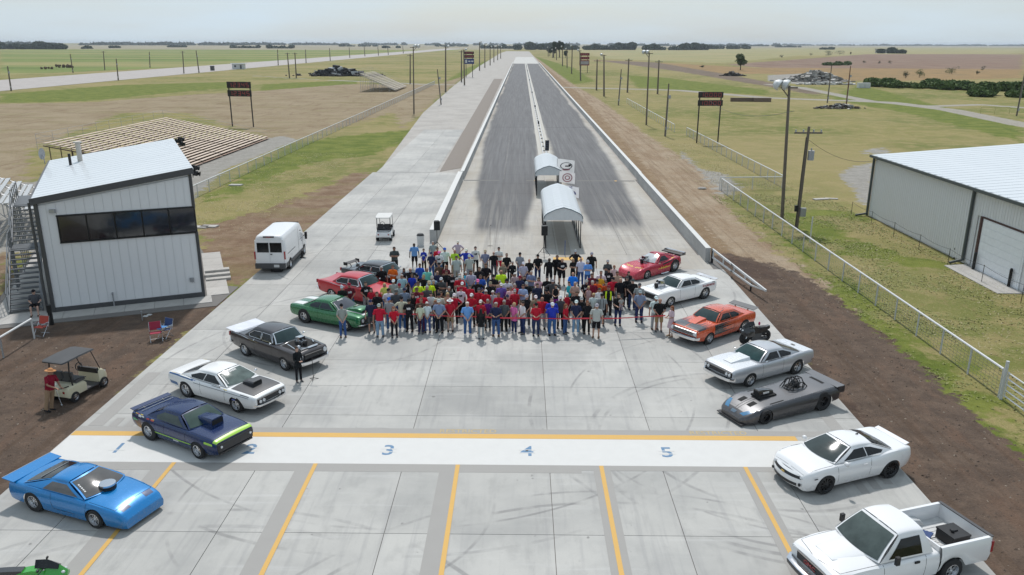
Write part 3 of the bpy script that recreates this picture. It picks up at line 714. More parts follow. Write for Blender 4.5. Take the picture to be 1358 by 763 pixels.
# ================================================================= WAREHOUSE
wh = root('metal_warehouse', (30.7, 69.6, 0), 0, 'long light grey metal warehouse with a white roof and roller door at the right edge', 'warehouse')
WL = 52.0; EH = 5.25
MB().box(20, -WL / 2, EH / 2, 40 - .1, WL - .1, EH).build('wall', m_panel, wh)
pwid = .92; cache = {}
dy0, dy1 = 17.45, 22.3
def whpanel(y, w, z0, z1):
    k = (round(w, 2), z0, z1)
    if k not in cache:
        m_ = MB().box(0, 0, (z0 + z1) / 2, .05, w - .012, z1 - z0)
        for q in (-.3, 0, .3): m_.box(-.035, q, (z0 + z1) / 2, .03, .05, z1 - z0)
        cache[k] = m_.mesh('wall_panel', m_panel)
    link_mesh('wall_panel', cache[k], wh, (-.02, -y - w / 2, 0))
y = 0.2
while y < WL:
    if y + pwid > dy0 and y < dy1: whpanel(y, pwid, 3.55, EH - .1)
    else: whpanel(y, pwid, .12, EH - .1)
    y += pwid
for i in range(40):
    m_ = MB(); vs, fs = quadbox([(i, -.0, EH), (i + .985, 0, EH), (i + .985, 0, EH - .1), (i, 0, EH - .1)], .04, (0, -1, 0)); break
nrf = 57; rme = MB(); ex = 21.0; rz_ = 1.7
vs, fs = quadbox([(-.35, 0, 0), (ex, 0, rz_), (ex, .9, rz_), (-.35, .9, 0)], .05, (0, 0, 1)); rme.add(vs, fs)
rme.beam((-.38, .04, .0), (ex, .04, rz_), .06, .018); rme.beam((-.38, .04, .0), (-.2, .04, 0), .06, .07)
rme = rme.mesh('roof_panel', m_roofw)
for i in range(nrf): link_mesh('roof_panel', rme, wh, (0, -i * .915 - .9, EH + .1))
vs, fs = quadbox([(ex, 0, rz_), (42.3, 0, 0), (42.3, -WL, 0), (ex, -WL, rz_)], .05, (0, 0, 1)); MB().add(vs, fs).build('roof_slope', m_roofw, wh, loc=(0, 0, EH + .1))
m_greenT = mat('dark_green_grey_trim', srgb(86,94,94), .5)
MB().beam((-.42, .1, EH + .0), (-.42, -WL, EH + .0), .16, .2).build('gutter', m_greenT, wh)
MB().beam((-.07, .05, 0), (-.07, .05, EH - .1), .16, .14).beam((-.2, -.2, .25), (-.2, -.2, EH), .14, .14).beam((-.2, -.2, .25), (-1.2, -.3, .1), .14, .14).build('downspout', m_greenT, wh)
MB().beam((-.18, -16.1, .25), (-.18, -16.1, EH), .16, .16).beam((-.2, -16.1, .3), (-1.1, -16.2, .1), .14, .14).build('downspout', m_greenT, wh)
gv = MB(); gv.add([(0.02, .06, EH - .1), (40, .06, EH - .1), (40, .06, EH), (21, .06, EH + 1.65), (.02, .06, EH)], [(0, 1, 2, 3, 4)]); gv.build('gable', m_panel, wh)
m_door = mat('white_roller_door', srgb(250,252,255,.85), .5)
dr = MB().box(-.0, -(dy0 + dy1) / 2, 3.5 / 2, .06, dy1 - dy0, 3.5).build('door', m_door, wh)
sm = MB().box(0, 0, 0, .03, dy1 - dy0 - .3, .47).mesh('door_panel', m_door)
for k in range(7): link_mesh('door_panel', sm, dr, (-.045, -(dy0 + dy1) / 2, .27 + k * .49))
m_red = mat('dark_red_trim', srgb(88,58,54), .6)
MB().box(-.06, -dy0 + .1, 1.8, .12, .22, 3.6).box(-.05, -(dy0 + dy1) / 2, 3.56, .08, dy1 - dy0, .12).build('door_frame', m_red, wh)
MB().box(-.06, -23.6, 1.9, .05, .9, .5).build('wall_sign_plate', m_door, wh)
wp = MB().prism([(29.0, 52.9), (30.62, 53.2), (30.62, 46.5), (29.0, 46.5)], 0, .05).build('pavement', m_walk); tag(wp, kind='structure'); wp.name = 'pavement_at_door'
for k, (px, py, lab) in enumerate(((1290, 358, 'dark steel bollard at the near-left side of the roller door'), (1337, 381, 'dark steel bollard at the near-right side of the roller door'))):
    q = gp(px, py); tag(MB().tube([(0, 0, 0), (0, 0, 1.15)], .09, 8).ball((0, 0, 1.15), .09, 8, 4).build('bollard', m_blacks, None, smooth=40, loc=(q[0], q[1], 0)), lab, 'bollard', 'bollards by the roller door')
q = gp(1265, 343); tag(MB().tube([(0, 0, 0), (0, 0, .7)], .04, 6).ball((0, 0, .7), .1, 8, 5).box(0, .08, .6, .05, .2, .05).build('yard_hydrant', m_blacks, None, loc=(q[0], q[1], 0)), 'thin dark yard hydrant beside the warehouse wall', 'hydrant')

# ================================================================= FENCES
def fence(name, pts, h, step, label, mesh=False, midrail=False, posts_as_parts=True):
    r = root(name, (*pts[0], 0), 0, label, 'fence'); o_ = Vector((*pts[0], 0))
    pm = MB().tube([(0, 0, 0), (0, 0, h)], .045, 6).mesh('post', m_wpaint); wires = MB()
    for a, b in zip(pts[:-1], pts[1:]):
        A, B = Vector((*a, 0)) - o_, Vector((*b, 0)) - o_; L_ = (B - A).length; n = max(1, round(L_ / step)); d = (B - A) / n
        for i in range(n + 1):
            p = A + d * i; link_mesh('post', pm, r, tuple(p))
        rl = MB().tube([A + Vector((0, 0, h)), B + Vector((0, 0, h))], .055, 8)
        if midrail: rl.tube([A + Vector((0, 0, h * .5)), B + Vector((0, 0, h * .5))], .03, 6)
        rl.build('rail', m_wpaint, r, smooth=40)
        if mesh:
            for zz in np.arange(.08, h, .15): wires.tube([A + Vector((0, 0, zz)), B + Vector((0, 0, zz))], .007, 3, cap=False)
            for s_ in np.arange(0, L_, .3): q = A + (B - A) * (s_ / L_); wires.tube([q, q + Vector((0, 0, h))], .006, 3, cap=False)
    if wires.v: o = wires.build('wire_mesh', m_galv, r); o['kind'] = 'stuff'
    return r
fence('pipe_fence', [(20.58, 31.6), (20.6, 81.5)], 1.3, 2.45, 'white pipe fence with wire mesh along the right edge of the dirt track', True)
fence('pipe_fence', [(20.6, 82.2), (27.5, 82.8)], 1.3, 3.4, 'short white cross fence linking the near and far fences beside the tall light pole', True)
fence('pipe_fence', [(27.5, 83.6), (27.3, 133.5)], 1.3, 2.6, 'white pipe fence behind the digital scoreboard on the right', True)
fence('pipe_fence', [(26.2, 138.5), (26.6, 206)], 1.3, 2.8, 'farther white pipe fence past the gap by the right scoreboard', False)
fence('pipe_fence', [(-31.7, 68), (-31.7, 300)], 1.25, 3.0, 'long white post and rail fence between the gravel and the return lane', True)
fence('pipe_fence', [(-24.83, 37.9), (-24.76, 35.25), (-25.3, 30)], 1.05, 3.0, 'short white pipe rail at the left edge beside the red folding chair', False)
# gate arm at the end of the right barrier
r = root('gate_arm', (13.2, 53.2, 0), 0, 'white welded steel gate arm leaning over the apron edge past the right barrier', 'gate')
b = MB(); A0, A1 = Vector((0, 0, 1.0)), Vector((1.25, -8.3, .62))
b.beam(A0, A1, .1, .12); b.beam((0, 0, .45), (.9, -6.6, .42), .08, .1); b.beam((.9, -6.6, .42), A1, .06, .08)
b.build('rail', m_wpaint, r)
for k in range(4):
    p = A0.lerp(A1, .02 + k * .21); MB().beam((p.x, p.y, .42), (p.x, p.y, p.z), .08, .06).build('strut', m_wpaint, r)
MB().beam((.95, -6.3, .0), (.95, -6.3, .5), .09, .09).beam((0, 0, 0), (0, 0, 1.05), .14, .14).build('leg', m_blacks, r)
MB().rings([[(.45 + q * math.cos(2 * PI * j / 14) * .3, -3.3 + q * math.cos(2 * PI * j / 14), .55 + q * math.sin(2 * PI * j / 14)) for j in range(14)] for q in (.02, .42, .44)]).build('round_plate', mat('pale_plate', srgb(186,190,184), .6), r)

# ================================================================= CARPORTS, FLAGS, STARTING TREE
m_gable = mat('pale_gable_sheet', srgb(240,244,246), .5)
def carport(x0, x1, y0, y1, eave, apex, label):
    r = root('carport', ((x0 + x1) / 2, y0, 0), 0, label, 'carport', 'white carports on the start line'); w = (x1 - x0) / 2 + .12; L_ = y1 - y0
    prof = [(-w, eave - .5), (-w, eave - .1), (-w + .04, eave + .06), (-w + .14, eave + .2), (-w + .3, eave + .31), (-w * .4, eave + .31 + (apex - eave - .31) * .62), (0, apex), (w * .4, eave + .31 + (apex - eave - .31) * .62), (w - .3, eave + .31), (w - .14, eave + .2), (w - .04, eave + .06), (w, eave - .1), (w, eave - .5)]
    n = int(L_ / .9); st_ = L_ / n
    pm = MB()
    for k, (px, pz) in enumerate(prof): pass
    pm.grid([[(px, 0, pz) for px, pz in prof], [(px, st_ - .02, pz) for px, pz in prof]]); pm.grid([[(px * .99, 0, pz - .03) for px, pz in prof], [(px * .99, st_ - .02, pz - .03) for px, pz in prof]])
    for q in (.0,):
        pm.grid([[(px * 1.006, q, pz + .015) for px, pz in prof], [(px * 1.008, q + .03, pz + .02) for px, pz in prof], [(px * 1.006, q + .08, pz + .015) for px, pz in prof]])
    me_ = pm.mesh('roof_panel', m_roofw)
    for i in range(n): link_mesh('roof_panel', me_, r, (0, i * st_, 0))
    for yy in (0, L_):
        g = MB(); pr_ = [(-w, eave - .42), (-w + .12, eave - .25), (-w + .45, eave - .05), (0, eave + .04), (w - .45, eave - .05), (w - .12, eave - .25), (w, eave - .42)]
        top = prof[1:-1]; bot = [(px_ * 1.0, eave - .22 if abs(px_) < w - .2 else eave - .3) for px_, pz_ in prof[1:-1]]
        g.grid([[(a, yy, b_) for a, b_ in bot], [(a, yy, b_ - .02) for a, b_ in top]]); g.grid([[(a, yy + .04, b_) for a, b_ in bot], [(a, yy + .04, b_ - .02) for a, b_ in top]])
        g.build('gable', m_gable, r)
    tr = MB()
    for a, b_ in zip(prof[1:-2], prof[2:-1]): tr.beam((a[0], -.03, a[1] + .01), (b_[0], -.03, b_[1] + .01), .04, .06)
    tr.build('edge_trim', mat('slate_blue_trim', srgb(120,138,148), .5), r)
    lm = MB().box(0, 0, eave / 2, .07, .07, eave).mesh('leg', m_blacks)
    k = max(3, int(L_ / 1.9)) + 1
    for s_ in (-1, 1):
        for i in range(k): link_mesh('leg', lm, r, (s_ * (w - .14), .08 + i * (L_ - .16) / (k - 1), 0))
        MB().beam((s_ * (w - .14), 0, .1), (s_ * (w - .14), L_, .1), .07, .07).build('base_rail', m_blacks, r)
    return r
carport(1.82, 4.42, 57.0, 67.6, 2.38, 3.1, 'nearer white ribbed carport on thin black legs behind the crowd')
carport(1.55, 4.0, 78.2, 88.2, 2.3, 3.0, 'farther white ribbed carport behind the flags at the start line')
def flag(x, y, z, w, h, label, kind):
    r = root('banner_flag', (x, y, 0), 0, label, 'flag', 'flags between the carports')
    MB().tube([(0, 0, 0), (0, 0, z + h)], .025, 6).build('pole', m_galv, r)
    rnd = random.Random(int(y)); f = MB(); nx_, nz_ = 10, 6
    rows = [[(w * i / nx_, .12 * math.sin(i * .9 + j * .3 + y) * i / nx_, z + h * j / nz_ - .22 * (i / nx_) ** 1.5) for i in range(nx_ + 1)] for j in range(nz_ + 1)]
    f.grid(rows); base = {'blue': (228,230,242), 'red': (226,222,222), 'black': (220,222,220)}[kind]
    fm_ = mat('flag_cloth_' + kind, srgb(*base), .85, var=.05); nt_ = fm_.node_tree; tr_b = nt_.nodes.new('ShaderNodeBsdfTranslucent'); tr_b.inputs[0].default_value = (.8, .8, .8, 1); mxs = nt_.nodes.new('ShaderNodeMixShader'); mxs.inputs[0].default_value = .5
    pb = [n_ for n_ in nt_.nodes if n_.type == 'BSDF_PRINCIPLED'][0]; on_ = [n_ for n_ in nt_.nodes if n_.type == 'OUTPUT_MATERIAL'][0]; nt_.links.new(pb.outputs[0], mxs.inputs[1]); nt_.links.new(tr_b.outputs[0], mxs.inputs[2]); nt_.links.new(mxs.outputs[0], on_.inputs[0])
    fo = f.build('flag_cloth', fm_, r, smooth=60)
    ink = {'blue': srgb(76,80,150), 'red': srgb(196,140,146), 'black': srgb(96,100,104)}[kind]; im = mat('flag_ink_' + kind, ink, .85)
    def ringm(rx, rz, th, zc):
        m_ = MB(); rr = []
        for q in (1 - th, 1):
            rr.append([(w * .52 + rx * q * math.cos(2 * PI * j / 28), -.16, zc + rz * q * math.sin(2 * PI * j / 28) - .08) for j in range(29)])
        return m_.grid(rr)
    if kind == 'black':
        ringm(.62, .36, .16, z + h * .5).build('emblem_ring', im, r); MB().box(w * .6, -.165, z + h * .42, .5, .004, .12).box(w * .72, -.165, z + h * .5, .25, .004, .18).build('emblem', mat('flag_black', srgb(50,46,48), .8), r)
        ringm(.4, .1, .9, z + h * .2).build('emblem', mat('flag_red', srgb(206,150,156), .8), r)
    if kind == 'red':
        ringm(.48, .42, .22, z + h * .5).build('emblem_ring', im, r); ringm(.26, .22, .4, z + h * .5).build('emblem_ring', im, r)
    if kind == 'blue':
        m_ = MB(); pts = [(w * .52 + .55 * math.cos(a), -.16, z + .12 + .42 * math.sin(a)) for a in np.linspace(0, PI, 15)]; m_.add(pts, [tuple(range(15))]); m_.build('emblem', im, r)
        text('IE', .42, r, (w * .56, -.175, z + h * .72), (PI / 2, 0, 0), mat('flag_blue_letter', srgb(50,60,150), .8), 'lettering', .002)
    return r
flag(3.5, 70.2, 1.55, 1.65, .95, 'white flag with a dark blue rounded emblem, nearest of the three between the carports', 'blue')
flag(3.6, 75.0, 1.95, 1.5, 1.05, 'grey-white flag with a faint red round emblem, middle of the three between the carports', 'red')
flag(3.65, 80.5, 2.15, 1.75, 1.25, 'flag with a grey oval ring emblem, farthest of the three beside the farther carport', 'black')
r = root('starting_tree', (3.45, 106.5, 0), 0, 'black starting light tree on a thin pole on the median', 'starting lights')
MB().tube([(0, 0, 0), (0, 0, .9)], .05, 8).box(0, 0, .05, .5, .5, .1).build('pole', m_wpaint, r)
MB().box(0, 0, 1.55, .52, .18, 1.35).build('light_board', m_black, r)
for i in range(5):
    for s_ in (-1, 1): MB().tube([(s_ * .13, -.09, 1.05 + i * .25), (s_ * .13, -.14, 1.05 + i * .25)], .09, 10).build('lamp', mat('unlit_lamp_lens', srgb(60,72,96), .3), r)
r = root('red_marker_box', (3.05, 103.5, 0), 0, 'small red box on a white post below the starting tree', 'marker'); MB().box(0, 0, .75, .3, .2, .4).build('box', mat('marker_red', srgb(150,40,44), .6), r); MB().tube([(0, 0, 0), (0, 0, .6)], .06, 6).build('post', m_wpaint, r)

def pa_speaker(px, py, label):
    q = gp(px, py); r = root('loudspeaker_stand', (*q, 0), rad(10), label, 'loudspeaker', 'loudspeakers on tripods')
    MB().tube([(0, 0, .35), (0, 0, 1.75)], .025, 8).build('pole', m_blacks, r)
    for k in range(3):
        a = 2 * PI * k / 3 + .4; MB().tube([(0, 0, .75), (.6 * math.cos(a), .6 * math.sin(a), .0)], .02, 6).tube([(.3 * math.cos(a), .3 * math.sin(a), .38), (0, 0, .35)], .014, 5).build('leg', m_blacks, r)
    s = MB().rings([[(x * w_, y * d_, z) for x, y in ((-1, -1), (1, -1), (.72, 1), (-.72, 1))] for z, w_, d_ in ((1.62, .2, .17), (1.64, .22, .19), (2.28, .22, .19), (2.3, .2, .17))]).build('cabinet', m_black, r)
    MB().box(0, -.195, 1.96, .38, .012, .58).build('grille', mat('speaker_grille', srgb(36,36,38), .8), s)
pa_speaker(580, 334, 'black loudspeaker on a tripod at the end of the left barrier'); pa_speaker(721, 341.5, 'black loudspeaker on a tripod beside the nearer carport')
def mic_stand(px, py, h, label, boom=0):
    q = gp(px, py); r = root('microphone_stand', (*q, 0), .5, label, 'microphone stand')
    MB().tube([(0, 0, .1), (0, 0, h)], .014, 6).tube([(0, 0, h), (boom, -.1, h + .08)], .012, 6).build('pole', m_blacks, r)
    for k in range(3): a = 2 * PI * k / 3; MB().tube([(0, 0, .14), (.34 * math.cos(a), .34 * math.sin(a), .015)], .014, 6).build('leg', m_blacks, r)
    MB().ball((boom, -.12, h + .09), .035, 8, 6).build('microphone', m_black, r)
mic_stand(650, 328, 1.6, 'thin microphone stand alone on the concrete behind the crowd'); mic_stand(416, 505, 1.2, 'microphone stand in front of the woman beside the black finned car', .25)
q = gp(749, 340); r = root('sign_stand', (*q, 0), 0, 'thin blue upright stand at the mouth of the nearer carport', 'stand')
mb_ = mat('blue_painted_steel', srgb(70,100,160), .5); MB().tube([(0, 0, 0), (0, 0, 1.15)], .025, 6).build('post', mb_, r); MB().box(0, 0, .02, .5, .3, .04).build('base', mb_, r)
q = gp(558, 327); r = root('trash_can', (*q, 0), 0, 'white and black bin standing at the end of the left barrier', 'bin')
MB().tube([(0, 0, 0), (0, 0, .85)], [.24, .28], 12).build('body', m_wpaint, r, smooth=40); MB().tube([(0, 0, .85), (0, 0, .98)], [.3, .2], 12).build('lid', m_black, r, smooth=40)

# ================================================================= POLES
m_pole = mat('weathered_wood_pole', srgb(126,116,104), .9, var=.12, scale=2)
m_flood = mat('white_floodlight', srgb(228,232,232), .4)
m_lens = mat('floodlight_lens', srgb(240,242,240), .15, coat=.5)
def topof(base, tx, ty):
    """height and lean of a pole: where the sight line to its top crosses the vertical plane through its foot"""
    d = FW + RT * ((tx - CX) / FPX) - UP * ((ty - CY) / FPX); t = base[1] / d.y
    return d.x * t, CAM_H + d.z * t
def pole(bx, by, tx, ty, kind, label, side=-1, col=None, name=None, group=None):
    b = gp(bx, by); X, Z_ = topof(b, tx, ty); Z_ = max(Z_, 2.5); dx = (X - b[0])
    dx = max(-1.2, min(1.2, dx))
    far_ = b[1] > 220
    r = root(name or {'light': 'light_pole', 'util': 'utility_pole', 'short': 'power_pole'}[kind], (b[0], b[1], 0), 0, label, {'light': 'light pole', 'util': 'utility pole', 'short': 'power pole'}[kind], group)
    rb = .16 if b[1] < 220 else .2 + b[1] / 4000
    MB().tube([(0, 0, 0), (dx * .5, 0, Z_ * .5), (dx, 0, Z_)], [rb, rb * .85, rb * .66], 8 if not far_ else 6).build('shaft', col or m_pole, r, smooth=50)
    k = (1.25 if b[1] < 100 else 1.1) + max(0, b[1] - 250) / 700
    if kind == 'light':
        MB().beam((dx - .7, 0, Z_ - .15), (dx + .7, 0, Z_ - .15), .12, .12).beam((dx, 0, Z_ - .9), (dx + side * .6, 0, Z_ - .2), .08, .08).build('crossarm', m_pole, r)
        for j, ox in enumerate((.35, .95) if not far_ else (.7,)):
            f = MB().tube([(0, .3, 0), (0, .05, 0), (0, -.25, 0)], [.16 * k, .34 * k, .36 * k], 12, sq=(1.2, 1)).build('floodlight', m_flood, r, smooth=40, loc=(dx + side * ox * 1.1, -.1, Z_ + .12)); f.rotation_euler = (rad(25), 0, rad(-60 * side) if side < 0 else rad(60))
            MB().tube([(0, -.25, 0), (0, -.27, 0)], [.33 * k, .33 * k], 12, sq=(1.2, 1)).build('lens', m_lens, f)
    elif kind == 'util':
        MB().beam((dx - 1.1, 0, Z_ - .5), (dx + 1.1, 0, Z_ - .5), .1, .13).build('crossarm', m_pole, r)
        im_ = MB().tube([(0, 0, 0), (0, 0, .2)], .06, 6).mesh('insulator', m_galv)
        for ox in (-1, -.4, .4, 1): link_mesh('insulator', im_, r, (dx + ox, 0, Z_ - .44))
        if b[1] < 100:
            MB().tube([(0, 0, 0), (0, 0, .75)], .25, 12).tube([(0, 0, .75), (0, 0, .95)], .06, 6).build('transformer', m_galv, r, smooth=40, loc=(dx * .7 + .4, -.1, Z_ * .68))
            MB().box(0, 0, 0, .45, .25, .7).build('meter_box', m_galv, r, loc=(.3, -.25, 1.4)); MB().box(0, 0, 0, .25, .2, .5).build('meter_box', m_blacks, r, loc=(-.25, -.2, 1.7), label='black meter box')
            MB().tube([(dx - .2, -.18, Z_ * .9), (dx * .5 - .2, -.18, Z_ * .5), (-.15, -.18, 0)], .03, 5).build('conduit', m_blacks, r)
    elif kind == 'short':
        MB().box(dx * .6 + .25, -.1, Z_ * .75, .4, .3, .55).tube([(.12, -.1, .2), (dx * .7 + .12, -.1, Z_ * .7)], .04, 5).build('junction_box', m_galv, r)
        MB().box(.1, -.2, 1.3, .3, .2, .5).build('junction_box', m_galv, r)
    return r
GL = 'light poles along the strip'
pole(1037,290,1047,114,'light','tall leaning light pole with two white floodlights, nearest on the right',-1)
pole(1056,303,1073,168,'util','leaning utility pole with a grey transformer beside the tall light pole')
pole(857,166,861,70,'light','tall light pole with a white floodlight left of the right scoreboard',-1,group=GL)
pole(882,181,887,111,'short','short power pole with a grey box beside the right fence, left of the scoreboard')
pole(820,140,824,92,'short','short bare pole where the right fence ends')
pole(832,123,834,78,'util','plain utility pole standing in the grass beyond the gravel road, left one of two')
pole(872,125,874,80,'util','utility pole with short crossarm beyond the gravel road, right one of two')
pole(801,128,801,73,'light','slim light pole beside the gravel road crossing on the right',-1,group=GL)
pole(791,120,792,79,'util','thin utility pole with crossarm left of the slim light pole')
pole(770,107,769,67,'light','light pole in front of the red far scoreboard',-1,group=GL)
pole(758,98,759,61,'light','light pole just left of the red far scoreboard',-1,group=GL)
pole(549,151,548,62,'light','tall dark light pole standing in the dirt between the left fence and the return lane',1)
pole(585,139,580,92,'short','short leaning power pole with a white box on the left of the return lane')
pole(591,122,591,62,'light','light pole beside the crossing road on the left of the strip',1,group=GL)
pole(544,111,544,72,'util','thin pole standing behind the steel bleachers')
pole(616,113,615,66,'light','light pole in front of the blue far scoreboard',1,group=GL)
pole(636,94,636,56,'light','tall light pole just right of the blue far scoreboard',1,group=GL)
pole(612,109,612,67,'util','thin pole left of the blue far scoreboard')
for i, (bx, by, ty) in enumerate(((643,90,58),(650,87,62),(655,83,62),(660,80,60),(664,78,62),(752,90,65),(746,88,62),(738,80,64),(733,77,66),(727,75,63))):
    s_ = 1 if bx < 700 else -1
    nth = ['first', 'second', 'third', 'fourth', 'fifth'][i % 5]
    pole(bx, by, bx, ty, 'light', ('%s small distant light pole past the %s scoreboard counting away' % (nth, 'blue' if s_ > 0 else 'red')), s_, group=GL)
pole(393,104,391,70,'util','right pole of the pair on the grass between the runways'); pole(384,104,381,70,'util','thicker left pole of the pair on the grass between the runways')
pole(244,98,242,68,'util','dark utility pole with crossarm beside the second runway')
pole(264,97,260,67,'short','plain pole right of the dark utility pole beside the second runway')
pole(157,107,154,78,'short','pale pole with a yellow foot box at the near edge of the second runway')
pole(15,121,10,88,'short','leftmost pale pole at the near edge of the second runway')
pole(97,97,93,72,'short','pole with a white box beyond the second runway at the left'); pole(139,93,137,68,'util','T-shaped pole beyond the second runway at the left')
for i, (bx, by, ty) in enumerate(((199,90,69),(369,87,66),(406,84,66),(438,81,64),(464,77,63),(484,75,62),(502,74,62),(515,73,61),(535,71,61))):
    pole(bx, by, bx - 1, ty, 'short', ['first','second','third','fourth','fifth','sixth','seventh','eighth','ninth'][i] + ' thin distant pole from the left beyond the second runway', group='thin poles beyond the second runway')
pole(1097,137,1103,87,'short','leaning grey pole beside the scrap heap on the right')
pole(1122,140,1128,88,'short','rusty brown pole at the scrap heap on the right',col=mat('rusty_pole', srgb(132,92,72), .9, var=.15))
pole(1348,154,1360,92,'short','thick leaning pole at the right edge beside the gravel road')
q = gp(1074, 322); tag(MB().tube([(0, 0, 0), (0, 0, 2.0)], .05, 6).build('marker_post', m_wpaint, None, loc=(*q, 0)), 'thin white post in the grass beside the transformer pole', 'post')
q = gp(1211 if False else 1211, 135); 

# ================================================================= SCOREBOARDS
m_board = mat('scoreboard_black', srgb(34,28,28), .5); m_dig = mat('scoreboard_digit_red', srgb(196,84,84), .5)
SEG = {'0': 'abcdef', '1': 'bc', '2': 'abged', '3': 'abgcd', '4': 'fgbc', '5': 'afgcd'}
def digits(s_, parent, w, h, z, th):
    n = len(s_.replace('.', '')); cw = w * .9 / n; dh = h * .62; dw = cw * .55; x = -w * .45 + cw / 2; L1 = dh / 2
    for ch in s_:
        if ch == '.':
            MB().box(x - cw / 2, -.07, z - dh / 2, th, .02, th).build('decimal_point', m_dig, parent); continue
        m_ = MB()
        for g_ in SEG[ch]:
            cx, cz, hor = {'a': (0, L1, 1), 'g': (0, 0, 1), 'd': (0, -L1, 1), 'b': (dw / 2, L1 / 2, 0), 'c': (dw / 2, -L1 / 2, 0), 'f': (-dw / 2, L1 / 2, 0), 'e': (-dw / 2, -L1 / 2, 0)}[g_]
            m_.box(x + cx, -.07, z + cz, dw - th * .3 if hor else th, .02, th if hor else L1 - th * .3)
        m_.build('digit', m_dig, parent); x += cw
def scoreboard(p0, p1, tops, s_, label, sizes, extra=None, w_over=.15):
    a, b = Vector((*p0, 0)), Vector((*p1, 0)); ang = math.atan2((b - a).y, (b - a).x); w = (b - a).length
    r = root('scoreboard', tuple((a + b) / 2), ang, label, 'scoreboard')
    zt = max(t_[1] for t_ in tops)
    for sx in (-1, 1): MB().beam((sx * w / 2, .12, 0), (sx * w / 2, .12, zt), .16, .16).build('post', m_blacks, r)
    for z0, z1 in tops:
        bd = MB().box(0, 0, (z0 + z1) / 2, w * (1 + w_over), .12, z1 - z0).build('display_panel', m_board, r)
        if s_: digits(s_, bd, w * (1 + w_over), z1 - z0, (z0 + z1) / 2, (z1 - z0) * .075)
    return r, w
X, Z_ = topof(gp(308,168), 305, 117)
pL = gp(308,168); scoreboard(pL, (pL[0] + 4.0, pL[1] - .6), [(5.3, 6.4), (6.75, 7.85)], '12345', 'left scoreboard of two black panels reading 12345 in red', None, w_over=.12)
pR = gp(924,190); scoreboard(pR, gp(952,190), [(5.55, 6.4), (6.75, 7.6)], '10.000', 'right scoreboard of two black panels reading 10.000 in red', None, w_over=.16)
def farboard(px0, px1, py, label, cols, ytops):
    a, b = gp(px0, py), gp(px1, py); w = b[0] - a[0]; r = root('far_scoreboard', ((a[0] + b[0]) / 2, a[1], 0), 0, label, 'scoreboard')
    zs = [topof(a, px0, yy)[1] for yy in ytops]
    for sx in (-1, 1): MB().beam((sx * w * .33, .3, 0), (sx * w * .33, .3, zs[0]), .25, .25).build('post', m_blacks, r)
    for k in range(len(cols)):
        z1, z0 = zs[2 * k], zs[2 * k + 1]
        bd = MB().box(0, 0, (z0 + z1) / 2, w, .2, z1 - z0).build('display_panel', mat('far_board_%d_%d_%d' % cols[k], srgb(*cols[k]), .6), r)
        if k < 2:
            for i in range(4): MB().box(-w * .3 + i * w * .2, -.12, (z0 + z1) / 2, w * .08, .03, (z1 - z0) * .4).build('digit', m_dig, bd)
    return r, a, w, zs
r, a, w, zs = farboard(616, 629, 103, 'far left scoreboard with two dark red panels over a blue sign', [(70,40,44), (96,50,52), (54,70,130)], (68.5, 72, 73, 77, 78, 85))
text('IHRA', (zs[4] - zs[5]) * .75, r, (.1 * w, -.15, (zs[4] + zs[5]) / 2), (PI / 2, 0, 0), m_wpaint, 'lettering', .01) if False else MB().box(-w * .3, -.14, (zs[4] + zs[5]) / 2, w * .2, .03, (zs[4] - zs[5]) * .6).box(w * .02, -.14, (zs[4] + zs[5]) / 2, w * .22, .03, (zs[4] - zs[5]) * .25).box(w * .32, -.14, (zs[4] + zs[5]) / 2, w * .22, .03, (zs[4] - zs[5]) * .25).build('white_logo', m_wpaint, r)
r, a, w, zs = farboard(768, 781, 97, 'far right scoreboard with two red panels over a pale banner', [(126,44,52), (126,44,52), (150,60,66)], (70.5, 74, 75.5, 79, 80, 87))
MB().box(.04 * w, -.14, (zs[4] + zs[5]) / 2, w * .8, .03, (zs[4] - zs[5]) * .62).build('banner', mat('pale_banner', srgb(198,188,190), .7), r)

# ================================================================= FAR STRUCTURES, HEAPS, PLANTS
b0 = gp(317, 92); r = root('pump_house', (*b0, 0), .1, 'small white flat-roofed shed beside the second runway', 'shed')
MB().box(0, 0, 1.5, 6.5, 4, 3).build('wall', m_wpaint, r); MB().box(0, 0, 3.1, 8, 5, .25).build('roof', m_roofw, r); MB().box(-1.5, -2.03, 1.7, 1, .1, 1).box(1.6, -2.03, 1.3, .9, .1, 2).build('door', m_trim, r)
b0 = gp(282, 94); tag(MB().box(0, 0, 1.2, 1.8, 1.5, 2.4).box(0, 0, 2.45, 2.0, 1.7, .15).build('equipment_cabinet', m_trim, None, loc=(*b0, 0)), 'dark grey cabinet standing at the edge of the second runway', 'cabinet')
for k, (px, py, s_) in enumerate(((62, 92, 2.2), (85, 90, 3.4))):
    b0 = gp(px, py); rn = random.Random(k); m_ = MB()
    for i in range(14): m_.ball((rn.uniform(-1, 1) * s_ * 1.4, rn.uniform(-1, 1), rn.uniform(.2, 1) * s_ * .4), rn.uniform(.5, 1) * s_ * .35, 6, 4)
    tag(m_.build('hay_heap', mat('brown_heap', srgb(110,92,74), .95, var=.2, scale=.8), None, loc=(*b0, 0)), ('low brown heap beyond the second runway at the left', 'taller dark brown heap beyond the second runway at the left')[k], 'heap')
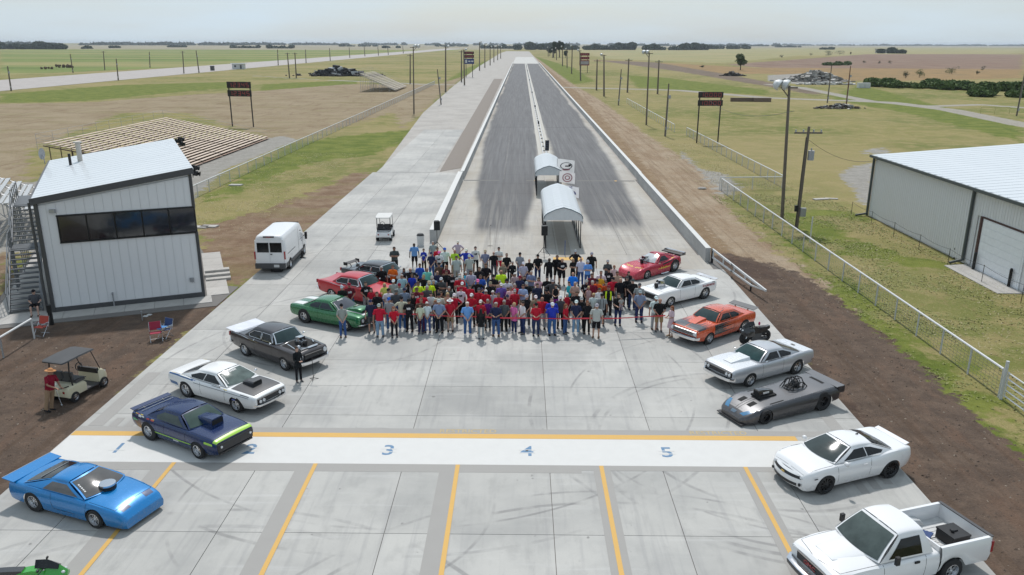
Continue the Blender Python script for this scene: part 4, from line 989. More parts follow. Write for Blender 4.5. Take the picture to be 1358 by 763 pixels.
def junk(name, px, py, W1, D1, H1, n, cols, label, cat, seed, smax=.9):
    b0 = gp(px, py); rn = random.Random(seed); ms = [mat('%s_%d' % (name, i), srgb(*c), .8, var=.1) for i, c in enumerate(cols)]; m_ = MB()
    for i in range(n):
        x, y = rn.gauss(0, .33), rn.gauss(0, .33); hh = max(0, 1 - math.hypot(x, y) * 1.25)
        M = Matrix.Translation((x * W1, y * D1, rn.uniform(.05, 1) * H1 * hh + .1)) @ Matrix.Rotation(rn.uniform(0, 3), 4, 'Z') @ Matrix.Rotation(rn.uniform(-.5, .5), 4, 'X')
        s_ = rn.uniform(.3, 1) * smax; m_.box(0, 0, 0, s_ * rn.uniform(.6, 1.8), s_ * rn.uniform(.6, 1.3), s_ * rn.uniform(.2, .7), 0, rn.randrange(len(ms)), M)
    o = m_.build(name, ms, None, loc=(*b0, 0)); return tag(o, label, cat, kind='stuff')
junk('concrete_rubble', 1080, 108, 17, 9, 4.6, 700, [(158,152,144), (176,172,164), (132,126,118), (196,192,186)], 'grey heap of broken concrete slabs on the far right', 'rubble', 1, 1.5)
junk('broken_slabs', 1094, 112.5, 13, 3, .9, 110, [(214,212,206), (196,194,188)], 'row of pale broken concrete slabs in front of the rubble heap', 'rubble', 2, 1.7)
junk('scrap_heap', 1113, 144, 6.5, 2.6, 1.3, 150, [(170,166,158), (110,96,88), (60,56,54), (206,204,198)], 'scrap heap of boards and metal under the two leaning poles', 'scrap', 3, .8)
junk('scrap_pile', 449, 101, 22, 6, 4.2, 260, [(44,44,46), (54,52,52), (196,198,200), (88,84,82)], 'dark pile of scrap and pale sheets left of the steel bleachers', 'scrap', 4, 2.4)
junk('debris_pile', 1067, 90, 8, 4, 1.6, 80, [(84,80,78), (120,112,104)], 'small dark heap in the reeds beyond the concrete rubble', 'rubble', 5, 1.4) if False else None
junk('soil_heap', 972, 101, 7, 3, 2.2, 90, [(66,60,56), (84,76,70)], 'small dark heap beside the lone tree on the right', 'heap', 6, 1.6)
def minicar(px, py, ang, colr, label):
    b0 = gp(px, py); r = root('parked_car', (*b0, 0), ang, label, 'car')
    MB().rings([[(x, y, z) for y, z in ((-.85, .35), (-.9, .8), (-.7, zt), (.7, zt), (.9, .8), (.85, .35))] for x, zt in ((-2.3, .8), (-2.1, .95), (-1.4, 1.0), (-1.0, 1.4), (.3, 1.42), (.9, 1.0), (2.0, .9), (2.3, .75))]).build('body', mat('car_paint_%d%d%d' % colr, srgb(*colr), .3), r, smooth=40)
    for x in (-1.4, 1.4):
        for y in (-.8, .8): MB().tube([(x, y - .1, .33), (x, y + .1, .33)], .33, 12).build('wheel', m_black, r)
b0 = gp(1141, 117)
for k, (px, lab) in enumerate(((1141, 'white tank lying by the green thicket, left of two'), (1149, 'dark-fronted white box by the green thicket, right of two'))):
    b0 = gp(px, 117); tag(MB().box(0, 0, .9, 2.0, 1.6, 1.7).box(.1 if k == 0 else -.3, -.82, .8, .8, .05, 1.2).build('storage_tank' if k == 0 else 'storage_box', m_wpaint, None, loc=(*b0, 0)), lab, 'tank' if k == 0 else 'box')
a, b = gp(962, 133), gp(1030, 137); r = root('culvert_wall', ((a[0] + b[0]) / 2, (a[1] + b[1]) / 2, 0), 0, 'long low brown wall lying in the grass right of the scoreboard', 'wall')
MB().box(0, 0, .45, b[0] - a[0], .5, .9).box((b[0] - a[0]) / 2 - 2.4, -.5, .5, 4.5, 1.2, 1.0).build('wall', mat('brown_culvert', srgb(132,114,100), .9, var=.15), r); MB().box(0, 0, .93, b[0] - a[0] + .2, .8, .08).build('cap', m_joint, r)
a = gp(1300, 151); r = root('yellow_barrier_rail', (*a, 0), -.05, 'pale yellow pipe frame standing in the grass by the gravel road', 'barrier')
MB().tube([(0, 0, 0), (0, 0, 1.4)], .06, 6).tube([(6.1, 0, 0), (6.1, 0, 1.4)], .06, 6).tube([(0, 0, 1.4), (6.1, 0, 1.4)], .06, 6).tube([(3, 0, 0), (3, 0, 1.4)], .05, 6).build('frame', mat('yellow_pipe', srgb(206,200,130), .6), r)
a = gp(1095, 265); tag(MB().box(-.5, 0, .06, 1.5, .5, .1, .3).box(.7, .3, .05, 1.1, .4, .08, -.2).build('loose_boards', m_walk, None, loc=(*a, 0)), 'pale boards lying in the grass behind the transformer pole', 'boards')
a = gp(931, 251); tag(MB().ball((0, 0, .08), (.5, .35, .16), 8, 4).build('stone', m_old, None, loc=(*a, 0)), 'flat pale stone on the dirt track near the fence corner', 'stone')
for k, (px, py) in enumerate(((265, 302), (278, 301), (313, 246))):
    a = gp(px, py); tag(MB().prism([(-.7, -.35), (.6, -.4), (.7, .3), (-.6, .38)], .0, .1).build('flat_slab', m_walk, None, loc=(*a, 0)), ('flat pale slab beside the tower wall, left of two', 'flat pale slab right of the other beside the tower wall', 'lone pale slab on the soil beside the left fence')[k], 'slab')

LEAF = {}
def leafm(name, dark, light, sc=.6):
    if name in MATS: return MATS[name]
    t = NT(name); tc = t.n('ShaderNodeTexCoord').outputs['Object']; n_ = t.noise(sc, 4, .6, vec=tc); n2_ = t.noise(sc * 8, 2, .6, vec=tc)
    t.set(t.mix(t.math('MULTIPLY_ADD', n2_, .5, t.math('MULTIPLY', n_, .5)), dark, light), .75, 0, 0, .2); MATS[name] = t.m; return t.m
m_leafd = leafm('dark_foliage', (.022, .036, .022), (.06, .085, .038)); m_leafg = leafm('green_foliage', (.045, .075, .028), (.11, .15, .05)); m_leafs = leafm('shrub_foliage', (.05, .09, .025), (.12, .17, .05), .15)
m_bark = mat('tree_bark', (.09, .07, .05), .9)
def leaves(m_, lobes, n, size, rn):
    """many small leaf faces through lumpy lobes (cx,cy,cz,rx,ry,rz)"""
    vol = [l[3] * l[4] * l[5] for l in lobes]; tot = sum(vol)
    for l, v in zip(lobes, vol):
        for _ in range(max(6, int(n * v / tot))):
            while True:
                p = Vector((rn.uniform(-1, 1), rn.uniform(-1, 1), rn.uniform(-1, 1)))
                if .25 < p.length < 1: break
            p = p.normalized() * (p.length ** .5)
            c = Vector((l[0] + p.x * l[3], l[1] + p.y * l[4], max(.05, l[2] + p.z * l[5])))
            a = Vector((rn.gauss(0, 1), rn.gauss(0, 1), rn.gauss(0, .6))).normalized(); b = a.cross(Vector((rn.gauss(0, 1), rn.gauss(0, 1), rn.gauss(0, 1)))).normalized()
            s_ = size * rn.uniform(.5, 1.3)
            m_.add([c - a * s_, c + b * s_ * .6, c + a * s_, c - b * s_ * .6], [(0, 1, 2, 3)])
    return m_
def tree(px, py, h, w, label, seed, m=None, group=None, cat='tree', name='broadleaf_tree', n=900, low=.25):
    b0 = gp(px, py); rn = random.Random(seed); r = root(name, (*b0, 0), 0, label, cat, group)
    if h > 3: 
        tk = MB().tube([(0, 0, 0), (rn.uniform(-.2, .2), 0, h * .35), (rn.uniform(-.3, .3), 0, h * .7)], [h * .035, h * .026, h * .01], 7)
        for k in range(4): a = rn.uniform(0, 6.28); tk.tube([(0, 0, h * (.25 + .08 * k)), (math.cos(a) * w * .3, math.sin(a) * w * .3, h * (.5 + .08 * k))], [h * .014, h * .006], 5)
        tk.build('trunk', m_bark, r)
    lobes = []
    for k in range(9):
        a = rn.uniform(0, 6.28); q = rn.uniform(0, .33) * w; zz = rn.uniform(low + .15, .85) * h
        lobes.append((math.cos(a) * q, math.sin(a) * q, zz, w * rn.uniform(.16, .28), w * rn.uniform(.16, .28), h * rn.uniform(.12, .2)))
    leaves(MB(), lobes, n, max(.12, h * .045), rn).build('crown', m or m_leafd, r)
    return r
for k, (px, py, h, w, lab) in enumerate(((734, 76.5, 17, 9, 'tall dark tree, left of the pair beside the far end of the strip'), (742, 76.5, 17, 9, 'tall dark tree, right of the pair beside the far end of the strip'), (729, 74.5, 9, 8, 'low dark tree at the left foot of the tall pair'), (750, 77, 8, 8, 'low dark round tree right of the tall pair'))):
    tree(px, py, h, w, lab, 20 + k, n=1500)
tree(982, 93, 9.0, 8.5, 'lone bushy green tree in the dry field on the right', 31, m_leafg, n=1800)
tree(931, 91, 1.9, 3.4, 'small dark bush in the field left of the lone tree', 32, m_leafd, cat='bush', name='bush')
for k, (px, py, h, w, lab) in enumerate(((1098, 74.5, 7, 12, 'wide dark bush in the row across the far field, left one'), (1113, 73.5, 6, 18, 'longest dark bush of the row across the far field'), (1075, 74, 3.5, 7, 'low bush at the left of the row across the far field'), (1128, 72.5, 4, 5, 'small bush at the right end of the row across the far field'), (1036, 76.5, 3.6, 5, 'small lone bush left of the row across the far field'),
                                         (1146, 84, 2.2, 4, 'small brown bush at the left of three in the ploughed field'), (1166, 84.5, 2.2, 3, 'small brown bush in the middle of three in the ploughed field'), (1180, 85, 2.4, 4, 'small brown bush at the right of three in the ploughed field'),
                                         (1201, 104, 3.4, 4, 'dark shrub rising behind the left end of the thicket'), (1219, 103, 3.8, 6.5, 'leaning green shrub behind the middle of the thicket'), (1262, 98, 4.2, 8, 'pale green bush in the reeds beyond the thicket'), (1296, 99, 2.2, 2.4, 'tiny dark bush in the reeds at the right'), (1303, 93.5, 2.6, 3, 'small leaning bush in the reeds at the far right'))):
    tree(px, py, h, w, lab, 50 + k, m_leafg if k in (9, 10) else m_leafd, cat='bush', name='bush', n=500, low=.0)
# thickets and far tree lines: nobody could count these
def belt(name, p0, p1, depth, h, n, m, label, seed, size, gap=.0, lump=14):
    a, b = Vector((*gp(*p0), 0)), Vector((*gp(*p1), 0)); rn = random.Random(seed); L_ = (b - a).length; lobes = []
    k = max(4, int(L_ / (h * 1.1)))
    for i in range(k):
        t_ = (i + rn.random()) / k
        if rn.random() < gap: continue
        p = a.lerp(b, t_); hh = h * rn.uniform(.55, 1.0) * (1 + .25 * math.sin(t_ * lump)); lobes.append((p.x - a.x, p.y - a.y + rn.uniform(-.5, .5) * depth, hh * .5, h * rn.uniform(.6, 1.1), depth * rn.uniform(.3, .5), hh * .55))
    o = leaves(MB(), lobes, n, size, rn).build(name, m, None, loc=tuple(a)); return tag(o, label, 'trees' if 'tree' in name else 'thicket', kind='stuff')
belt('thicket', (1150, 114), (1358, 122), 16, 3.0, 7000, m_leafs, 'long bright green thicket of low shrubs on the right', 1, .7)
belt('thicket', (1275, 127), (1345, 128), 9, 3.4, 3200, m_leafs, 'rounded green shrub mass at the near end of the thicket', 2, .6)
belt('thicket', (1094, 87), (1128, 86.5), 8, 2.4, 1500, m_leafs, 'flat green shrub patch in the dry reeds', 3, .8)
belt('treeline', (684, 66.2), (938, 66.6), 60, 15, 16000, m_leafd, 'long far line of trees beyond the end of the strip', 4, 3.4)
belt('treeline', (930, 65.2), (994, 65.2), 60, 10, 3000, m_leafd, 'short far tree line right of the long one', 5, 3.4)
belt('treeline', (0, 65.4), (92, 65.6), 60, 12, 5500, m_leafd, 'dense dark far tree line at the left edge', 6, 3.2)
belt('treeline', (640, 64.5), (690, 65), 60, 9, 3000, m_leafd, 'low far tree line left of the strip end', 7, 3)
belt('treeline', (1168, 71), (1196, 71.2), 22, 9, 2200, m_leafd, 'dark clump of trees round a building in the far field', 8, 2.2)
for k, (x0, x1, y, h) in enumerate(((222,250,63,16),(308,345,64,16),(355,388,64.5,18),(450,500,62,22),(506,529,64,18),(578,620,62,28),(1090,1106,66,16),(1030,1060,63,20),(150,155,64,12),(110,114,65,14))):
    belt('treeline', (x0, y), (x1, y), 40, h * .38, 700, m_leafd, 'far clump of trees on the plain, number of others like it along the horizon' if False else 'far dark clump of trees standing on the plain near the horizon', 60 + k, 3.2, .1)['group'] = 'far tree clumps'
for k, (x0, x1) in enumerate(((-60, 330), (330, 700), (700, 1030), (1030, 1420))):
    belt('horizon_treeline', (x0, 59.9 if x0 < 700 else 60.6), (x1, 60.4 if x0 < 700 else 61.6), 200, 10, 3500, m_leafd, 'faint hazy line of trees along the horizon', 90 + k, 12, .6, 40)['group'] = 'trees on the horizon'
a = gp(1172, 70.6); r = root('farm_shed', (*a, 0), 0, 'pale low building in front of the dark tree clump in the far field', 'building'); MB().box(0, 0, 3, 26, 10, 6).build('wall', m_walk, r); MB().prism([(-14, -6), (14, -6), (14, 6), (-14, 6)], 6, 7.2).build('roof', m_old, r)

# low wire fence along the warehouse, overhead cables
r = root('wire_fence', (29.4, 70, 0), 0, 'low dark wire strung on thin stakes in front of the warehouse wall', 'fence')
w_ = MB(); st2 = MB().tube([(0, 0, 0), (0, 0, 1.15)], .02, 5).mesh('stake', m_blacks)
for i in range(8): link_mesh('stake', st2, r, (0, -i * 4.2, 0))
for i in range(7): w_.tube([(0, -(i + q / 4) * 4.2, 1.1 - .12 * math.sin(PI * q / 4)) for q in range(5)], .012, 4, cap=False)
w_.build('wire', m_blacks, r)
def cable(p, q, sag, label, rr=.015):
    pts = [Vector(p).lerp(Vector(q), k / 14) - Vector((0, 0, sag * 4 * (k / 14) * (1 - k / 14))) for k in range(15)]
    tag(MB().tube(pts, rr, 4, cap=False).build('power_cable', m_blacks, None), label, 'cable')
cable((21.6, 60.6, 7.6), (30.7, 69.0, 5.0), .7, 'thin cable sagging from the transformer pole to the warehouse corner')
cable((20.9, 62.5, 9.6), (27.6, 126, 7.4), 1.6, 'thin cable running from the tall light pole towards the short pole by the scoreboard')
# grass tufts and clods: nobody could count these
def tufts(name, boxes, n, h, m, seed, label):
    rn = random.Random(seed); b = MB()
    tot = sum((x1 - x0) * (y1 - y0) for x0, x1, y0, y1 in boxes)
    for x0, x1, y0, y1 in boxes:
        for _ in range(int(n * (x1 - x0) * (y1 - y0) / tot)):
            x, y = rn.uniform(x0, x1), rn.uniform(y0, y1)
            if math.sin(x * .9 + 2 * math.sin(y * .31)) + math.sin(y * .7 + x * .2) < rn.uniform(-1.2, .9): continue
            for k in range(3):
                a = rn.uniform(0, 6.28); hh = h * rn.uniform(.4, 1.2); w = hh * .2; dx, dy = math.cos(a) * w, math.sin(a) * w
                b.add([(x - dx, y - dy, 0.005), (x + dx, y + dy, 0.005), (x + dy * 4.5, y - dx * 4.5, hh * .45)], [(0, 1, 2)])
    o = b.build(name, m, None); tag(o, label, 'grass', kind='stuff')
m_tg = leafm('verge_grass_blades', (.16, .19, .05), (.34, .33, .14), 1.2); m_td = leafm('dry_grass_blades', (.34, .29, .16), (.48, .42, .25), 1.2)
tufts('verge_grass', [(18.9, 22.5, 18, 82), (22.5, 30.2, 40, 80)], 15000, .15, m_tg, 1, 'tufts of green grass along the white pipe fence')
tufts('dry_grass', [(21.5, 30, 30, 100), (-31.5, -22, 62, 110), (19, 27, 84, 130)], 12000, .13, m_td, 2, 'tufts of dry grass scattered over the verges')
def clods(name, boxes, n, s0, s1, m, seed, label):
    rn = random.Random(seed); b = MB(); tot = sum((x1 - x0) * (y1 - y0) for x0, x1, y0, y1 in boxes)
    for x0, x1, y0, y1 in boxes:
        for _ in range(int(n * (x1 - x0) * (y1 - y0) / tot)):
            x, y, s_ = rn.uniform(x0, x1), rn.uniform(y0, y1), s0 + (s1 - s0) * rn.random() ** 3
            p = [(x + s_ * math.cos(a) * rn.uniform(.7, 1.2), y + s_ * math.sin(a) * rn.uniform(.7, 1.2), 0) for a in (0, 1.6, 3.1, 4.7)]
            b.add(p + [(x + rn.uniform(-.3, .3) * s_, y + rn.uniform(-.3, .3) * s_, s_ * rn.uniform(.5, .9))], [(0, 1, 4), (1, 2, 4), (2, 3, 4), (3, 0, 4)])
    o = b.build(name, m, None); tag(o, label, 'soil', kind='stuff')
m_cl = mat('soil_clod', srgb(112,95,82), .95, var=.2, scale=2); m_st = mat('pale_stone', srgb(172,158,140), .9, var=.15, scale=3)
clods('soil_clods', [(13.9, 18.8, 16, 50), (-28, -18.0, 20, 38)], 3800, .02, .08, m_cl, 3, 'clods of dark soil on both sides of the concrete')
clods('pale_stones', [(13.8, 19, 16, 90), (-28, -18, 20, 38), (-26, -18, 50, 80)], 1500, .015, .06, m_st, 4, 'small pale stones scattered over the bare soil')

r = root('farm_gate', (20.56, 31.2, 0), 0, 'white tubular five-rail gate at the near end of the pipe fence', 'gate')
for k in range(5): MB().tube([(0, 0, .25 + k * .26), (0, -4.2, .25 + k * .26)], .032, 6).build('rail', m_wpaint, r)
for yy in (0, -1.4, -2.8, -4.2): MB().tube([(0, yy, .2), (0, yy, 1.34)], .034, 6).build('upright', m_wpaint, r)
MB().tube([(0, .2, 0), (0, .2, 1.75)], .07, 8).build('gate_post', m_wpaint, r)

# ================================================================= VEHICLES
m_tyre = mat('tyre_rubber', (.018, .018, .019), .85, var=.15, scale=8)
m_chrome = mat('chrome', (.72, .73, .75), .12, 1.0, var=.02)
m_alrim = mat('polished_rim', (.55, .56, .58), .25, 1.0, var=.03)
m_brim = mat('black_rim', (.02, .02, .022), .3, .4, var=.03)
m_well = mat('dark_underbody', (.012, .012, .012), .9)
m_wind = mat('windscreen_glass', (.03, .052, .054), .03, var=.3, scale=1.2, coat=0, spec=.32)
m_side = mat('side_window_glass', (.008, .009, .010), .06, var=.1, coat=.1, spec=.4)
m_greyg = mat('grey_plexiglass', (.10, .10, .10), .05, var=.2, scale=1.5, coat=0, spec=.3)
m_headl = mat('headlight_glass', (.62, .64, .66), .08, .2, coat=1.0)
m_redl = mat('tail_light_red', (.30, .015, .02), .2, coat=.8)
m_grille = mat('grille_black', (.016, .016, .018), .45)
m_seat = mat('dark_seat', (.03, .03, .032), .7)

def pchip(xs_, ys_, x):
    xs_ = np.array(xs_, float); ys_ = np.array(ys_, float); h = np.diff(xs_); dl = np.diff(ys_) / h; d = np.zeros(len(xs_))
    for i in range(1, len(xs_) - 1):
        if dl[i - 1] * dl[i] > 0:
            w1, w2 = 2 * h[i] + h[i - 1], h[i] + 2 * h[i - 1]; d[i] = (w1 + w2) / (w1 / dl[i - 1] + w2 / dl[i])
    d[0], d[-1] = dl[0], dl[-1]
    i = int(np.clip(np.searchsorted(xs_, x) - 1, 0, len(h) - 1)); t_ = (x - xs_[i]) / h[i]
    return float((2*t_**3-3*t_**2+1)*ys_[i] + (t_**3-2*t_**2+t_)*h[i]*d[i] + (-2*t_**3+3*t_**2)*ys_[i+1] + (t_**3-t_**2)*h[i]*d[i+1])

class Body:
    """a car body lofted through cross-sections. key rows: (x, half width, bottom z, shoulder z, centre top z)"""
    def __init__(s, keys, axles, ra, rb=None, tumble=.07, tuck=.06, crease=.55, shoulder=.86):
        s.k = sorted(keys); s.ax = axles; s.ra = ra; s.rb = rb or ra; s.tumble, s.tuck, s.crease, s.sh = tumble, tuck, crease, shoulder
        s.x0, s.x1 = s.k[0][0], s.k[-1][0]
    def at(s, x):
        X = [k[0] for k in s.k]; return [pchip(X, [k[j] for k in s.k], x) for j in (1, 2, 3, 4)]
    def bottom(s, x, zb):
        for a, r, zc in ((s.ax[0], s.ra, s.ra - .06), (s.ax[1], s.rb, s.rb - .06)):
            dx = abs(x - a)
            if dx < r: zb = max(zb, zc + math.sqrt(max(r * r - dx * dx, 0)) * .93)
        return zb
    def sec(s, x, arch=True):
        w, zb, zs, zt = s.at(x); z0 = s.bottom(x, zb) if arch else zb; z0 = min(z0, zs - .07)
        H_ = zs - zb; g = lambda q: max(z0 + (zs - z0) * .001 * 0, zb + H_ * q)
        zz = [z0 + (zs - z0) * q for q in (0, .18, .4, .62, .82, .94)]
        def wy(z):
            q = (z - zb) / H_
            return w * (1 - s.tuck * max(0, (.5 - q) / .5) ** 1.6 - s.tumble * max(0, (q - s.crease) / (1 - s.crease)) ** 2)
        p = [(wy(z), z) for z in zz]
        ws = w * s.sh
        p += [(wy(zs) * .5 + ws * .5 + .01, zs - .004), (ws, zs + (zt - zs) * .12), (ws * .82, zs + (zt - zs) * .42), (ws * .55, zs + (zt - zs) * .75), (ws * .28, zs + (zt - zs) * .94), (0, zt)]
        return p
    def P(s, x, u, off=0.0, arch=False):
        """point on the skin: u 0 bottom edge .. 1 centre line (negative u: right side)"""
        sg = 1 if u >= 0 else -1; u = min(abs(u), 1.0); p = s.sec(x, arch); t_ = u * (len(p) - 1); i = min(int(t_), len(p) - 2); f = t_ - i
        y, z = p[i][0] * (1 - f) + p[i + 1][0] * f, p[i][1] * (1 - f) + p[i + 1][1] * f
        if off:
            dy, dz = p[i + 1][0] - p[i][0], p[i + 1][1] - p[i][1]; l = math.hypot(dy, dz) or 1; y += dz / l * off; z += -dy / l * off
        return Vector((x, sg * y, z))
    def stations(s):
        st_ = set(np.round(np.linspace(s.x0, s.x1, 40), 4))
        for a, r in ((s.ax[0], s.ra), (s.ax[1], s.rb)):
            for k in range(15): st_.add(round(a + r * math.cos(PI * k / 14), 4))
        for k in s.k: st_.add(round(k[0], 4))
        return sorted(x for x in st_ if s.x0 <= x <= s.x1)
    def build(s, parent, m, name='body'):
        rows = []
        for x in s.stations():
            h = s.sec(x); rows.append([(x, -y, z) for y, z in h] + [(x, y, z) for y, z in h[::-1][1:]])
        b = MB().grid(rows)
        for r_ in (rows[0], rows[-1]): b.add(r_, [tuple(range(len(r_)))])
        # inner lips so that the arches have thickness
        return b.build(name, m, parent, smooth=38)
    def patch(s, parent, name, m, x0, x1, u0, u1, off=.004, nx_=14, nu=6, both=True, label=None, smooth=38, fx=None):
        """a piece of skin lying proud of the body between x0..x1 and u0..u1 (fx shapes the outline)"""
        out = []
        for sg in ((1, -1) if both and not (u0 < 0 < u1) else (1,)):
            rows = []
            for i in range(nx_ + 1):
                t_ = i / nx_; x = x0 + (x1 - x0) * t_; a, b_ = (u0, u1) if fx is None else fx(t_)
                if u0 < 0 and u1 > 0 or (fx and a < 0 < b_): 
                    # spans the centre line: walk from -a over 1 to b
                    A, B = 1 - abs(a), 1 - abs(b_); us = [(-1, abs(a) + A * j / nu) for j in range(nu)] + [(1, 1 - B * j / nu) for j in range(nu + 1)]
                    rows.append([s.P(x, sg_ * uu if sg_ > 0 else -uu, off) for sg_, uu in us])
                else: rows.append([s.P(x, sg * (a + (b_ - a) * j / nu), off) for j in range(nu + 1)])
            o = MB().grid(rows).build(name, m, parent, smooth=smooth, label=label); out.append(o)
        return out

def wheel_meshes(key, r, w, rim, spokes, rimr=.62, dish=.05):
    """tyre and rim with axle along y, outer face towards +y"""
    n = 28; T_ = MB(); prof = [(r * rimr, -w / 2), (r * .93, -w / 2), (r, -w / 2 + .03), (r * 1.003, 0), (r, w / 2 - .03), (r * .93, w / 2), (r * rimr, w / 2)]
    T_.rings([[(q * math.cos(2 * PI * j / n), y, q * math.sin(2 * PI * j / n)) for j in range(n)] for q, y in prof], cap=False)
    tm = T_.mesh('tyre', m_tyre, 35)
    R_ = MB(); q = r * rimr
    R_.rings([[(a * math.cos(2 * PI * j / n), y, a * math.sin(2 * PI * j / n)) for j in range(n)] for a, y in ((q, -w / 2 + .01), (q * 1.02, w / 2 + .004), (q * .93, w / 2 + .006), (q * .88, w / 2 - dish), (q * .8, w / 2 - dish * 1.6))], cap=False)
    R_.ball((0, w / 2 - dish * .9, 0), (q * .2, .03, q * .2), 12, 6)
    for k in range(spokes):
        a = 2 * PI * k / spokes; ca_, sa_ = math.cos(a), math.sin(a); ww = q * (.16 if spokes <= 6 else .09)
        px = [(q * .1, -ww), (q * .9, -ww * 1.25), (q * .9, ww * 1.25), (q * .1, ww)]
        vs = [(x * ca_ - z * sa_, w / 2 - dish * (.8 if x < q * .5 else 1.1), x * sa_ + z * ca_) for x, z in px] + [(x * ca_ - z * sa_, w / 2 - dish - .06, x * sa_ + z * ca_) for x, z in px]
        R_.add(vs, [(0, 1, 2, 3), (4, 7, 6, 5), (0, 4, 5, 1), (1, 5, 6, 2), (2, 6, 7, 3), (3, 7, 4, 0)])
    rm = R_.mesh('rim', rim, 35)
    D_ = MB().tube([(0, -w / 2 + .02, 0), (0, w / 2 - dish - .07, 0)], q * .97, 20).mesh('brake', m_well)
    return tm, rm, D_
def add_wheels(parent, axles, track, rf, wf, rr, wr, rim, spokes=5, rimf=.62, rimr=.62, dish=.05, hub=True):
    cache = {}
    for ax, r, w, rq in ((axles[0], rf, wf, rimf), (axles[1], rr, wr, rimr)):
        tm, rm, dm = wheel_meshes('', r, w, rim, spokes, rq, dish)
        for sg in (1, -1):
            o = link_mesh('wheel', tm, parent, (ax, sg * (track - w / 2), r), 0 if sg > 0 else PI); o.name = 'wheel'
            link_mesh('rim', rm, o); link_mesh('brake', dm, o)

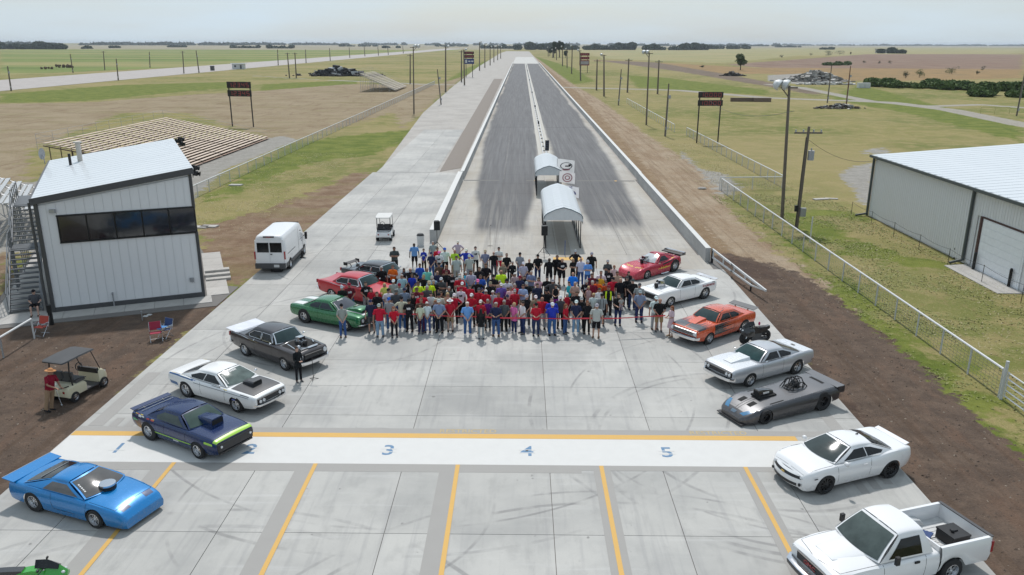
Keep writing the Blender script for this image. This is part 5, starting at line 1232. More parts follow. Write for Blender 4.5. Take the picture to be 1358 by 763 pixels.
def greenhouse(parent, paint, g, pillar_mat=None):
    """g: dict with A (x base, x top), C (x top, x base), w (base, top), z (belt front, belt rear, roof), crown, split (x), rear quarter shape"""
    xa0, xa1 = g['A']; xc1, xc0 = g['C']; wb, wt = g['w']; zf, zr, zt = g['z']; crown = g.get('crown', .045); bow = g.get('bow', .16); zrr = g.get('zr', zt - .02)
    gl = g.get('glass', m_wind); sg_ = g.get('side', m_side); rbow = g.get('rbow', .08); wbr = g.get('wbr', wb)
    # roof
    rows = []; NX = 10
    for i in range(NX + 1):
        t_ = i / NX; x = xa1 + (xc1 - xa1) * t_; zc = zt + (zrr - zt) * t_ + .035 * math.sin(PI * t_)
        row = []
        for yq, dz in ((-1.02, -.085), (-1.0, -.04), (-.93, -.005), (-.75, .3), (-.4, .8), (0, 1), (.4, .8), (.75, .3), (.93, -.005), (1.0, -.04), (1.02, -.085)):
            z = zc + (dz * crown if dz > 0 else dz); bx = bow * .35 * (1 - yq * yq) * (1 - t_) - rbow * .5 * (1 - yq * yq) * t_
            row.append((x + bx, yq * wt, z))
        rows.append(row)
    MB().grid(rows).build('roof', paint, parent, smooth=40)
    def ruled(u, t_, xb0, xb1, w0, w1, z0, z1, bw0, bw1):
        q = 1 - u * u; x = (xb0 + bw0 * q) * (1 - t_) + (xb1 + bw1 * q) * t_; y = u * (w0 * (1 - t_) + w1 * t_); z = z0 * (1 - t_) + (z1 + crown * .9 * q) * t_
        return Vector((x + .03 * math.sin(PI * t_), y, z + .015 * math.sin(PI * t_)))
    def glass(name, m, a):
        fr = MB().grid([[ruled(-1 + 2 * j / 10, i / 5, *a) for j in range(11)] for i in range(6)]).build(name + '_frame', paint if not g.get('chrome') else m_chrome, parent, smooth=50)
        s_ = -1 if name == 'rear_window' else 1
        o = MB().grid([[ruled((-.93 + 1.86 * j / 10), .05 + .88 * i / 5, *a) + Vector((.012 * s_, 0, .008)) for j in range(11)] for i in range(6)]).build(name, m, fr, smooth=50)
        return fr
    wf_ = glass('windshield', gl, (xa0, xa1, wb - .03, wt - .02, zf, zt - .03, bow, bow * .35))
    if g.get('rear', True): glass('rear_window', g.get('rearglass', gl), (xc0, xc1, wbr - .05, wt - .03, zr, zrr - .03, -rbow, -rbow * .5))
    for (u0_, t0_, t1_, n_) in g.get('marks', []):
        mm = MB(); rn_ = random.Random(int(u0_ * 100) + n_)
        for k in range(n_):
            t_ = t0_ + (t1_ - t0_) * k / n_; h_ = (t1_ - t0_) / n_ * .7; w_ = .07 * rn_.uniform(.6, 1)
            if abs(u0_) < .2: q4 = [(-.35 + .7 * k / n_, t0_), (-.35 + .7 * (k + .7) / n_, t0_), (-.35 + .7 * (k + .7) / n_, t0_ + .1), (-.35 + .7 * k / n_, t0_ + .1)]
            else: q4 = [(u0_, t_), (u0_ + w_, t_), (u0_ + w_, t_ + h_), (u0_, t_ + h_)]
            mm.add([ruled(a_, b2_, xa0, xa1, wb - .03, wt - .02, zf, zt - .03, bow, bow * .35) + Vector((.022, 0, .014)) for a_, b2_ in q4], [(0, 1, 2, 3)])
        mm.build('window_lettering', m_wpaint, wf_)
    # sides
    def S(x, t_, sg, off=0.0):
        # clamp to the pillars at this height
        xa = xa0 + (xa1 - xa0) * t_; xc = xc0 + (xc1 - xc0) * t_; q = (x - xa0) / (xc0 - xa0)
        zb = zf + (zr - zf) * q; w0 = wb + (wbr - wb) * q; z1 = zt - .05 + (zrr - zt) * q
        y = (w0 * (1 - t_) + wt * 1.01 * t_) + .02 * math.sin(PI * t_) + off
        return Vector((x, sg * y, zb * (1 - t_) + z1 * t_))
    for sg in (1, -1):
        rows = []
        for i in range(7):
            t_ = i / 6; xa = xa0 + (xa1 - xa0) * t_; xc = xc0 + (xc1 - xc0) * t_
            rows.append([S(xa + (xc - xa) * j / 12, t_, sg) for j in range(13)])
        sp = MB().grid(rows).build('cabin_side', paint, parent, smooth=50)
        for poly in g['win']:
            # poly: list of (x, t) corners, subdivided
            pts = []
            for (a, b_) in zip(poly, poly[1:] + poly[:1]):
                for k in range(4): pts.append((a[0] + (b_[0] - a[0]) * k / 4, a[1] + (b_[1] - a[1]) * k / 4))
            c_ = (sum(p[0] for p in pts) / len(pts), sum(p[1] for p in pts) / len(pts)); n = len(pts)
            mm = MB(); vs = [S(c_[0], c_[1], sg, .009)] + [S(p[0], p[1], sg, .009) for p in pts]
            mm.add(vs, [(0, 1 + i, 1 + (i + 1) % n) for i in range(n)])
            win_ = mm.build('side_window', sg_, sp)
            if g.get('chrome'):
                tr = MB(); vv = [S(p[0], p[1], sg, .014) for p in pts]; tr.tube(vv + [vv[0]], .011, 4, cap=False); tr.build('window_trim', m_chrome, win_)

def underbody(parent, B, w_in, z0=.16, z1=.62):
    b = MB(); x0, x1 = B.x0 + .18, B.x1 - .18
    b.rings([[(x, -w_in * q, z0 + a), (x, w_in * q, z0 + a), (x, w_in * q, z), (x, -w_in * q, z)] for x, q, a, z in ((x0, .8, .15, z1 - .12), (x0 + .3, 1, 0, z1), (x1 - .3, 1, 0, z1), (x1, .8, .12, z1 - .15))])
    return b.build('chassis', m_well, parent)
def bumper(parent, xs_, z, w, h=.13, m=None, bowx=.09, name='bumper', wrap=.25, d=.1):
    """curved bar across the car at x=xs_ with its ends wrapped back"""
    sg = 1 if xs_ > 0 else -1; pts = []
    for u in np.linspace(-1, 1, 13): pts.append((xs_ + sg * (bowx * (1 - u * u) - (wrap * max(0, abs(u) - .84) / .16 * .6)), u * w, z))
    b = MB(); rr = []
    for i, p in enumerate(pts):
        rr.append([(p[0] - sg * d * .5, p[1], z - h / 2), (p[0] + sg * d * .35, p[1], z - h / 2 + .01), (p[0] + sg * d * .5, p[1], z), (p[0] + sg * d * .35, p[1], z + h / 2 - .01), (p[0] - sg * d * .5, p[1], z + h / 2)])
    b.rings(rr); return b.build(name, m or m_chrome, parent, smooth=50)
def disc(parent, name, m, x, y, z, r, th=.03, ax='x', n=16, ry=None):
    if ax == 'x': return MB().rings([[(xx, y + (ry or r) * q * math.cos(2 * PI * j / n), z + r * q * math.sin(2 * PI * j / n)) for j in range(n)] for xx, q in ((x, 1), (x + th, .96), (x + th * 1.3, .6))]).build(name, m, parent, smooth=40)
    return MB().tube([(x, y, z), (x, y + th, z)], r, n).build(name, m, parent, smooth=40)
def mirror(parent, m, x, y, z, sg, s_=1.0):
    return MB().ball((0, 0, 0), (.07 * s_, .10 * s_, .07 * s_), 8, 6).tube([(0, 0, -.01), (-.0, -sg * .12 * s_, -.03)], .022, 6).build('mirror', m, parent, smooth=60, loc=(x, y, z))
def scoop(parent, x0, x1, w0, w1, z0, h, m, open_front=True, name='hood_scoop', taper=.35, zb=None):
    """hood scoop: open end at x1 (front)"""
    rr = []
    for i in range(8):
        t_ = i / 7; x = x0 + (x1 - x0) * t_; hh = h * (taper + (1 - taper) * math.sin(min(1, t_ * 1.15) * PI / 2)); w = w0 + (w1 - w0) * t_; zz = z0 if zb is None else z0 + (zb - z0) * t_
        rr.append([(x, -w, zz - .06), (x, w, zz - .06), (x, w * .98, zz + hh * .75), (x, w * .78, zz + hh), (x, 0, zz + hh * 1.04), (x, -w * .78, zz + hh), (x, -w * .98, zz + hh * .75)])
    o = MB().rings(rr).build(name, m, parent, smooth=35)
    if open_front:
        zz = z0 if zb is None else zb
        MB().box(x1 + .004, 0, zz + h * .52, .01, w1 * 1.75, h * .62).build('scoop_opening', m_well, o)
    return o
def blower(parent, x, z, s_=1.0, belt=True):
    """chromed supercharger with injector hat"""
    e = root('supercharger', (x, 0, z), 0, parent=parent)
    b = MB(); b.box(0, 0, .12, .56, .26, .24)
    for k in range(7): b.box(-.24 + k * .08, 0, .245, .02, .26, .03)
    b.build('blower_case', m_alrim, e)
    MB().rings([[(-.2, -.17, .25), (-.2, .17, .25), (-.18, .14, .42), (-.18, -.14, .42)], [(.12, -.19, .25), (.12, .19, .25), (.16, .16, .46), (.16, -.16, .46)]]).build('injector_hat', m_chrome, e)
    MB().tube([(.17, -.09, .36), (.19, -.09, .36)], .065, 12).tube([(.17, .09, .36), (.19, .09, .36)], .065, 12).build('injector_mouth', m_well, e)
    if belt: MB().box(.34, 0, .02, .07, .14, .42).tube([(.30, 0, .2), (.38, 0, .2)], .1, 12).tube([(.30, 0, -.12), (.38, 0, -.12)], .12, 12).build('drive_belt', m_black, e)
    for sg in (1, -1): MB().box(0, sg * .3, -.02, .5, .1, .12).tube([(.2, sg * .3, .0), (.1, sg * .42, -.1)], .04, 6).tube([(-.05, sg * .3, .0), (-.15, sg * .42, -.1)], .04, 6).build('valve_cover', m_chrome, e)
    return e
def grid_lines(parent, B, m, x0, x1, u0, u1, name='panel_gap'):
    pass
def seam(B, parent, pts, name='panel_gap', w=.012, m=None):
    """thin dark shut line following the skin; pts = (x, u)"""
    b = MB()
    for sg in (1, -1):
        q = []
        for (a, c_) in zip(pts[:-1], pts[1:]):
            for k in range(6): q.append((a[0] + (c_[0] - a[0]) * k / 6, a[1] + (c_[1] - a[1]) * k / 6))
        q.append(pts[-1])
        vs = [B.P(x, sg * u, .0035) for x, u in q]; n = len(vs); o = []
        for i, v in enumerate(vs):
            d = (vs[min(i + 1, n - 1)] - vs[max(i - 1, 0)]).normalized(); nrm = Vector((0, v.y, .3)).normalized(); s_ = d.cross(nrm).normalized() * w / 2; o.append((v - s_, v + s_))
        b.grid([[a, c_] for a, c_ in o])
    return b.build(name, m or m_well, parent)
def wing(parent, x, z, w, chord, m, tilt=.12, strut=.25, plates=True, name='rear_wing'):
    e = MB().rings([[(x + chord * .5, y, z), (x - chord * .5, y, z + tilt), (x - chord * .5, y, z + tilt + .02), (x + chord * .5, y, z + .025)] for y in (-w, w)]).build(name, m, parent)
    if plates:
        for sg in (1, -1): MB().box(x, sg * w, z + tilt * .5, chord * 1.05, .02, .2).build('end_plate', m, e)
    for sg in (1, -1): MB().beam((x + .1, sg * w * .5, z), (x + .25, sg * w * .5, z - strut), .03, .04).build('strut', m_blacks, e)
    return e
def place(r, rear_px, front_px, axles, track, near_side, z=0):
    """stand the car so that its near-side wheels touch the ground at the two photo points"""
    a, b = Vector((*gp(*rear_px), 0)), Vector((*gp(*front_px), 0)); d = (b - a).normalized(); left = Vector((-d.y, d.x, 0))
    mid = (a + b) / 2 - left * (near_side * (track - .1)) - d * ((axles[0] + axles[1]) / 2)
    r.location = (mid.x, mid.y, .06); r.rotation_euler = (0, 0, math.atan2(d.y, d.x))
    return r

def sedan(label, paint, rear_px, front_px, near, spec):
    r = root(spec.get('name', 'drag_car'), (0, 0, 0), 0, label, spec.get('cat', 'car'))
    place(r, rear_px, front_px, spec['axles'], spec['track'], near)
    B = Body(spec['keys'], spec['axles'], spec['ra'], spec.get('rb'), **spec.get('shape', {}))
    body = B.build(r, paint); underbody(r, B, spec.get('inner', .56), .18, spec.get('floor', .66))
    add_wheels(r, spec['axles'], spec['track'], *spec['tyres'], spec.get('rim', m_alrim), spec.get('spokes', 5), spec.get('rimf', .62), spec.get('rimr', .6), spec.get('dish', .05))
    if 'gh' in spec: greenhouse(r, spec.get('roofpaint', paint), spec['gh'])
    return r, B, body
def lamps(r, x, ys_, z, rad_, m=None, name='headlight', sq=False, th=.03):
    for y in ys_:
        if sq: MB().box(x, y, z, .04, rad_ * 2.2, rad_ * 1.3).build(name, m or m_headl, r)
        else: disc(r, name, m or m_headl, x if x > 0 else x - th, y, z, rad_, th)
def tails(r, x, ys_, z, w, h, m=None):
    for y in ys_: MB().box(x, y, z, .05, w, h).build('tail_light', m or m_redl, r)
def exhaust(r, x, y, z): MB().tube([(x, y, z), (x - .35, y, z)], .05, 10).build('exhaust_pipe', m_chrome, r, smooth=40)

# --- 1 bright blue wedge-nosed coupe (near left)
P_blue = paintm('metallic_bright_blue', (.0, .19, .50), .2, .24, .7, .03)
fb = dict(axles=(1.28, -1.28), track=.93, ra=.37, rb=.40, tyres=(.31, .16, .375, .36), inner=.55, rim=m_alrim, spokes=8, rimf=.66, rimr=.55, name='drag_car',
    keys=[(-2.36,.80,.40,.78,.80),(-2.30,.90,.30,.86,.88),(-1.9,.93,.24,.88,.92),(-1.28,.95,.22,.88,.92),(-.6,.94,.17,.86,.88),(.6,.93,.16,.83,.86),(1.0,.93,.17,.80,.86),(1.3,.92,.17,.77,.83),(1.9,.88,.15,.69,.745),(2.25,.83,.13,.58,.60),(2.42,.76,.13,.42,.43)],
    shape=dict(tumble=.10, tuck=.05, shoulder=.84),
    gh=dict(A=(.88,.02), C=(-.72,-1.72), w=(.83,.56), z=(.86,.90,1.20), zr=1.15, crown=.04, bow=.22, rbow=.05, glass=m_greyg, side=m_greyg, rearglass=m_side, marks=[(-.86,.3,.75,5)],
        win=[[(.62,.07),(-.02,.86),(-.62,.86),(-.86,.07)]]))
r, B, body = sedan('bright metallic blue wedge-nosed drag coupe with a round silver air cleaner, at the near left', P_blue, (50,679.4), (130.2,701.2), -1, fb)
MB().tube([(.98,0,.86),(.98,0,.97)], .26, 24).build('air_cleaner_base', m_black, r, smooth=40); MB().tube([(.98,0,.97),(.98,0,1.03)], .25, 24).tube([(.98,0,1.03),(.98,0,1.045)], [.24,.1], 24).build('air_cleaner', m_chrome, r, smooth=40)
wing(r, -2.28, .895, .9, .5, P_blue, .05, .08, False, 'rear_spoiler'); MB().box(-2.54, 0, .96, .03, 1.8, .02).build('spoiler_edge', m_alrim, r)
B.patch(r, 'headlight_door', mat('dark_blue_recess', (.002,.03,.12), .3), 2.02, 2.2, .70, .86, .004, 4, 4); seam(B, r, [(.95,.14),(.98,.5)]); seam(B, r, [(-.42,.12),(-.5,.5)]); seam(B, r, [(2.0,.97),(2.0,.62),(1.05,.60)])
B.patch(r, 'bumper_cover', P_blue, 2.26, 2.41, -.05, .05, .006, 5, 8, fx=lambda t_: (-.05, .05)); seam(B, r, [(.5,.12),(-.4,.12)])
for k in range(3): MB().beam((-.95 - k*.28, -.52, 1.13 - k*.075), (-.95 - k*.28, .52, 1.13 - k*.075), .02, .03).build('louvre', m_alrim, r) if k == 1 else None
exhaust(r, -.3, -.8, .2)

# --- 2 dark blue muscle coupe with scoop and lime band
P_navy = paintm('deep_navy_pearl', (.001, .018, .085), .1, .24, .45, .04); m_lime = paintm('lime_stripe', (.36, .62, .06), 0, .35, .5)
cam69 = lambda: dict(axles=(1.37, -1.37), track=.95, ra=.38, rb=.43, tyres=(.33, .18, .40, .38), inner=.55, rimf=.62, rimr=.52, spokes=5,
    keys=[(-2.42,.78,.46,.80,.82),(-2.36,.87,.40,.92,.93),(-1.9,.92,.34,.96,.98),(-1.37,.945,.26,.96,.99),(-.8,.93,.22,.93,.96),(.5,.92,.22,.92,.95),(1.0,.93,.24,.92,.97),(1.4,.93,.24,.91,.96),(2.0,.91,.28,.88,.92),(2.26,.88,.34,.84,.86),(2.32,.84,.38,.80,.81)],
    shape=dict(tumble=.08, tuck=.09, crease=.62, shoulder=.88),
    gh=dict(A=(.84,.22), C=(-.80,-1.52), w=(.82,.60), z=(.95,.97,1.36), zr=1.31, crown=.05, bow=.16, glass=m_wind, side=m_side, rearglass=m_side,
        win=[[(.58,.08),(.14,.88),(-.30,.90),(-.34,.07)],[(-.38,.07),(-.34,.90),(-.72,.84),(-1.02,.42),(-.98,.07)]]))
c = cam69(); c['gh']['glass'] = mat('faded_green_windscreen', (.05,.08,.07), .04, var=.3, scale=2, coat=0, spec=.3); c['gh']['side'] = mat('smoked_side_window', (.035,.05,.042), .08, var=.3, scale=3, coat=.2)
c['gh']['win'] = [[(.56,.08),(.12,.88),(-.62,.88),(-.95,.42),(-.9,.07)]]
r, B, body = sedan('dark blue drag coupe with a tall hood scoop and lime green nose band', P_navy, (203.2,585.8), (263.6,608.5), -1, c)
MB().rings([[(2.33,-.80,.40),(2.33,.80,.40),(2.33,.82,.76),(2.33,-.82,.76)],[(2.37,-.76,.44),(2.37,.76,.44),(2.37,.78,.72),(2.37,-.78,.72)]]).build('grille', m_grille, r)
B.patch(r, 'nose_band', m_lime, 2.16, 2.32, -.5, .5, .005, 4, 10, fx=lambda t_: (-.42, .42)); B.patch(r, 'side_stripe', m_lime, -1.0, 1.0, .14, .17, .005, 16, 1); B.patch(r, 'side_stripe', m_lime, 1.75, 2.16, .3, .36, .005, 4, 1)
scoop(r, .55, 1.45, .24, .27, .97, .30, P_navy, True, taper=.75); MB().box(2.3, 0, .36, .12, 1.5, .06).build('air_dam', m_grille, r)
wing(r, -2.34, .985, .84, .22, P_navy, .04, .06, False, 'rear_spoiler')
for k in range(3): MB().box(-1.95 - k*.2, 0, 1.0 + k*.01, .03, 1.4, .012).build('deck_trim', m_alrim, r)
rn = random.Random(5); dm = [mat('decal_%d' % i, cc, .5) for i, cc in enumerate(((.75,.75,.72),(.75,.55,.05),(.5,.06,.06),(.08,.12,.4),(.02,.02,.02),(.1,.4,.2)))]
for k in range(16):
    x = -1.0 - rn.random()*1.2; u = .2 + rn.random()*.3
    if abs(x + 1.37) < .4 and u < .38: u += .14
    B.patch(r, 'decal', dm[k % 6], x, x - .16, u, u + .055, .005, 2, 2)
B.patch(r, 'decal', dm[0], .0, .3, .10, .125, .005, 3, 1); seam(B, r, [(.72,.1),(.74,.5)]); seam(B, r, [(-.44,.1),(-.46,.5)]); seam(B, r, [(2.14,.97),(2.14,.64),(.98,.62)])
lamps(r, 2.36, (-.66, .66), .62, .05); tails(r, -2.44, (-.55,.55), .66, .4, .14); exhaust(r, -1.8, -.5, .3)
MB().tube([(-2.4,-.2,.5),(-2.85,-.2,.3),(-2.95,-.2,.26)], .03, 6).tube([(-2.4,.2,.5),(-2.85,.2,.3)], .03, 6).tube([(-2.9,-.25,.2),(-2.9,-.18,.2)], .09, 12).build('wheelie_bar', m_chrome, r)

# --- 3 white fastback with black hood
P_white = paintm('white_paint', (.80, .80, .79), 0, .3, .7, .02); P_sblk = paintm('satin_black_paint', (.03, .03, .033), 0, .45, .3)
c = dict(axles=(1.48, -1.48), track=.94, ra=.39, rb=.42, tyres=(.33,.18,.38,.34), inner=.55, rimf=.62, rimr=.58, spokes=5,
    keys=[(-2.62,.78,.46,.80,.82),(-2.56,.88,.40,.94,.95),(-2.0,.94,.33,.98,1.0),(-1.48,.96,.25,.97,1.0),(-.8,.95,.22,.92,.95),(.5,.94,.22,.90,.94),(1.0,.95,.24,.90,.96),(1.5,.95,.24,.89,.95),(2.1,.93,.28,.86,.91),(2.45,.88,.34,.82,.84),(2.52,.84,.40,.78,.79)],
    shape=dict(tumble=.08, tuck=.09, crease=.6, shoulder=.86),
    gh=dict(A=(.92,.16), C=(-.98,-1.80), w=(.84,.60), z=(.94,.99,1.33), zr=1.26, crown=.05, bow=.2, glass=mat('pale_green_windscreen', (.10,.13,.12), .04, var=.4, scale=2, spec=.3), side=m_side, rearglass=m_side, marks=[(-.88,.2,.85,7),(.05,.8,.9,6)],
        win=[[(.62,.08),(.08,.88),(-.36,.90),(-.40,.07)],[(-.44,.07),(-.40,.90),(-.78,.84),(-1.2,.38),(-1.12,.07)]]))
r, B, body = sedan('white fastback with a flat black hood, black scoop and blue side stripe', P_white, (251.4,528.5), (314.9,547.6), -1, c)
B.patch(r, 'hood', P_sblk, 1.12, 2.36, -.5, .5, .006, 12, 10, fx=lambda t_: (-.66, .66)); scoop(r, 1.2, 1.82, .22, .25, .96, .17, P_sblk, True, taper=.6)
MB().rings([[(2.53,-.74,.50),(2.53,.74,.50),(2.53,.74,.74),(2.53,-.74,.74)],[(2.57,-.72,.53),(2.57,.72,.53),(2.57,.72,.72),(2.57,-.72,.72)]]).build('grille', m_grille, r); lamps(r, 2.57, (-.62,-.44,.44,.62), .62, .07)
bumper(r, 2.56, .46, .86, .1); m_bst = mat('blue_stripe', (.04,.12,.28), .4); B.patch(r, 'side_stripe', m_bst, -2.5, -1.0, .42, .52, .006, 10, 2); B.patch(r, 'side_stripe', mat('dark_stripe', (.05,.05,.06), .5), -.95, 2.2, .36, .375, .005, 20, 1)
B.patch(r, 'lower_stripe', m_bst, -2.45, -1.95, .1, .2, .005, 4, 1); bumper(r, -2.6, .55, .8, .12, m_bst); tails(r, -2.65, (-.55,.55), .78, .4, .1)
for k, (x, u, l) in enumerate(((-2.2,.58,.4),(-1.75,.6,.2),(-1.35,.6,.3),(-1.0,.47,.14),(.1,.47,.5),(.8,.45,.2),(1.75,.43,.45),(1.3,.2,.18),(1.35,.27,.22),(-2.35,.56,.25))):
    B.patch(r, 'decal', dm[4] if k in (0,2,4,6) else dm[k % 4], x, x + l, u, u + .035, .005, 3, 1)
for sg in (1,-1): mirror(r, m_chrome, .7, sg*.98, 1.02, sg, .8)
seam(B, r, [(.85,.1),(.88,.5)]); seam(B, r, [(-.55,.1),(-.6,.5)]); MB().box(-1.05, 0, 1.28, .04, .9, .01).build('antenna_trim', m_black, r) if False else None

# --- 4/6/7 fifties sedans
def fifties(label, paint, rear, front, roofp=None, open_hood=False, fins=.0, name='classic_car', white_deck=False, gl=None):
    c = dict(axles=(1.47,-1.47), track=.93, ra=.38, rb=.38, tyres=(.345,.2,.355,.24), inner=.55, rimf=.6, rimr=.6, spokes=5, roofpaint=roofp or paint, name=name, floor=.7,
        keys=[(-2.62,.78,.50,.86,.88),(-2.55,.90,.42,1.02+fins,1.0),(-2.0,.94,.34,1.07+fins*.6,1.06),(-1.47,.95,.28,1.08+fins*.2,1.08),(-.8,.95,.26,1.05,1.07),(.5,.94,.25,1.05,1.07),(1.0,.94,.27,1.04,1.12),(1.5,.93,.28,1.02,1.12),(2.0,.92,.32,1.00,1.07),(2.35,.89,.38,.98,1.0),(2.44,.85,.44,.92,.93)],
        shape=dict(tumble=.05, tuck=.10, crease=.7, shoulder=.84),
        gh=dict(A=(.78,.42), C=(-.95,-1.50), w=(.80,.64), z=(1.08,1.08,1.53), zr=1.47, crown=.07, bow=.22, rbow=.16, chrome=True, glass=gl or m_wind,
            win=[[(.60,.07),(.38,.88),(-.22,.92),(-.22,.06)],[(-.28,.06),(-.28,.92),(-.86,.86),(-1.15,.4),(-1.12,.06)]]))
    r, B, body = sedan(label, paint, rear, front, -1, c)
    bumper(r, 2.50, .50, .93, .17, m_chrome, .12, d=.14); bumper(r, -2.68, .56, .93, .16, m_chrome, .1, d=.14)
    lamps(r, 2.42, (-.70,.70), .80, .11, th=.06); MB().rings([[(2.44,-.55,.62),(2.44,.55,.62),(2.44,.52,.88),(2.44,-.52,.88)],[(2.50,-.5,.65),(2.50,.5,.65),(2.5,.48,.85),(2.5,-.48,.85)]]).build('grille', m_alrim if not open_hood else m_grille, r)
    B.patch(r, 'chrome_spear', m_chrome, -2.5, -.35, .5, .515, .012, 12, 1, fx=lambda t_: (.50 - .10 * t_, .515 - .10 * t_)); B.patch(r, 'chrome_spear', m_chrome, -.70, -.66, .44, .60, .012, 1, 5)
    for sg in (1,-1): MB().box(-2.63, sg*.83, .92+fins, .09, .1, .2).build('tail_light', m_redl, r); mirror(r, m_chrome, .66, sg*.97, 1.15, sg, .7)
    MB().tube([(.62,.8,1.12),(.42,.65,1.5)], .018, 5).tube([(.62,-.8,1.12),(.42,-.65,1.5)], .018, 5).build('a_pillar_trim', m_chrome, r)
    seam(B, r, [(.62,.1),(.64,.52)]); seam(B, r, [(-.62,.1),(-.66,.52)])
    return r, B
P_blk = paintm('gloss_black_paint', (.012,.011,.013), 0, .22, 1.0); P_red = paintm('bright_red_paint', (.46,.002,.012), 0, .28, .6, .05); P_bvin = paintm('charcoal_roof', (.022,.020,.024), .2, .35, .7)
r, B = fifties('black fifties hardtop with an open engine bay, woman with microphone beside its nose', paintm('dark_pearl_black', (.022,.018,.021), .2, .3, .9, .1), (327.5,473.5), (379.3,492.5), P_bvin, open_hood=True)
B.patch(r, 'engine_bay', m_well, 1.12, 2.30, -.5, .5, .006, 10, 8, fx=lambda t_: (-.70, .70)); B.patch(r, 'cowl_trim', m_chrome, 1.04, 1.12, -.5, .5, .01, 2, 8, fx=lambda t_: (-.66, .66))
e = blower(r, 1.62, 1.0, .9); MB().tube([(1.95,-.5,1.08),(2.3,-.1,1.06),(2.3,.4,1.06)], .025, 6).tube([(2.0,.45,1.1),(1.7,.6,1.12)], .04, 6).tube([(1.25,-.45,1.1),(2.2,-.62,1.04)], .02, 6).build('engine_pipes', m_chrome, r)
MB().box(2.2,0,1.04,.1,1.0,.05).ball((1.35,.38,1.12),(.12,.1,.08)).ball((1.9,-.35,1.1),(.1,.1,.07)).build('radiator_top', m_alrim, r)
P_deck = mat('silver_white_deck', (.6,.62,.66), .35, .3, coat=.5)
B.patch(r, 'rear_deck', P_deck, -2.55, -2.0, -.5, .5, .006, 6, 8, fx=lambda t_: (-.58, .58)); MB().rings([[(-2.1,y,1.06),(-2.92,y,1.12),(-2.92,y,1.14),(-2.1,y,1.08)] for y in (-.86,.86)]).build('rear_spoiler', P_deck, r)
r, B = fifties('bright red fifties sedan parked between the black roof car and the green coupe', P_red, (441,398), (493,409.5), paintm('red_roof', (.44,.002,.014), 0, .3, .6), fins=.05)
r, B = fifties('black hardtop with a flat tail wing parked farthest back in the left row', P_blk, (472,381), (521,391), P_blk, fins=.03)
wing(r, -2.5, 1.2, .55, .3, m_blacks, .05, .15); 
for sg in (.25,-.25): MB().tube([(-2.6,sg,.9),(-3.05,sg,.75)], .05, 8).tube([(-3.1,sg-.04,.72),(-3.1,sg+.04,.72)], .1, 10).build('parachute_pack', m_black, r)

# --- 5 green coupe with white nose stripe
P_green = paintm('emerald_green_pearl', (.012,.15,.045), .25, .25, 1.0, .08)
c = cam69(); c['gh']['marks'] = [(-.88,.15,.8,6),(.05,.82,.9,7)]; c['keys'] = [(k[0], k[1]*.99, k[2], k[3]-.01, k[4]-.005) for k in c['keys']]; c['gh']['glass'] = mat('grey_tint_glass', (.06,.065,.08), .07, coat=.2, spec=.5); c['tyres'] = (.34,.2,.41,.42); c['rimr'] = .5; c['spokes'] = 5
c['gh']['side'] = mat('blue_tint_side', (.015,.022,.028), .07, coat=.2, spec=.4)
r, B, body = sedan('emerald green coupe with white nose stripe and big rear tyres, beside the red sedan', P_green, (404.8,429.5), (459.1,440.5), -1, c)
m_ws = paintm('white_stripe_paint', (.74,.74,.72), 0, .3, .6)
B.patch(r, 'white_stripe', m_ws, 1.05, 2.24, .82, .95, .006, 10, 3); B.patch(r, 'white_stripe', m_ws, -2.35, -1.6, .72, .9, .006, 6, 3); B.patch(r, 'cowl_panel', m_ws, .98, 1.06, -.5, .5, .007, 2, 8, fx=lambda t_: (-.7, .7))
MB().rings([[(x, -.34, .93), (x, .34, .93), (x, .34, .96 + h), (x, .2, .985 + h), (x, -.2, .985 + h), (x, -.34, .96 + h)] for x, h in ((1.0,.02),(1.3,.10),(1.7,.16),(2.0,.14),(2.08,.08))]).build('hood_scoop', P_green, r, smooth=50); MB().box(2.085,0,.97,.02,.58,.11).build('scoop_opening', m_well, r)
MB().rings([[(2.33,-.78,.46),(2.33,.78,.46),(2.33,.8,.76),(2.33,-.8,.76)],[(2.36,-.74,.5),(2.36,.74,.5),(2.36,.76,.73),(2.36,-.76,.73)]]).build('grille', m_grille, r); lamps(r, 2.35, (-.64,.64), .64, .09); bumper(r, 2.36, .42, .84, .08); bumper(r, -2.46, .5, .82, .1)
tails(r, -2.45, (-.55,.55), .72, .3, .12); exhaust(r, -2.1, -.4, .35); seam(B, r, [(.72,.1),(.74,.5)]); seam(B, r, [(-.44,.1),(-.46,.5)])

# --- 8 red funny car
P_fc = paintm('cherry_red_paint', (.40,.004,.03), .1, .25, .6, .05)
c = dict(axles=(1.45,-1.25), track=.92, ra=.34, rb=.47, tyres=(.29,.14,.44,.42), inner=.42, rimf=.64, rimr=.5, spokes=5, floor=.5, name='funny_car',
    keys=[(-1.95,.70,.50,.82,.84),(-1.88,.86,.40,.92,.94),(-1.25,.94,.24,.97,.98),(-.6,.90,.12,.86,.88),(.2,.86,.10,.80,.82),(.8,.88,.10,.80,.83),(1.45,.93,.10,.76,.70),(1.9,.92,.09,.70,.62),(2.3,.84,.08,.52,.48),(2.48,.70,.08,.34,.33)],
    shape=dict(tumble=.09, tuck=.04, crease=.55, shoulder=.82),
    gh=dict(A=(.50,-.22), C=(-.75,-1.55), w=(.76,.46), z=(.83,.92,1.26), zr=1.22, crown=.04, bow=.2, glass=mat('pale_windscreen', (.42,.44,.45), .1, var=.3, coat=1), side=m_side, rear=True, rearglass=m_grille,
        win=[[(.2,.1),(-.2,.85),(-.6,.88),(-.78,.1)]]))
r, B, body = sedan('cherry red funny car with yellow lettering and huge rear tyres behind the white coupe', P_fc, (896.5,360.7), (853.4,372), 1, c)
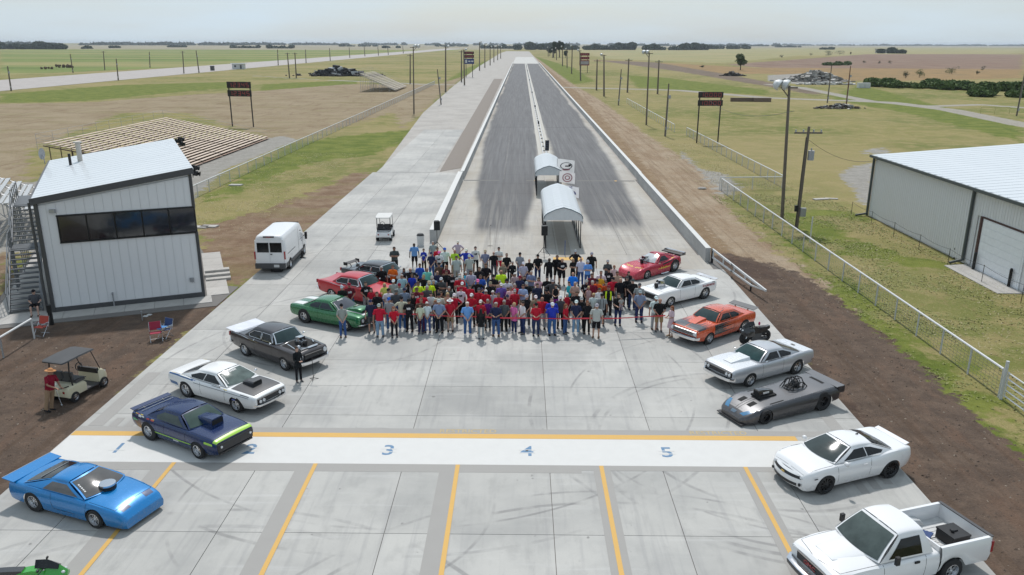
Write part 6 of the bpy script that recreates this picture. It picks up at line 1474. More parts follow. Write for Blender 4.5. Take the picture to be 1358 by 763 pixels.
MB().rings([[(-1.9,y,.98),(-2.25,y,1.04),(-2.25,y,1.08),(-1.9,y,1.04)] for y in (-.85,.85)]).build('tail_deck', m_black, r); MB().box(-2.3,0,1.13,.2,1.5,.03).box(-2.25,.78,1.05,.32,.03,.2).box(-2.25,-.78,1.05,.32,.03,.2).build('rear_spoiler', m_alrim, r)
for sg in (.3,-.3): MB().tube([(-1.9,sg,.85),(-2.4,sg,.8)], [.12,.1], 10).tube([(-1.9,sg,.4),(-2.6,sg,.25)], .03, 6).build('parachute_pack', m_black, r)
blower(r, .72, .78); g_y = mat('yellow_lettering', (.72,.5,.06), .5)
[B.patch(r, 'hood_lettering', g_y, 1.62 + .04 * (k % 2), 1.76 + .03 * (k % 3), .70 + .045 * k, .725 + .045 * k, .006, 2, 2) for k in range(6)]
o = text('P & M', .20, r, (-.15, .905, .50), (PI/2, 0, PI), g_y, 'lettering', .003, sx=1.2); B.patch(r, 'lettering_strip', g_y, -.75, .35, .22, .245, .006, 8, 1); B.patch(r, 'lettering_strip', g_y, -1.3, -1.0, .62, .68, .006, 3, 2)
B.patch(r, 'door_emblem', mat('pale_yellow_emblem', (.7,.62,.4), .5), .05, .25, .5, .6, .006, 3, 3); B.patch(r, 'black_graphic', m_grille, -1.1, -.1, .36, .46, .005, 8, 2, fx=lambda t_: (.40-.06*t_, .50-.08*t_))
MB().tube([(.1,.88,.12),(-.4,.92,.1)], .05, 8).tube([(.0,.9,.12),(-.5,.98,.16)], .05, 8).build('exhaust_pipe', m_chrome, r)

# --- 9 white coupe with blower and red lettering
def nova(label, paint, rear, front, near=1, glass=None, **k):
    c = dict(axles=(1.40,-1.40), track=.90, ra=.37, rb=.42, tyres=(.33,.17,.40,.34), inner=.52, rimf=.6, rimr=.52, spokes=5,
        keys=k.get('keys') or [(-2.38,.78,.48,.84,.86),(-2.32,.87,.40,.96,.97),(-1.9,.90,.33,1.0,1.01),(-1.4,.92,.25,1.0,1.02),(-.8,.91,.23,.97,1.0),(.5,.90,.22,.96,.99),(1.0,.91,.24,.96,1.02),(1.4,.91,.24,.95,1.01),(1.95,.90,.28,.93,.97),(2.26,.87,.34,.90,.91),(2.34,.83,.40,.86,.87)],
        shape=dict(tumble=.06, tuck=.08, crease=.65, shoulder=.88),
        gh=dict(A=(.80,.28), C=(-.78,-1.48), w=(.79,.60), z=(1.0,1.02,1.40), zr=1.36, crown=.055, bow=.15, glass=glass or m_wind, side=m_side,
            win=[[(.56,.08),(.20,.88),(-.28,.90),(-.32,.07)],[(-.36,.07),(-.32,.90),(-.72,.84),(-1.0,.42),(-.96,.07)]]))
    c.update(k.get('upd', {})); return sedan(label, paint, rear, front, near, c)
r, B, body = nova('white drag coupe with a chrome blower through its hood and red lettering on the quarter', P_white, (933.3,397.5), (887.6,408.4))
blower(r, 1.45, .98); scoop(r, .95, 1.2, .3, .24, 1.0, .1, P_white, False); MB().rings([[(2.35,-.76,.52),(2.35,.76,.52),(2.35,.78,.80),(2.35,-.78,.80)],[(2.38,-.72,.55),(2.38,.72,.55),(2.38,.74,.77),(2.38,-.74,.77)]]).build('grille', m_grille, r)
m_rlet = mat('dark_red_lettering', (.28,.03,.04), .5)
text('ED & LINDA MATNEY', .17, r, (-1.62, .925, .84), (PI/2 - .08, 0, PI), m_rlet, 'lettering', .003, sx=.62); wing(r, -2.42, 1.0, .78, .26, m_alrim, .05, .06, False)
MB().box(-.35,.0,1.1,.5,1.2,.4).build('seat', mat('red_seat', (.2,.02,.03), .7), r) if False else None
bumper(r, 2.38, .46, .84, .09, P_white); seam(B, r, [(.66,.1),(.68,.5)]); seam(B, r, [(-.5,.1),(-.52,.5)]); tails(r, -2.4, (-.6,.6), .74, .25, .12)
B.patch(r, 'decal', m_joint, -2.2, -1.95, .42, .5, .005, 2, 2); seam(B, r, [(1.9,.97),(1.9,.64),(1.0,.62)])

# --- 10 orange coupe with black flames
P_org = paintm('orange_paint', (.62,.085,.02), .05, .25, 1.0, .06)
r, B, body = nova('orange coupe with black flames over hood and doors and a dark rear wing', P_org, (985,442.2), (938.3,458.1))
m_fl = paintm('flame_black', (.035,.035,.038), .2, .25, .9)
def flame(x0, x1, u0, u1, teeth, seed, off=.006):
    rn = random.Random(seed)
    B.patch(r, 'flame_base', m_fl, x0, x0 + (x1 - x0) * .35, u0, u1, off, 5, 6)
    for k in range(teeth):
        a = u0 + (u1 - u0) * k / teeth; b_ = u0 + (u1 - u0) * (k + 1) / teeth; L2 = rn.uniform(.55, 1.0); m2 = (a + b_) / 2 + rn.uniform(-.01, .01)
        B.patch(r, 'flame_lick', m_fl, x0 + (x1 - x0) * .34, x0 + (x1 - x0) * L2, a, b_, off, 6, 1, fx=lambda t_, a=a, b_=b_, m2=m2: (a + (m2 - a) * t_ ** .8, b_ + (m2 - b_) * t_ ** .8))
flame(2.28, .95, .60, .99, 7, 1); flame(1.05, -.7, .12, .48, 5, 2); flame(2.25, 1.0, .42, .58, 3, 3)
MB().rings([[(.26,-.58,1.395),(.26,.58,1.395),(.20,.58,1.40),(.20,-.58,1.40)],[(-.05,-.5,1.44),(-.05,.5,1.44),(-.05,.5,1.441),(-.05,-.5,1.441)]]).build('roof_flame', m_fl, r) if False else None
for k in range(7):
    y = -.48 + k * .16; MB().add([(.30 + .05*(1-abs(y)), y - .08, 1.437 - .16*y*y), (.30 + .05*(1-abs(y)), y + .08, 1.437 - .16*y*y), (-.12 - .1*(k % 3), y, 1.475 - .12*y*y)], [(0,1,2)]).build('roof_flame', m_fl, r)
MB().rings([[(x,-.25,.98),(x,.25,.98),(x,.22,1.0+h),(x,-.22,1.0+h)] for x, h in ((.95,.12),(1.3,.10),(1.8,.0))]).build('hood_scoop', P_org, r, smooth=40)
MB().rings([[(2.35,-.8,.56),(2.35,.8,.56),(2.35,.8,.82),(2.35,-.8,.82)],[(2.40,-.76,.60),(2.40,.76,.60),(2.40,.76,.80),(2.40,-.76,.80)]]).build('grille', m_alrim, r); MB().box(2.41,0,.70,.02,1.4,.03).box(2.41,0,.64,.02,1.4,.02).box(2.41,0,.76,.02,1.4,.02).build('grille_slots', m_well, r)
bumper(r, 2.42, .47, .90, .15, d=.14); lamps(r, 2.38, (-.72,.72), .72, .09, th=.05); wing(r, -2.42, 1.04, .8, .42, mat('carbon_wing', (.05,.055,.06), .4), .08, .08, False); seam(B, r, [(.66,.1),(.68,.5)]); seam(B, r, [(-.5,.1),(-.52,.5)])

# --- 11 silver coupe with cowl hood
P_silv = paintm('silver_metallic', (.50,.51,.53), .35, .28, 1.0, .01)
c = dict(axles=(1.46,-1.46), track=.95, ra=.38, rb=.42, tyres=(.33,.19,.385,.34), inner=.55, rimf=.62, rimr=.56, spokes=5,
    keys=[(-2.58,.80,.48,.84,.86),(-2.50,.90,.40,.97,.98),(-2.0,.94,.33,1.01,1.01),(-1.46,.97,.26,1.02,1.03),(-.8,.95,.23,.96,.98),(.5,.94,.22,.94,.97),(1.0,.95,.24,.95,1.0),(1.46,.96,.24,.95,.99),(2.1,.94,.30,.93,.96),(2.42,.92,.36,.90,.91),(2.50,.88,.40,.86,.87)],
    shape=dict(tumble=.07, tuck=.08, crease=.65, shoulder=.88),
    gh=dict(A=(.82,.22), C=(-.72,-1.75), w=(.83,.62), z=(.98,1.0,1.38), zr=1.33, crown=.05, bow=.17, glass=mat('teal_windscreen', (.02,.05,.05), .04, var=.3, coat=0, spec=.3), side=m_side, rearglass=m_side,
        win=[[(.58,.08),(.14,.88),(-.30,.90),(-.34,.07)],[(-.42,.07),(-.38,.90),(-.68,.84),(-1.1,.40),(-1.04,.07)]]))
r, B, body = sedan('silver sixties coupe with a raised white cowl hood, beside the grey open roadster', P_silv, (1055.3,497.1), (991.4,514.6), 1, c)
P_hood = paintm('silver_white_top', (.70,.71,.72), .1, .25, 1.0, .005)
B.patch(r, 'hood', P_hood, 1.02, 2.44, -.5, .5, .006, 12, 10, fx=lambda t_: (-.6, .6)); B.patch(r, 'trunk_lid', P_hood, -2.48, -1.8, -.5, .5, .006, 6, 10, fx=lambda t_: (-.6, .6))
MB().rings([[(x,-w,.98),(x,w,.98),(x,w*.85,1.0+h),(x,-w*.85,1.0+h)] for x, w, h in ((1.0,.40,.13),(1.4,.36,.10),(2.0,.26,.0))]).build('cowl_scoop', P_hood, r, smooth=30)
MB().rings([[(2.51,-.84,.60),(2.51,.84,.60),(2.51,.84,.82),(2.51,-.84,.82)],[(2.55,-.8,.63),(2.55,.8,.63),(2.55,.8,.80),(2.55,-.8,.80)]]).build('grille', m_grille, r); lamps(r, 2.56, (-.74,-.56,.56,.74), .72, .07); bumper(r, 2.57, .50, .92, .15, d=.13); bumper(r, -2.62, .56, .9, .14)
B.patch(r, 'rocker_trim', m_chrome, -.95, 1.0, .0, .03, .008, 8, 1); MB().box(-2.1,.0,1.03,.1,.2,.01).build('trunk_emblem', m_joint, r); tails(r, -2.6, (-.6,.6), .8, .35, .14)
for sg in (1,-1): mirror(r, m_chrome, .6, sg*.98, 1.05, sg, .6)
MB().add([(-.62,.79,1.08),(-.72,.76,1.25),(-.85,.79,1.08)], [(0,1,2)]).build('window_reflection', P_hood, r) if False else None
seam(B, r, [(.72,.1),(.74,.5)]); seam(B, r, [(-.5,.1),(-.55,.5)])

# --- 12 grey open roadster
P_gun = paintm('gunmetal_grey', (.05,.05,.055), .45, .32, .8, .1); P_gunl = paintm('satin_light_gunmetal', (.13,.13,.135), .4, .4, .4, .08)
c = dict(axles=(1.55,-1.45), track=.93, ra=.35, rb=.42, tyres=(.30,.14,.42,.44), inner=.5, rimf=.6, rimr=.5, spokes=5, rim=m_brim, floor=.45, name='roadster',
    keys=[(-2.32,.84,.45,.80,.82),(-2.26,.93,.40,.90,.93),(-1.9,.96,.34,.90,.93),(-1.45,.97,.22,.88,.92),(-.6,.92,.12,.78,.86),(.3,.90,.10,.72,.80),(1.0,.91,.10,.68,.76),(1.55,.92,.10,.66,.70),(2.1,.88,.10,.52,.56),(2.45,.74,.10,.36,.38),(2.58,.55,.10,.26,.27)],
    shape=dict(tumble=.12, tuck=.03, crease=.45, shoulder=.80))
r, B, body = sedan('gunmetal open drag roadster with roll cage, black scoop and blue headlights', P_gun, (1085.3,546.4), (1017.2,562.7), 1, c)
B.patch(r, 'top_panel', P_gunl, -2.2, 2.3, -.5, .5, .004, 24, 10, fx=lambda t_: (-.62 - .0*t_, .62)); m_bl = mat('blue_headlight', (.04,.17,.32), .15, coat=1)
B.patch(r, 'headlight', m_bl, 2.0, 2.42, .62, .80, .008, 6, 4, fx=lambda t_: (.56 + .12*t_, .72 + .1*t_)); B.patch(r, 'nose_badge', mat('badge_blue', (.1,.15,.2), .3), 2.38, 2.5, -.5, .5, .008, 2, 4, fx=lambda t_: (-.93, .93))
scoop(r, .55, 1.35, .10, .17, .78, .30, P_blk, True, taper=.55); MB().box(1.0, .18, .96, .3, .01, .07).box(1.0, -.18, .96, .3, .01, .07).build('scoop_badge', m_wpaint, r); MB().box(.95,0,.8,.9,.5,.08).build('scoop_base', m_well, r)
MB().tube([(-.62 + .44*math.cos(a), .30*math.sin(a), .87) for a in np.linspace(0, 2*PI, 25)], .03, 6, cap=False).build('cockpit_rim', P_gunl, r)
MB().rings([[(-.62 + q*.42*math.cos(2*PI*j/24), q*.29*math.sin(2*PI*j/24), z) for j in range(24)] for q, z in ((1,.885),(.9,.882),(.1,.881))]).build('cockpit', m_well, r)
cg = MB()
for x in (-.35,-.6,-.85): cg.tube([(x,-.27,.86),(x-.02,-.25,1.12),(x-.03,-.12,1.26),(x-.03,.12,1.26),(x-.02,.25,1.12),(x,.27,.86)], .024, 6)
for y in (-.12,.12,-.25,.25): cg.tube([(-.1,y,.86),(-.38,y,1.26 if abs(y)<.2 else 1.12),(-.88,y,1.26 if abs(y)<.2 else 1.12),(-1.1,y,.9)], .022, 6)
cg.build('roll_cage', m_black, r, smooth=40); MB().ball((-.7,0,1.0),(.13,.2,.16)).build('head_rest', m_seat, r)
B.patch(r, 'hood_vent', m_well, 1.6, 1.95, .82, .93, .009, 4, 3); B.patch(r, 'hood_line', m_well, 1.3, 2.3, .965, .975, .009, 6, 1); B.patch(r, 'hood_line', m_well, .5, 1.2, .66, .70, .009, 6, 1, label='dark side vent')
text('OUTLAW', .20, r, (-1.75, .1, .945), (0, 0, PI/2), m_well, 'lettering', .003, sx=1.3) if False else B.patch(r, 'deck_lettering', m_well, -1.95, -1.8, -.5, .5, .01, 2, 6, fx=lambda t_: (-.84, .84))
MB().box(2.3,0,.09,.7,1.5,.03).build('front_splitter', m_grille, r); MB().rings([[(-2.1,y,.90),(-2.52,y,.93),(-2.52,y,.95),(-2.1,y,.925)] for y in (-.9,.9)]).build('rear_spoiler', P_gunl, r)
for sg in (.9,-.9): MB().box(-2.36, sg, .80, .34, .03, .28).build('spoiler_side', P_gun, r)
for k in range(14):
    x = 2.1 - k*.3; v = B.P(x, .62, .006); MB().ball(tuple(v), .013, 6, 4).ball((v.x, -v.y, v.z), .013, 6, 4).build('fastener', m_chrome, r)

# --- 13 white modern coupe
P_w2 = paintm('gloss_white_modern', (.78,.78,.78), 0, .2, 1.0, .01)
c = dict(axles=(1.43,-1.42), track=.97, ra=.40, rb=.40, tyres=(.36,.25,.36,.27), inner=.6, rim=m_brim, rimf=.74, rimr=.74, spokes=10, dish=.03, floor=.66, name='modern_coupe',
    keys=[(-2.40,.72,.42,.88,.90),(-2.32,.87,.36,.98,1.01),(-1.95,.95,.28,1.03,1.05),(-1.42,.98,.22,1.02,1.04),(-.8,.95,.20,.95,.99),(.5,.93,.19,.92,.97),(1.0,.95,.20,.93,1.0),(1.43,.97,.20,.93,.99),(1.9,.95,.20,.88,.93),(2.1,.90,.19,.82,.86),(2.2,.82,.19,.73,.76),(2.26,.76,.22,.69,.71)],
    shape=dict(tumble=.09, tuck=.08, crease=.5, shoulder=.84),
    gh=dict(A=(1.02,.18), C=(-.72,-1.60), w=(.82,.57), z=(.98,1.0,1.37), zr=1.32, crown=.05, bow=.2, glass=mat('modern_windscreen', (.045,.06,.06), .04, var=.3, scale=1.5, coat=0, spec=.3), side=m_side, rearglass=m_side,
        win=[[(.66,.08),(.10,.84),(-.32,.88),(-.34,.06)],[(-.38,.06),(-.36,.88),(-.62,.80),(-1.08,.34),(-.98,.10)]]))
r, B, body = sedan('glossy white modern muscle coupe with black wheels, front right of the rows', P_w2, (1177.5,635), (1091.6,656.2), 1, c)
m_cht = m_grille
nm = MB()
def face_strip(z0, z1, w0, xo=.03, name='grille', m=m_grille, n=10):
    rows = []
    for j in range(n + 1):
        u = -1 + 2 * j / n; y = u * w0; x = 2.445 + xo - .30 * abs(u) ** 2.2 * (w0 / .8) - (0 if z0 > .5 else -.02)
        rows.append([(x, y, z0), (x - (.02 if z0 > .5 else 0), y, z1)])
    b = MB().grid(rows); b.grid([[(p[0] - .12, p[1], p[2]) for p in rw_] for rw_ in rows]); return b.build(name, m, r, smooth=40)
rows = [[(2.40 - .28 * abs(u) ** 2.2 + dx, u * .80, z) for z, dx in ((.22,-.02),(.30,.06),(.45,.07),(.56,.05),(.66,.0),(.72,-.08))] for u in np.linspace(-1, 1, 15)]
MB().grid(rows).build('front_bumper', P_w2, r, smooth=50)
def strip2(z0, z1, w0, off, m, name, par=None):
    rr = []
    for j in range(13):
        u = -1 + j / 6; q = u * w0 / .80; fx_ = lambda z: 2.40 - .28 * abs(q) ** 2.2 + float(np.interp(z, (.22,.30,.45,.56,.66,.72), (-.02,.06,.07,.05,.0,-.08)))
        rr.append([(fx_(z) + off, u * w0, z) for z in (z0, (z0 + z1) / 2, z1)])
    return MB().grid(rr).build(name, m, par or r, smooth=50)
strip2(.565, .655, .74, .008, m_grille, 'grille'); strip2(.30, .40, .56, .008, m_grille, 'lower_grille')
for sg in (1,-1): MB().ball((2.235, sg*.64, .61), (.05,.11,.045), 10, 6).build('headlight', m_headl, r, smooth=60); disc(r, 'fog_light', m_grille, 2.30, sg*.66, .38, .055); mirror(r, P_w2, .72, sg*1.03, 1.02, sg, 1.15)
m_gold = mat('gold_badge', (.55,.40,.12), .3, .8); MB().box(2.475, 0, .61, .02, .16, .035).box(2.476, 0, .61, .02, .05, .06).build('badge', m_gold, r)
for sg in (1,-1): MB().box(.98, sg*.5, 1.02, .05, .5, .015, .12 * sg).build('wiper', m_black, r); MB().box(1.9, sg*.968, .66, .14, .01, .03).build('side_marker', m_grille, r)
seam(B, r, [(.90,.1),(.96,.5)]); seam(B, r, [(-.45,.1),(-.52,.5)]); seam(B, r, [(2.2,.97),(2.2,.64),(1.1,.62)]); MB().rings([[(-2.18,y,1.02),(-2.36,y,1.05),(-2.36,y,1.08),(-2.18,y,1.04)] for y in (-.7,.7)]).build('rear_spoiler', P_w2, r)
for k in range(5): MB().beam((-.92 - k*.13, -.5, 1.27 - k*.052), (-.92 - k*.13, .5, 1.27 - k*.052), .05, .02).build('louvre', m_blacks, r)
MB().box(-.62, .0, 1.40, .1, .03, .05).build('antenna', m_black, r); MB().ball((.55,0,1.27),(.03,.1,.03)).build('rear_view_mirror', m_black, r); tails(r, -2.42, (-.5,.5), .78, .36, .12); B.patch(r, 'fender_badge', m_joint, 1.0, 1.12, .46, .475, .005, 1, 1)
for sg in (1,-1): MB().box(-.2, sg*.945, .80, .16, .02, .03).build('door_handle', P_w2, r)

# --- 14 white pickup
P_tr = paintm('white_truck_paint', (.76,.76,.76), 0, .28, .8, .015)
tr_ = root('pickup_truck', (0,0,0), 0, 'white regular-cab pickup with a black toolbox in its bed, at the near right', 'pickup truck')
place(tr_, (1261,772), (1131,804), (1.53,-1.53), .96, 1)
Bt = Body([(-1.0,.96,.40,1.08,1.10),(-.3,.98,.38,1.10,1.13),(.6,.98,.38,1.10,1.15),(.95,.97,.42,1.08,1.17),(1.53,.97,.42,1.07,1.17),(2.1,.95,.46,1.04,1.13),(2.38,.90,.50,.98,1.04),(2.46,.85,.52,.92,.96)], (1.53,-9), .45, None, tumble=.05, tuck=.05, crease=.6, shoulder=.86)
Bt.build(tr_, P_tr)
# bed with thickness: sides, tailgate, front wall, floor
bs = MB()
for sg in (1,-1):
    prof = []
    for x in np.linspace(-2.78, -1.02, 24):
        zb = .46
        if abs(x + 1.53) < .45: zb = max(zb, .39 + math.sqrt(.45**2 - (x + 1.53)**2) * .95)
        prof.append((x, zb))
    rows = [[(x, sg*.92, zb), (x, sg*.985, zb + (1.22-zb)*.35), (x, sg*.985, zb + (1.22-zb)*.75), (x, sg*.955, 1.20), (x, sg*.94, 1.225), (x, sg*.87, 1.225), (x, sg*.86, 1.2), (x, sg*.86, .76)] for x, zb in prof]
    MB().grid(rows).build('bed_side', P_tr, tr_, smooth=40); MB().box(-1.9, sg*.90, 1.232, 1.76, .09, .012).build('bed_rail', P_tr, tr_)
m_bed = mat('worn_bed_liner', (.55,.55,.54), .6, var=.2, scale=3)
MB().box(-1.9,0,.75,1.78,1.72,.04).build('bed_floor', m_bed, tr_)
for sg in (1,-1):
    MB().rings([[(x, sg*.86, .77), (x, sg*.62, .77), (x, sg*.62, z), (x, sg*.66, z+.04), (x, sg*.86, z+.04)] for x, z in ((-1.98,.8),(-1.85,.93),(-1.53,1.0),(-1.2,.93),(-1.08,.8))]).build('wheel_hump', m_bed, tr_, smooth=50)
MB().box(-1.02,0,1.0,.05,1.76,.48).build('bed_front', P_tr, tr_); tg = MB().box(-2.80,0,.93,.08,1.84,.60).build('tailgate', P_tr, tr_); MB().box(-2.80,0,1.24,.1,1.88,.03).build('tailgate_cap', m_trim, tg); MB().box(-2.9,0,.5,.14,1.7,.16).build('rear_bumper', m_chrome, tr_)
for k in range(9): MB().box(-1.9, -.64 + k*.16, .775, 1.7, .05, .015).build('floor_rib', m_bed, tr_)
MB().box(-1.0,0,.5,3.2,1.1,.3).box(1.5,0,.6,1.5,1.1,.5).build('chassis', m_well, tr_)
add_wheels(tr_, (1.53,-1.53), .96, .38, .25, .38, .25, m_alrim, 5, .58, .58)
greenhouse(tr_, P_tr, dict(A=(1.02,.32), C=(-.52,-.78), w=(.90,.68), z=(1.15,1.14,1.80), zr=1.78, crown=.05, bow=.16, rbow=.04, glass=mat('truck_windscreen', (.07,.09,.085), .04, var=.5, scale=1.3, coat=0, spec=.3), side=m_side,
    win=[[(.72,.10),(.26,.86),(-.36,.88),(-.40,.08)]]))
for sg in (1,-1): MB().box(0,0,0,.12,.09,.24).build('mirror', m_black, tr_, loc=(.62, sg*1.08, 1.28)); MB().box(-2.8, sg*.955, .95, .08, .08, .34).build('tail_light', m_redl, tr_); MB().box(2.40, sg*.72, .84, .1, .26, .2).build('headlight', m_headl, tr_); MB().box(-.18, sg*.985, 1.0, .16, .03, .06).build('door_handle', m_black, tr_)
gr_ = MB().rings([[(2.45,-.56,.68),(2.45,.56,.68),(2.45,.6,.92),(2.45,-.6,.92)],[(2.51,-.54,.70),(2.51,.54,.70),(2.5,.57,.90),(2.5,-.57,.90)]]).build('grille', m_grille, tr_)
text('GMC', .17, gr_, (2.525,0,.80), (PI/2,0,PI/2), m_redl, 'lettering', .004, sx=1.3); bumper(tr_, 2.55, .52, .92, .2, m_trim, .1, 'front_bumper', d=.16); bumper(tr_, 2.57, .60, .90, .06, m_chrome, .1, 'bumper_trim', d=.16); MB().box(2.68,0,.46,.02,.32,.15).build('licence_plate', m_wpaint, tr_)
seam(Bt, tr_, [(.86,.05),(.90,.55)]); seam(Bt, tr_, [(-.5,.05),(-.52,.55)]); seam(Bt, tr_, [(.95,.60),(2.2,.63),(2.36,.95)]); MB().rings([[(x,-w,1.13),(x,w,1.13),(x,w*.85,1.165+h),(x,-w*.85,1.165+h)] for x, w, h in ((1.05,.5,.02),(1.5,.45,.015),(2.1,.35,-.03))]).build('hood_bulge', P_tr, tr_, smooth=50)
for sg in (1,-1): MB().box(.98, sg*.45, 1.185, .05, .7, .02, .15*sg).build('wiper', m_black, tr_)
def on_truck(lx, ly, lz): return tr_.matrix_basis @ Vector((lx, ly, lz))
bpy.context.view_layer.update()
def TM(lx, ly, lz): a = tr_.rotation_euler.z; l = tr_.location; return (l.x + lx*math.cos(a) - ly*math.sin(a), l.y + lx*math.sin(a) + ly*math.cos(a), l.z + lz)
t_ = root('toolbox', TM(-2.15,.25,.78), tr_.rotation_euler.z, 'black tool box with lid handle in the bed of the white pickup', 'tool box'); MB().box(0,0,.15,.6,.62,.3).build('box', m_black, t_); MB().box(0,0,.32,.63,.65,.05).box(0,0,.36,.2,.1,.05).ball((.1,.05,.38),.05).build('lid', m_black, t_)
m_chb = mat('blue_chair_fabric', (.03,.06,.16), .8)
t_ = root('folded_chairs', TM(-1.42,.15,.8), tr_.rotation_euler.z + .2, 'folded blue chairs lying in the bed of the white pickup', 'folding chairs')
for k in range(4): MB().beam((-.3+k*.03,-.45+k*.12,.06+k*.05), (.3,-.35+k*.14,.1+k*.04), .1, .05).build('folded_seat', m_chb, t_); MB().tube([(-.35,-.42+k*.13,.05), (.35,-.4+k*.13,.08+k*.04)], .014, 5).build('leg', m_blacks, t_)
tag(MB().box(0,0,.03,.9,.12,.06).build('dark_plank', m_red, None, loc=TM(-2.05,.72,.8)), 'dark red plank lying along the near side of the pickup bed', 'plank').rotation_euler = (0,0,tr_.rotation_euler.z)

# --- 15 white panel van
P_van = paintm('white_van_paint', (.76,.76,.76), 0, .3, .7, .015)
vn = root('panel_van', (0,0,0), 0, 'white high-roof panel van seen from behind, parked beside the bare soil', 'van'); place(vn, (384.1,357.7), (402.8,338.2), (1.87,-1.87), 1.0, -1)
def van_sec(x):
    zt = float(np.interp(x, (-2.98,-2.9,1.0,1.6,2.05,2.6,2.98), (2.42,2.5,2.52,2.4,1.55,1.28,1.0))); w = float(np.interp(x, (-2.98,-2.85,2.2,2.8,2.98), (.96,1.02,1.02,.94,.8))); wt = w * float(np.interp(x, (-2.9,1.6,2.05,3), (.84,.84,.86,.88)))
    zb = .36
    for a in (1.87,-1.87):
        if abs(x-a) < .43: zb = max(zb, .37 + math.sqrt(.43**2-(x-a)**2)*.93)
    zm = min(1.25, zt-.1)
    return [(w*.97,zb),(w,zb+(zm-zb)*.5),(w,zm),(w*.97+wt*.03,zm+(zt-zm)*.3),(w*.5+wt*.5,zm+(zt-zm)*.7),(wt,zt-.12),(wt-.06,zt-.04),(wt*.7,zt),(0,zt+.02)]
xs_ = sorted(set([-2.98,-2.94] + list(np.linspace(-2.88,2.98,40)) + [a+.43*math.cos(PI*k/12) for a in (1.87,-1.87) for k in range(13)]))
rows = [[(x,-y,z) for y,z in van_sec(x)] + [(x,y,z) for y,z in van_sec(x)[::-1][1:]] for x in xs_]; b = MB().grid(rows)
for q in (rows[0], rows[-1]): b.add(q, [tuple(range(len(q)))])
b.build('body', P_van, vn, smooth=38); MB().box(0,0,.45,5.5,1.3,.5).build('chassis', m_well, vn); add_wheels(vn, (1.87,-1.87), 1.0, .35, .22, .35, .22, m_alrim, 5, .6, .6)
for sg in (1,-1): MB().box(-3.0, sg*.42, 1.72, .03, .74, .62).build('rear_window', m_side, vn); dd = MB().box(-2.995, sg*.47, 1.35, .03, .91, 1.75).build('rear_door', P_van, vn); MB().box(-3.0, sg*.965, 1.2, .08, .1, .52).build('tail_light', m_redl, vn)
for sg in (1,-1): MB().box(-3.02, sg*.42, 1.72, .012, .76, .64).build('rear_window', m_side, vn)
MB().box(-3.05,0,.50,.16,1.96,.34).build('rear_bumper', m_trim, vn); MB().box(-3.14,-.42,.52,.02,.34,.17).build('licence_plate', m_wpaint, vn); MB().box(-3.03,-.1,1.28,.05,.12,.05).build('door_handle', m_black, vn)
MB().box(-2.96,0,2.42,.12,.7,.09).build('brake_light', m_grille, vn); MB().box(-3.02,0,2.42,.02,.3,.05).build('brake_lens', m_redl, vn)
for sg in (1,-1):
    sl = MB(); sl.box(.0, sg*1.022, .5, 2.9, .02, .22); sl.box(-2.62, sg*1.02, .52, .55, .02, .26); sl.build('lower_trim', m_trim, vn)
    MB().box(.35, sg*1.024, 1.4, .015, .008, 1.6).box(1.45, sg*1.024, 1.1, .015, .008, 1.1).box(-1.5, sg*1.026, 1.18, 1.9, .01, .04).build('panel_gap', m_trim, vn)
    MB().add([(1.45,sg*.99,1.36),(.55,sg*.985,1.36),(.55,sg*.93,1.95),(1.25,sg*.935,1.95),(1.75,sg*.97,1.45)], [(0,1,2,3,4)]).build('side_window', m_side, vn).location = (0, sg*.035, 0)
    MB().box(0,0,0,.14,.16,.34).box(0,0,-.26,.12,.14,.14).tube([(0,-sg*.1,-.05),(0,-sg*.2,-.1)], .03, 5).build('mirror', m_black, vn, loc=(1.75, sg*1.2, 1.5))
    MB().box(1.2, sg*1.03, 1.2, .14, .03, .05).build('door_handle', m_black, vn)
MB().rings([[(1.62,-.80,2.32),(1.62,.80,2.32)],[(2.08,-.88,1.56),(2.08,.88,1.56)]][:0] or [[(1.58,-.78,2.40),(1.58,.78,2.40),(2.07,.86,1.58),(2.07,-.86,1.58)],[(1.60,-.78,2.43),(1.60,.78,2.43),(2.10,.86,1.60),(2.10,-.86,1.60)]]).build('windshield', m_wind, vn)
t_ = gp(368,361); tag(MB().box(0,0,.16,.7,.4,.3).box(.2,0,.33,.2,.15,.05).build('equipment_case', m_black, None, loc=(*t_,.06)), 'low black case lying on the concrete behind the white van', 'case')
t_ = gp(401,343); tag(MB().tube([(0,0,.0),(0,0,.5)], .06, 8).box(0,0,.02,.3,.2,.04).build('jack_stand', m_black, None, loc=(*t_,.06)), 'small black stand beside the white van front wheel', 'stand')

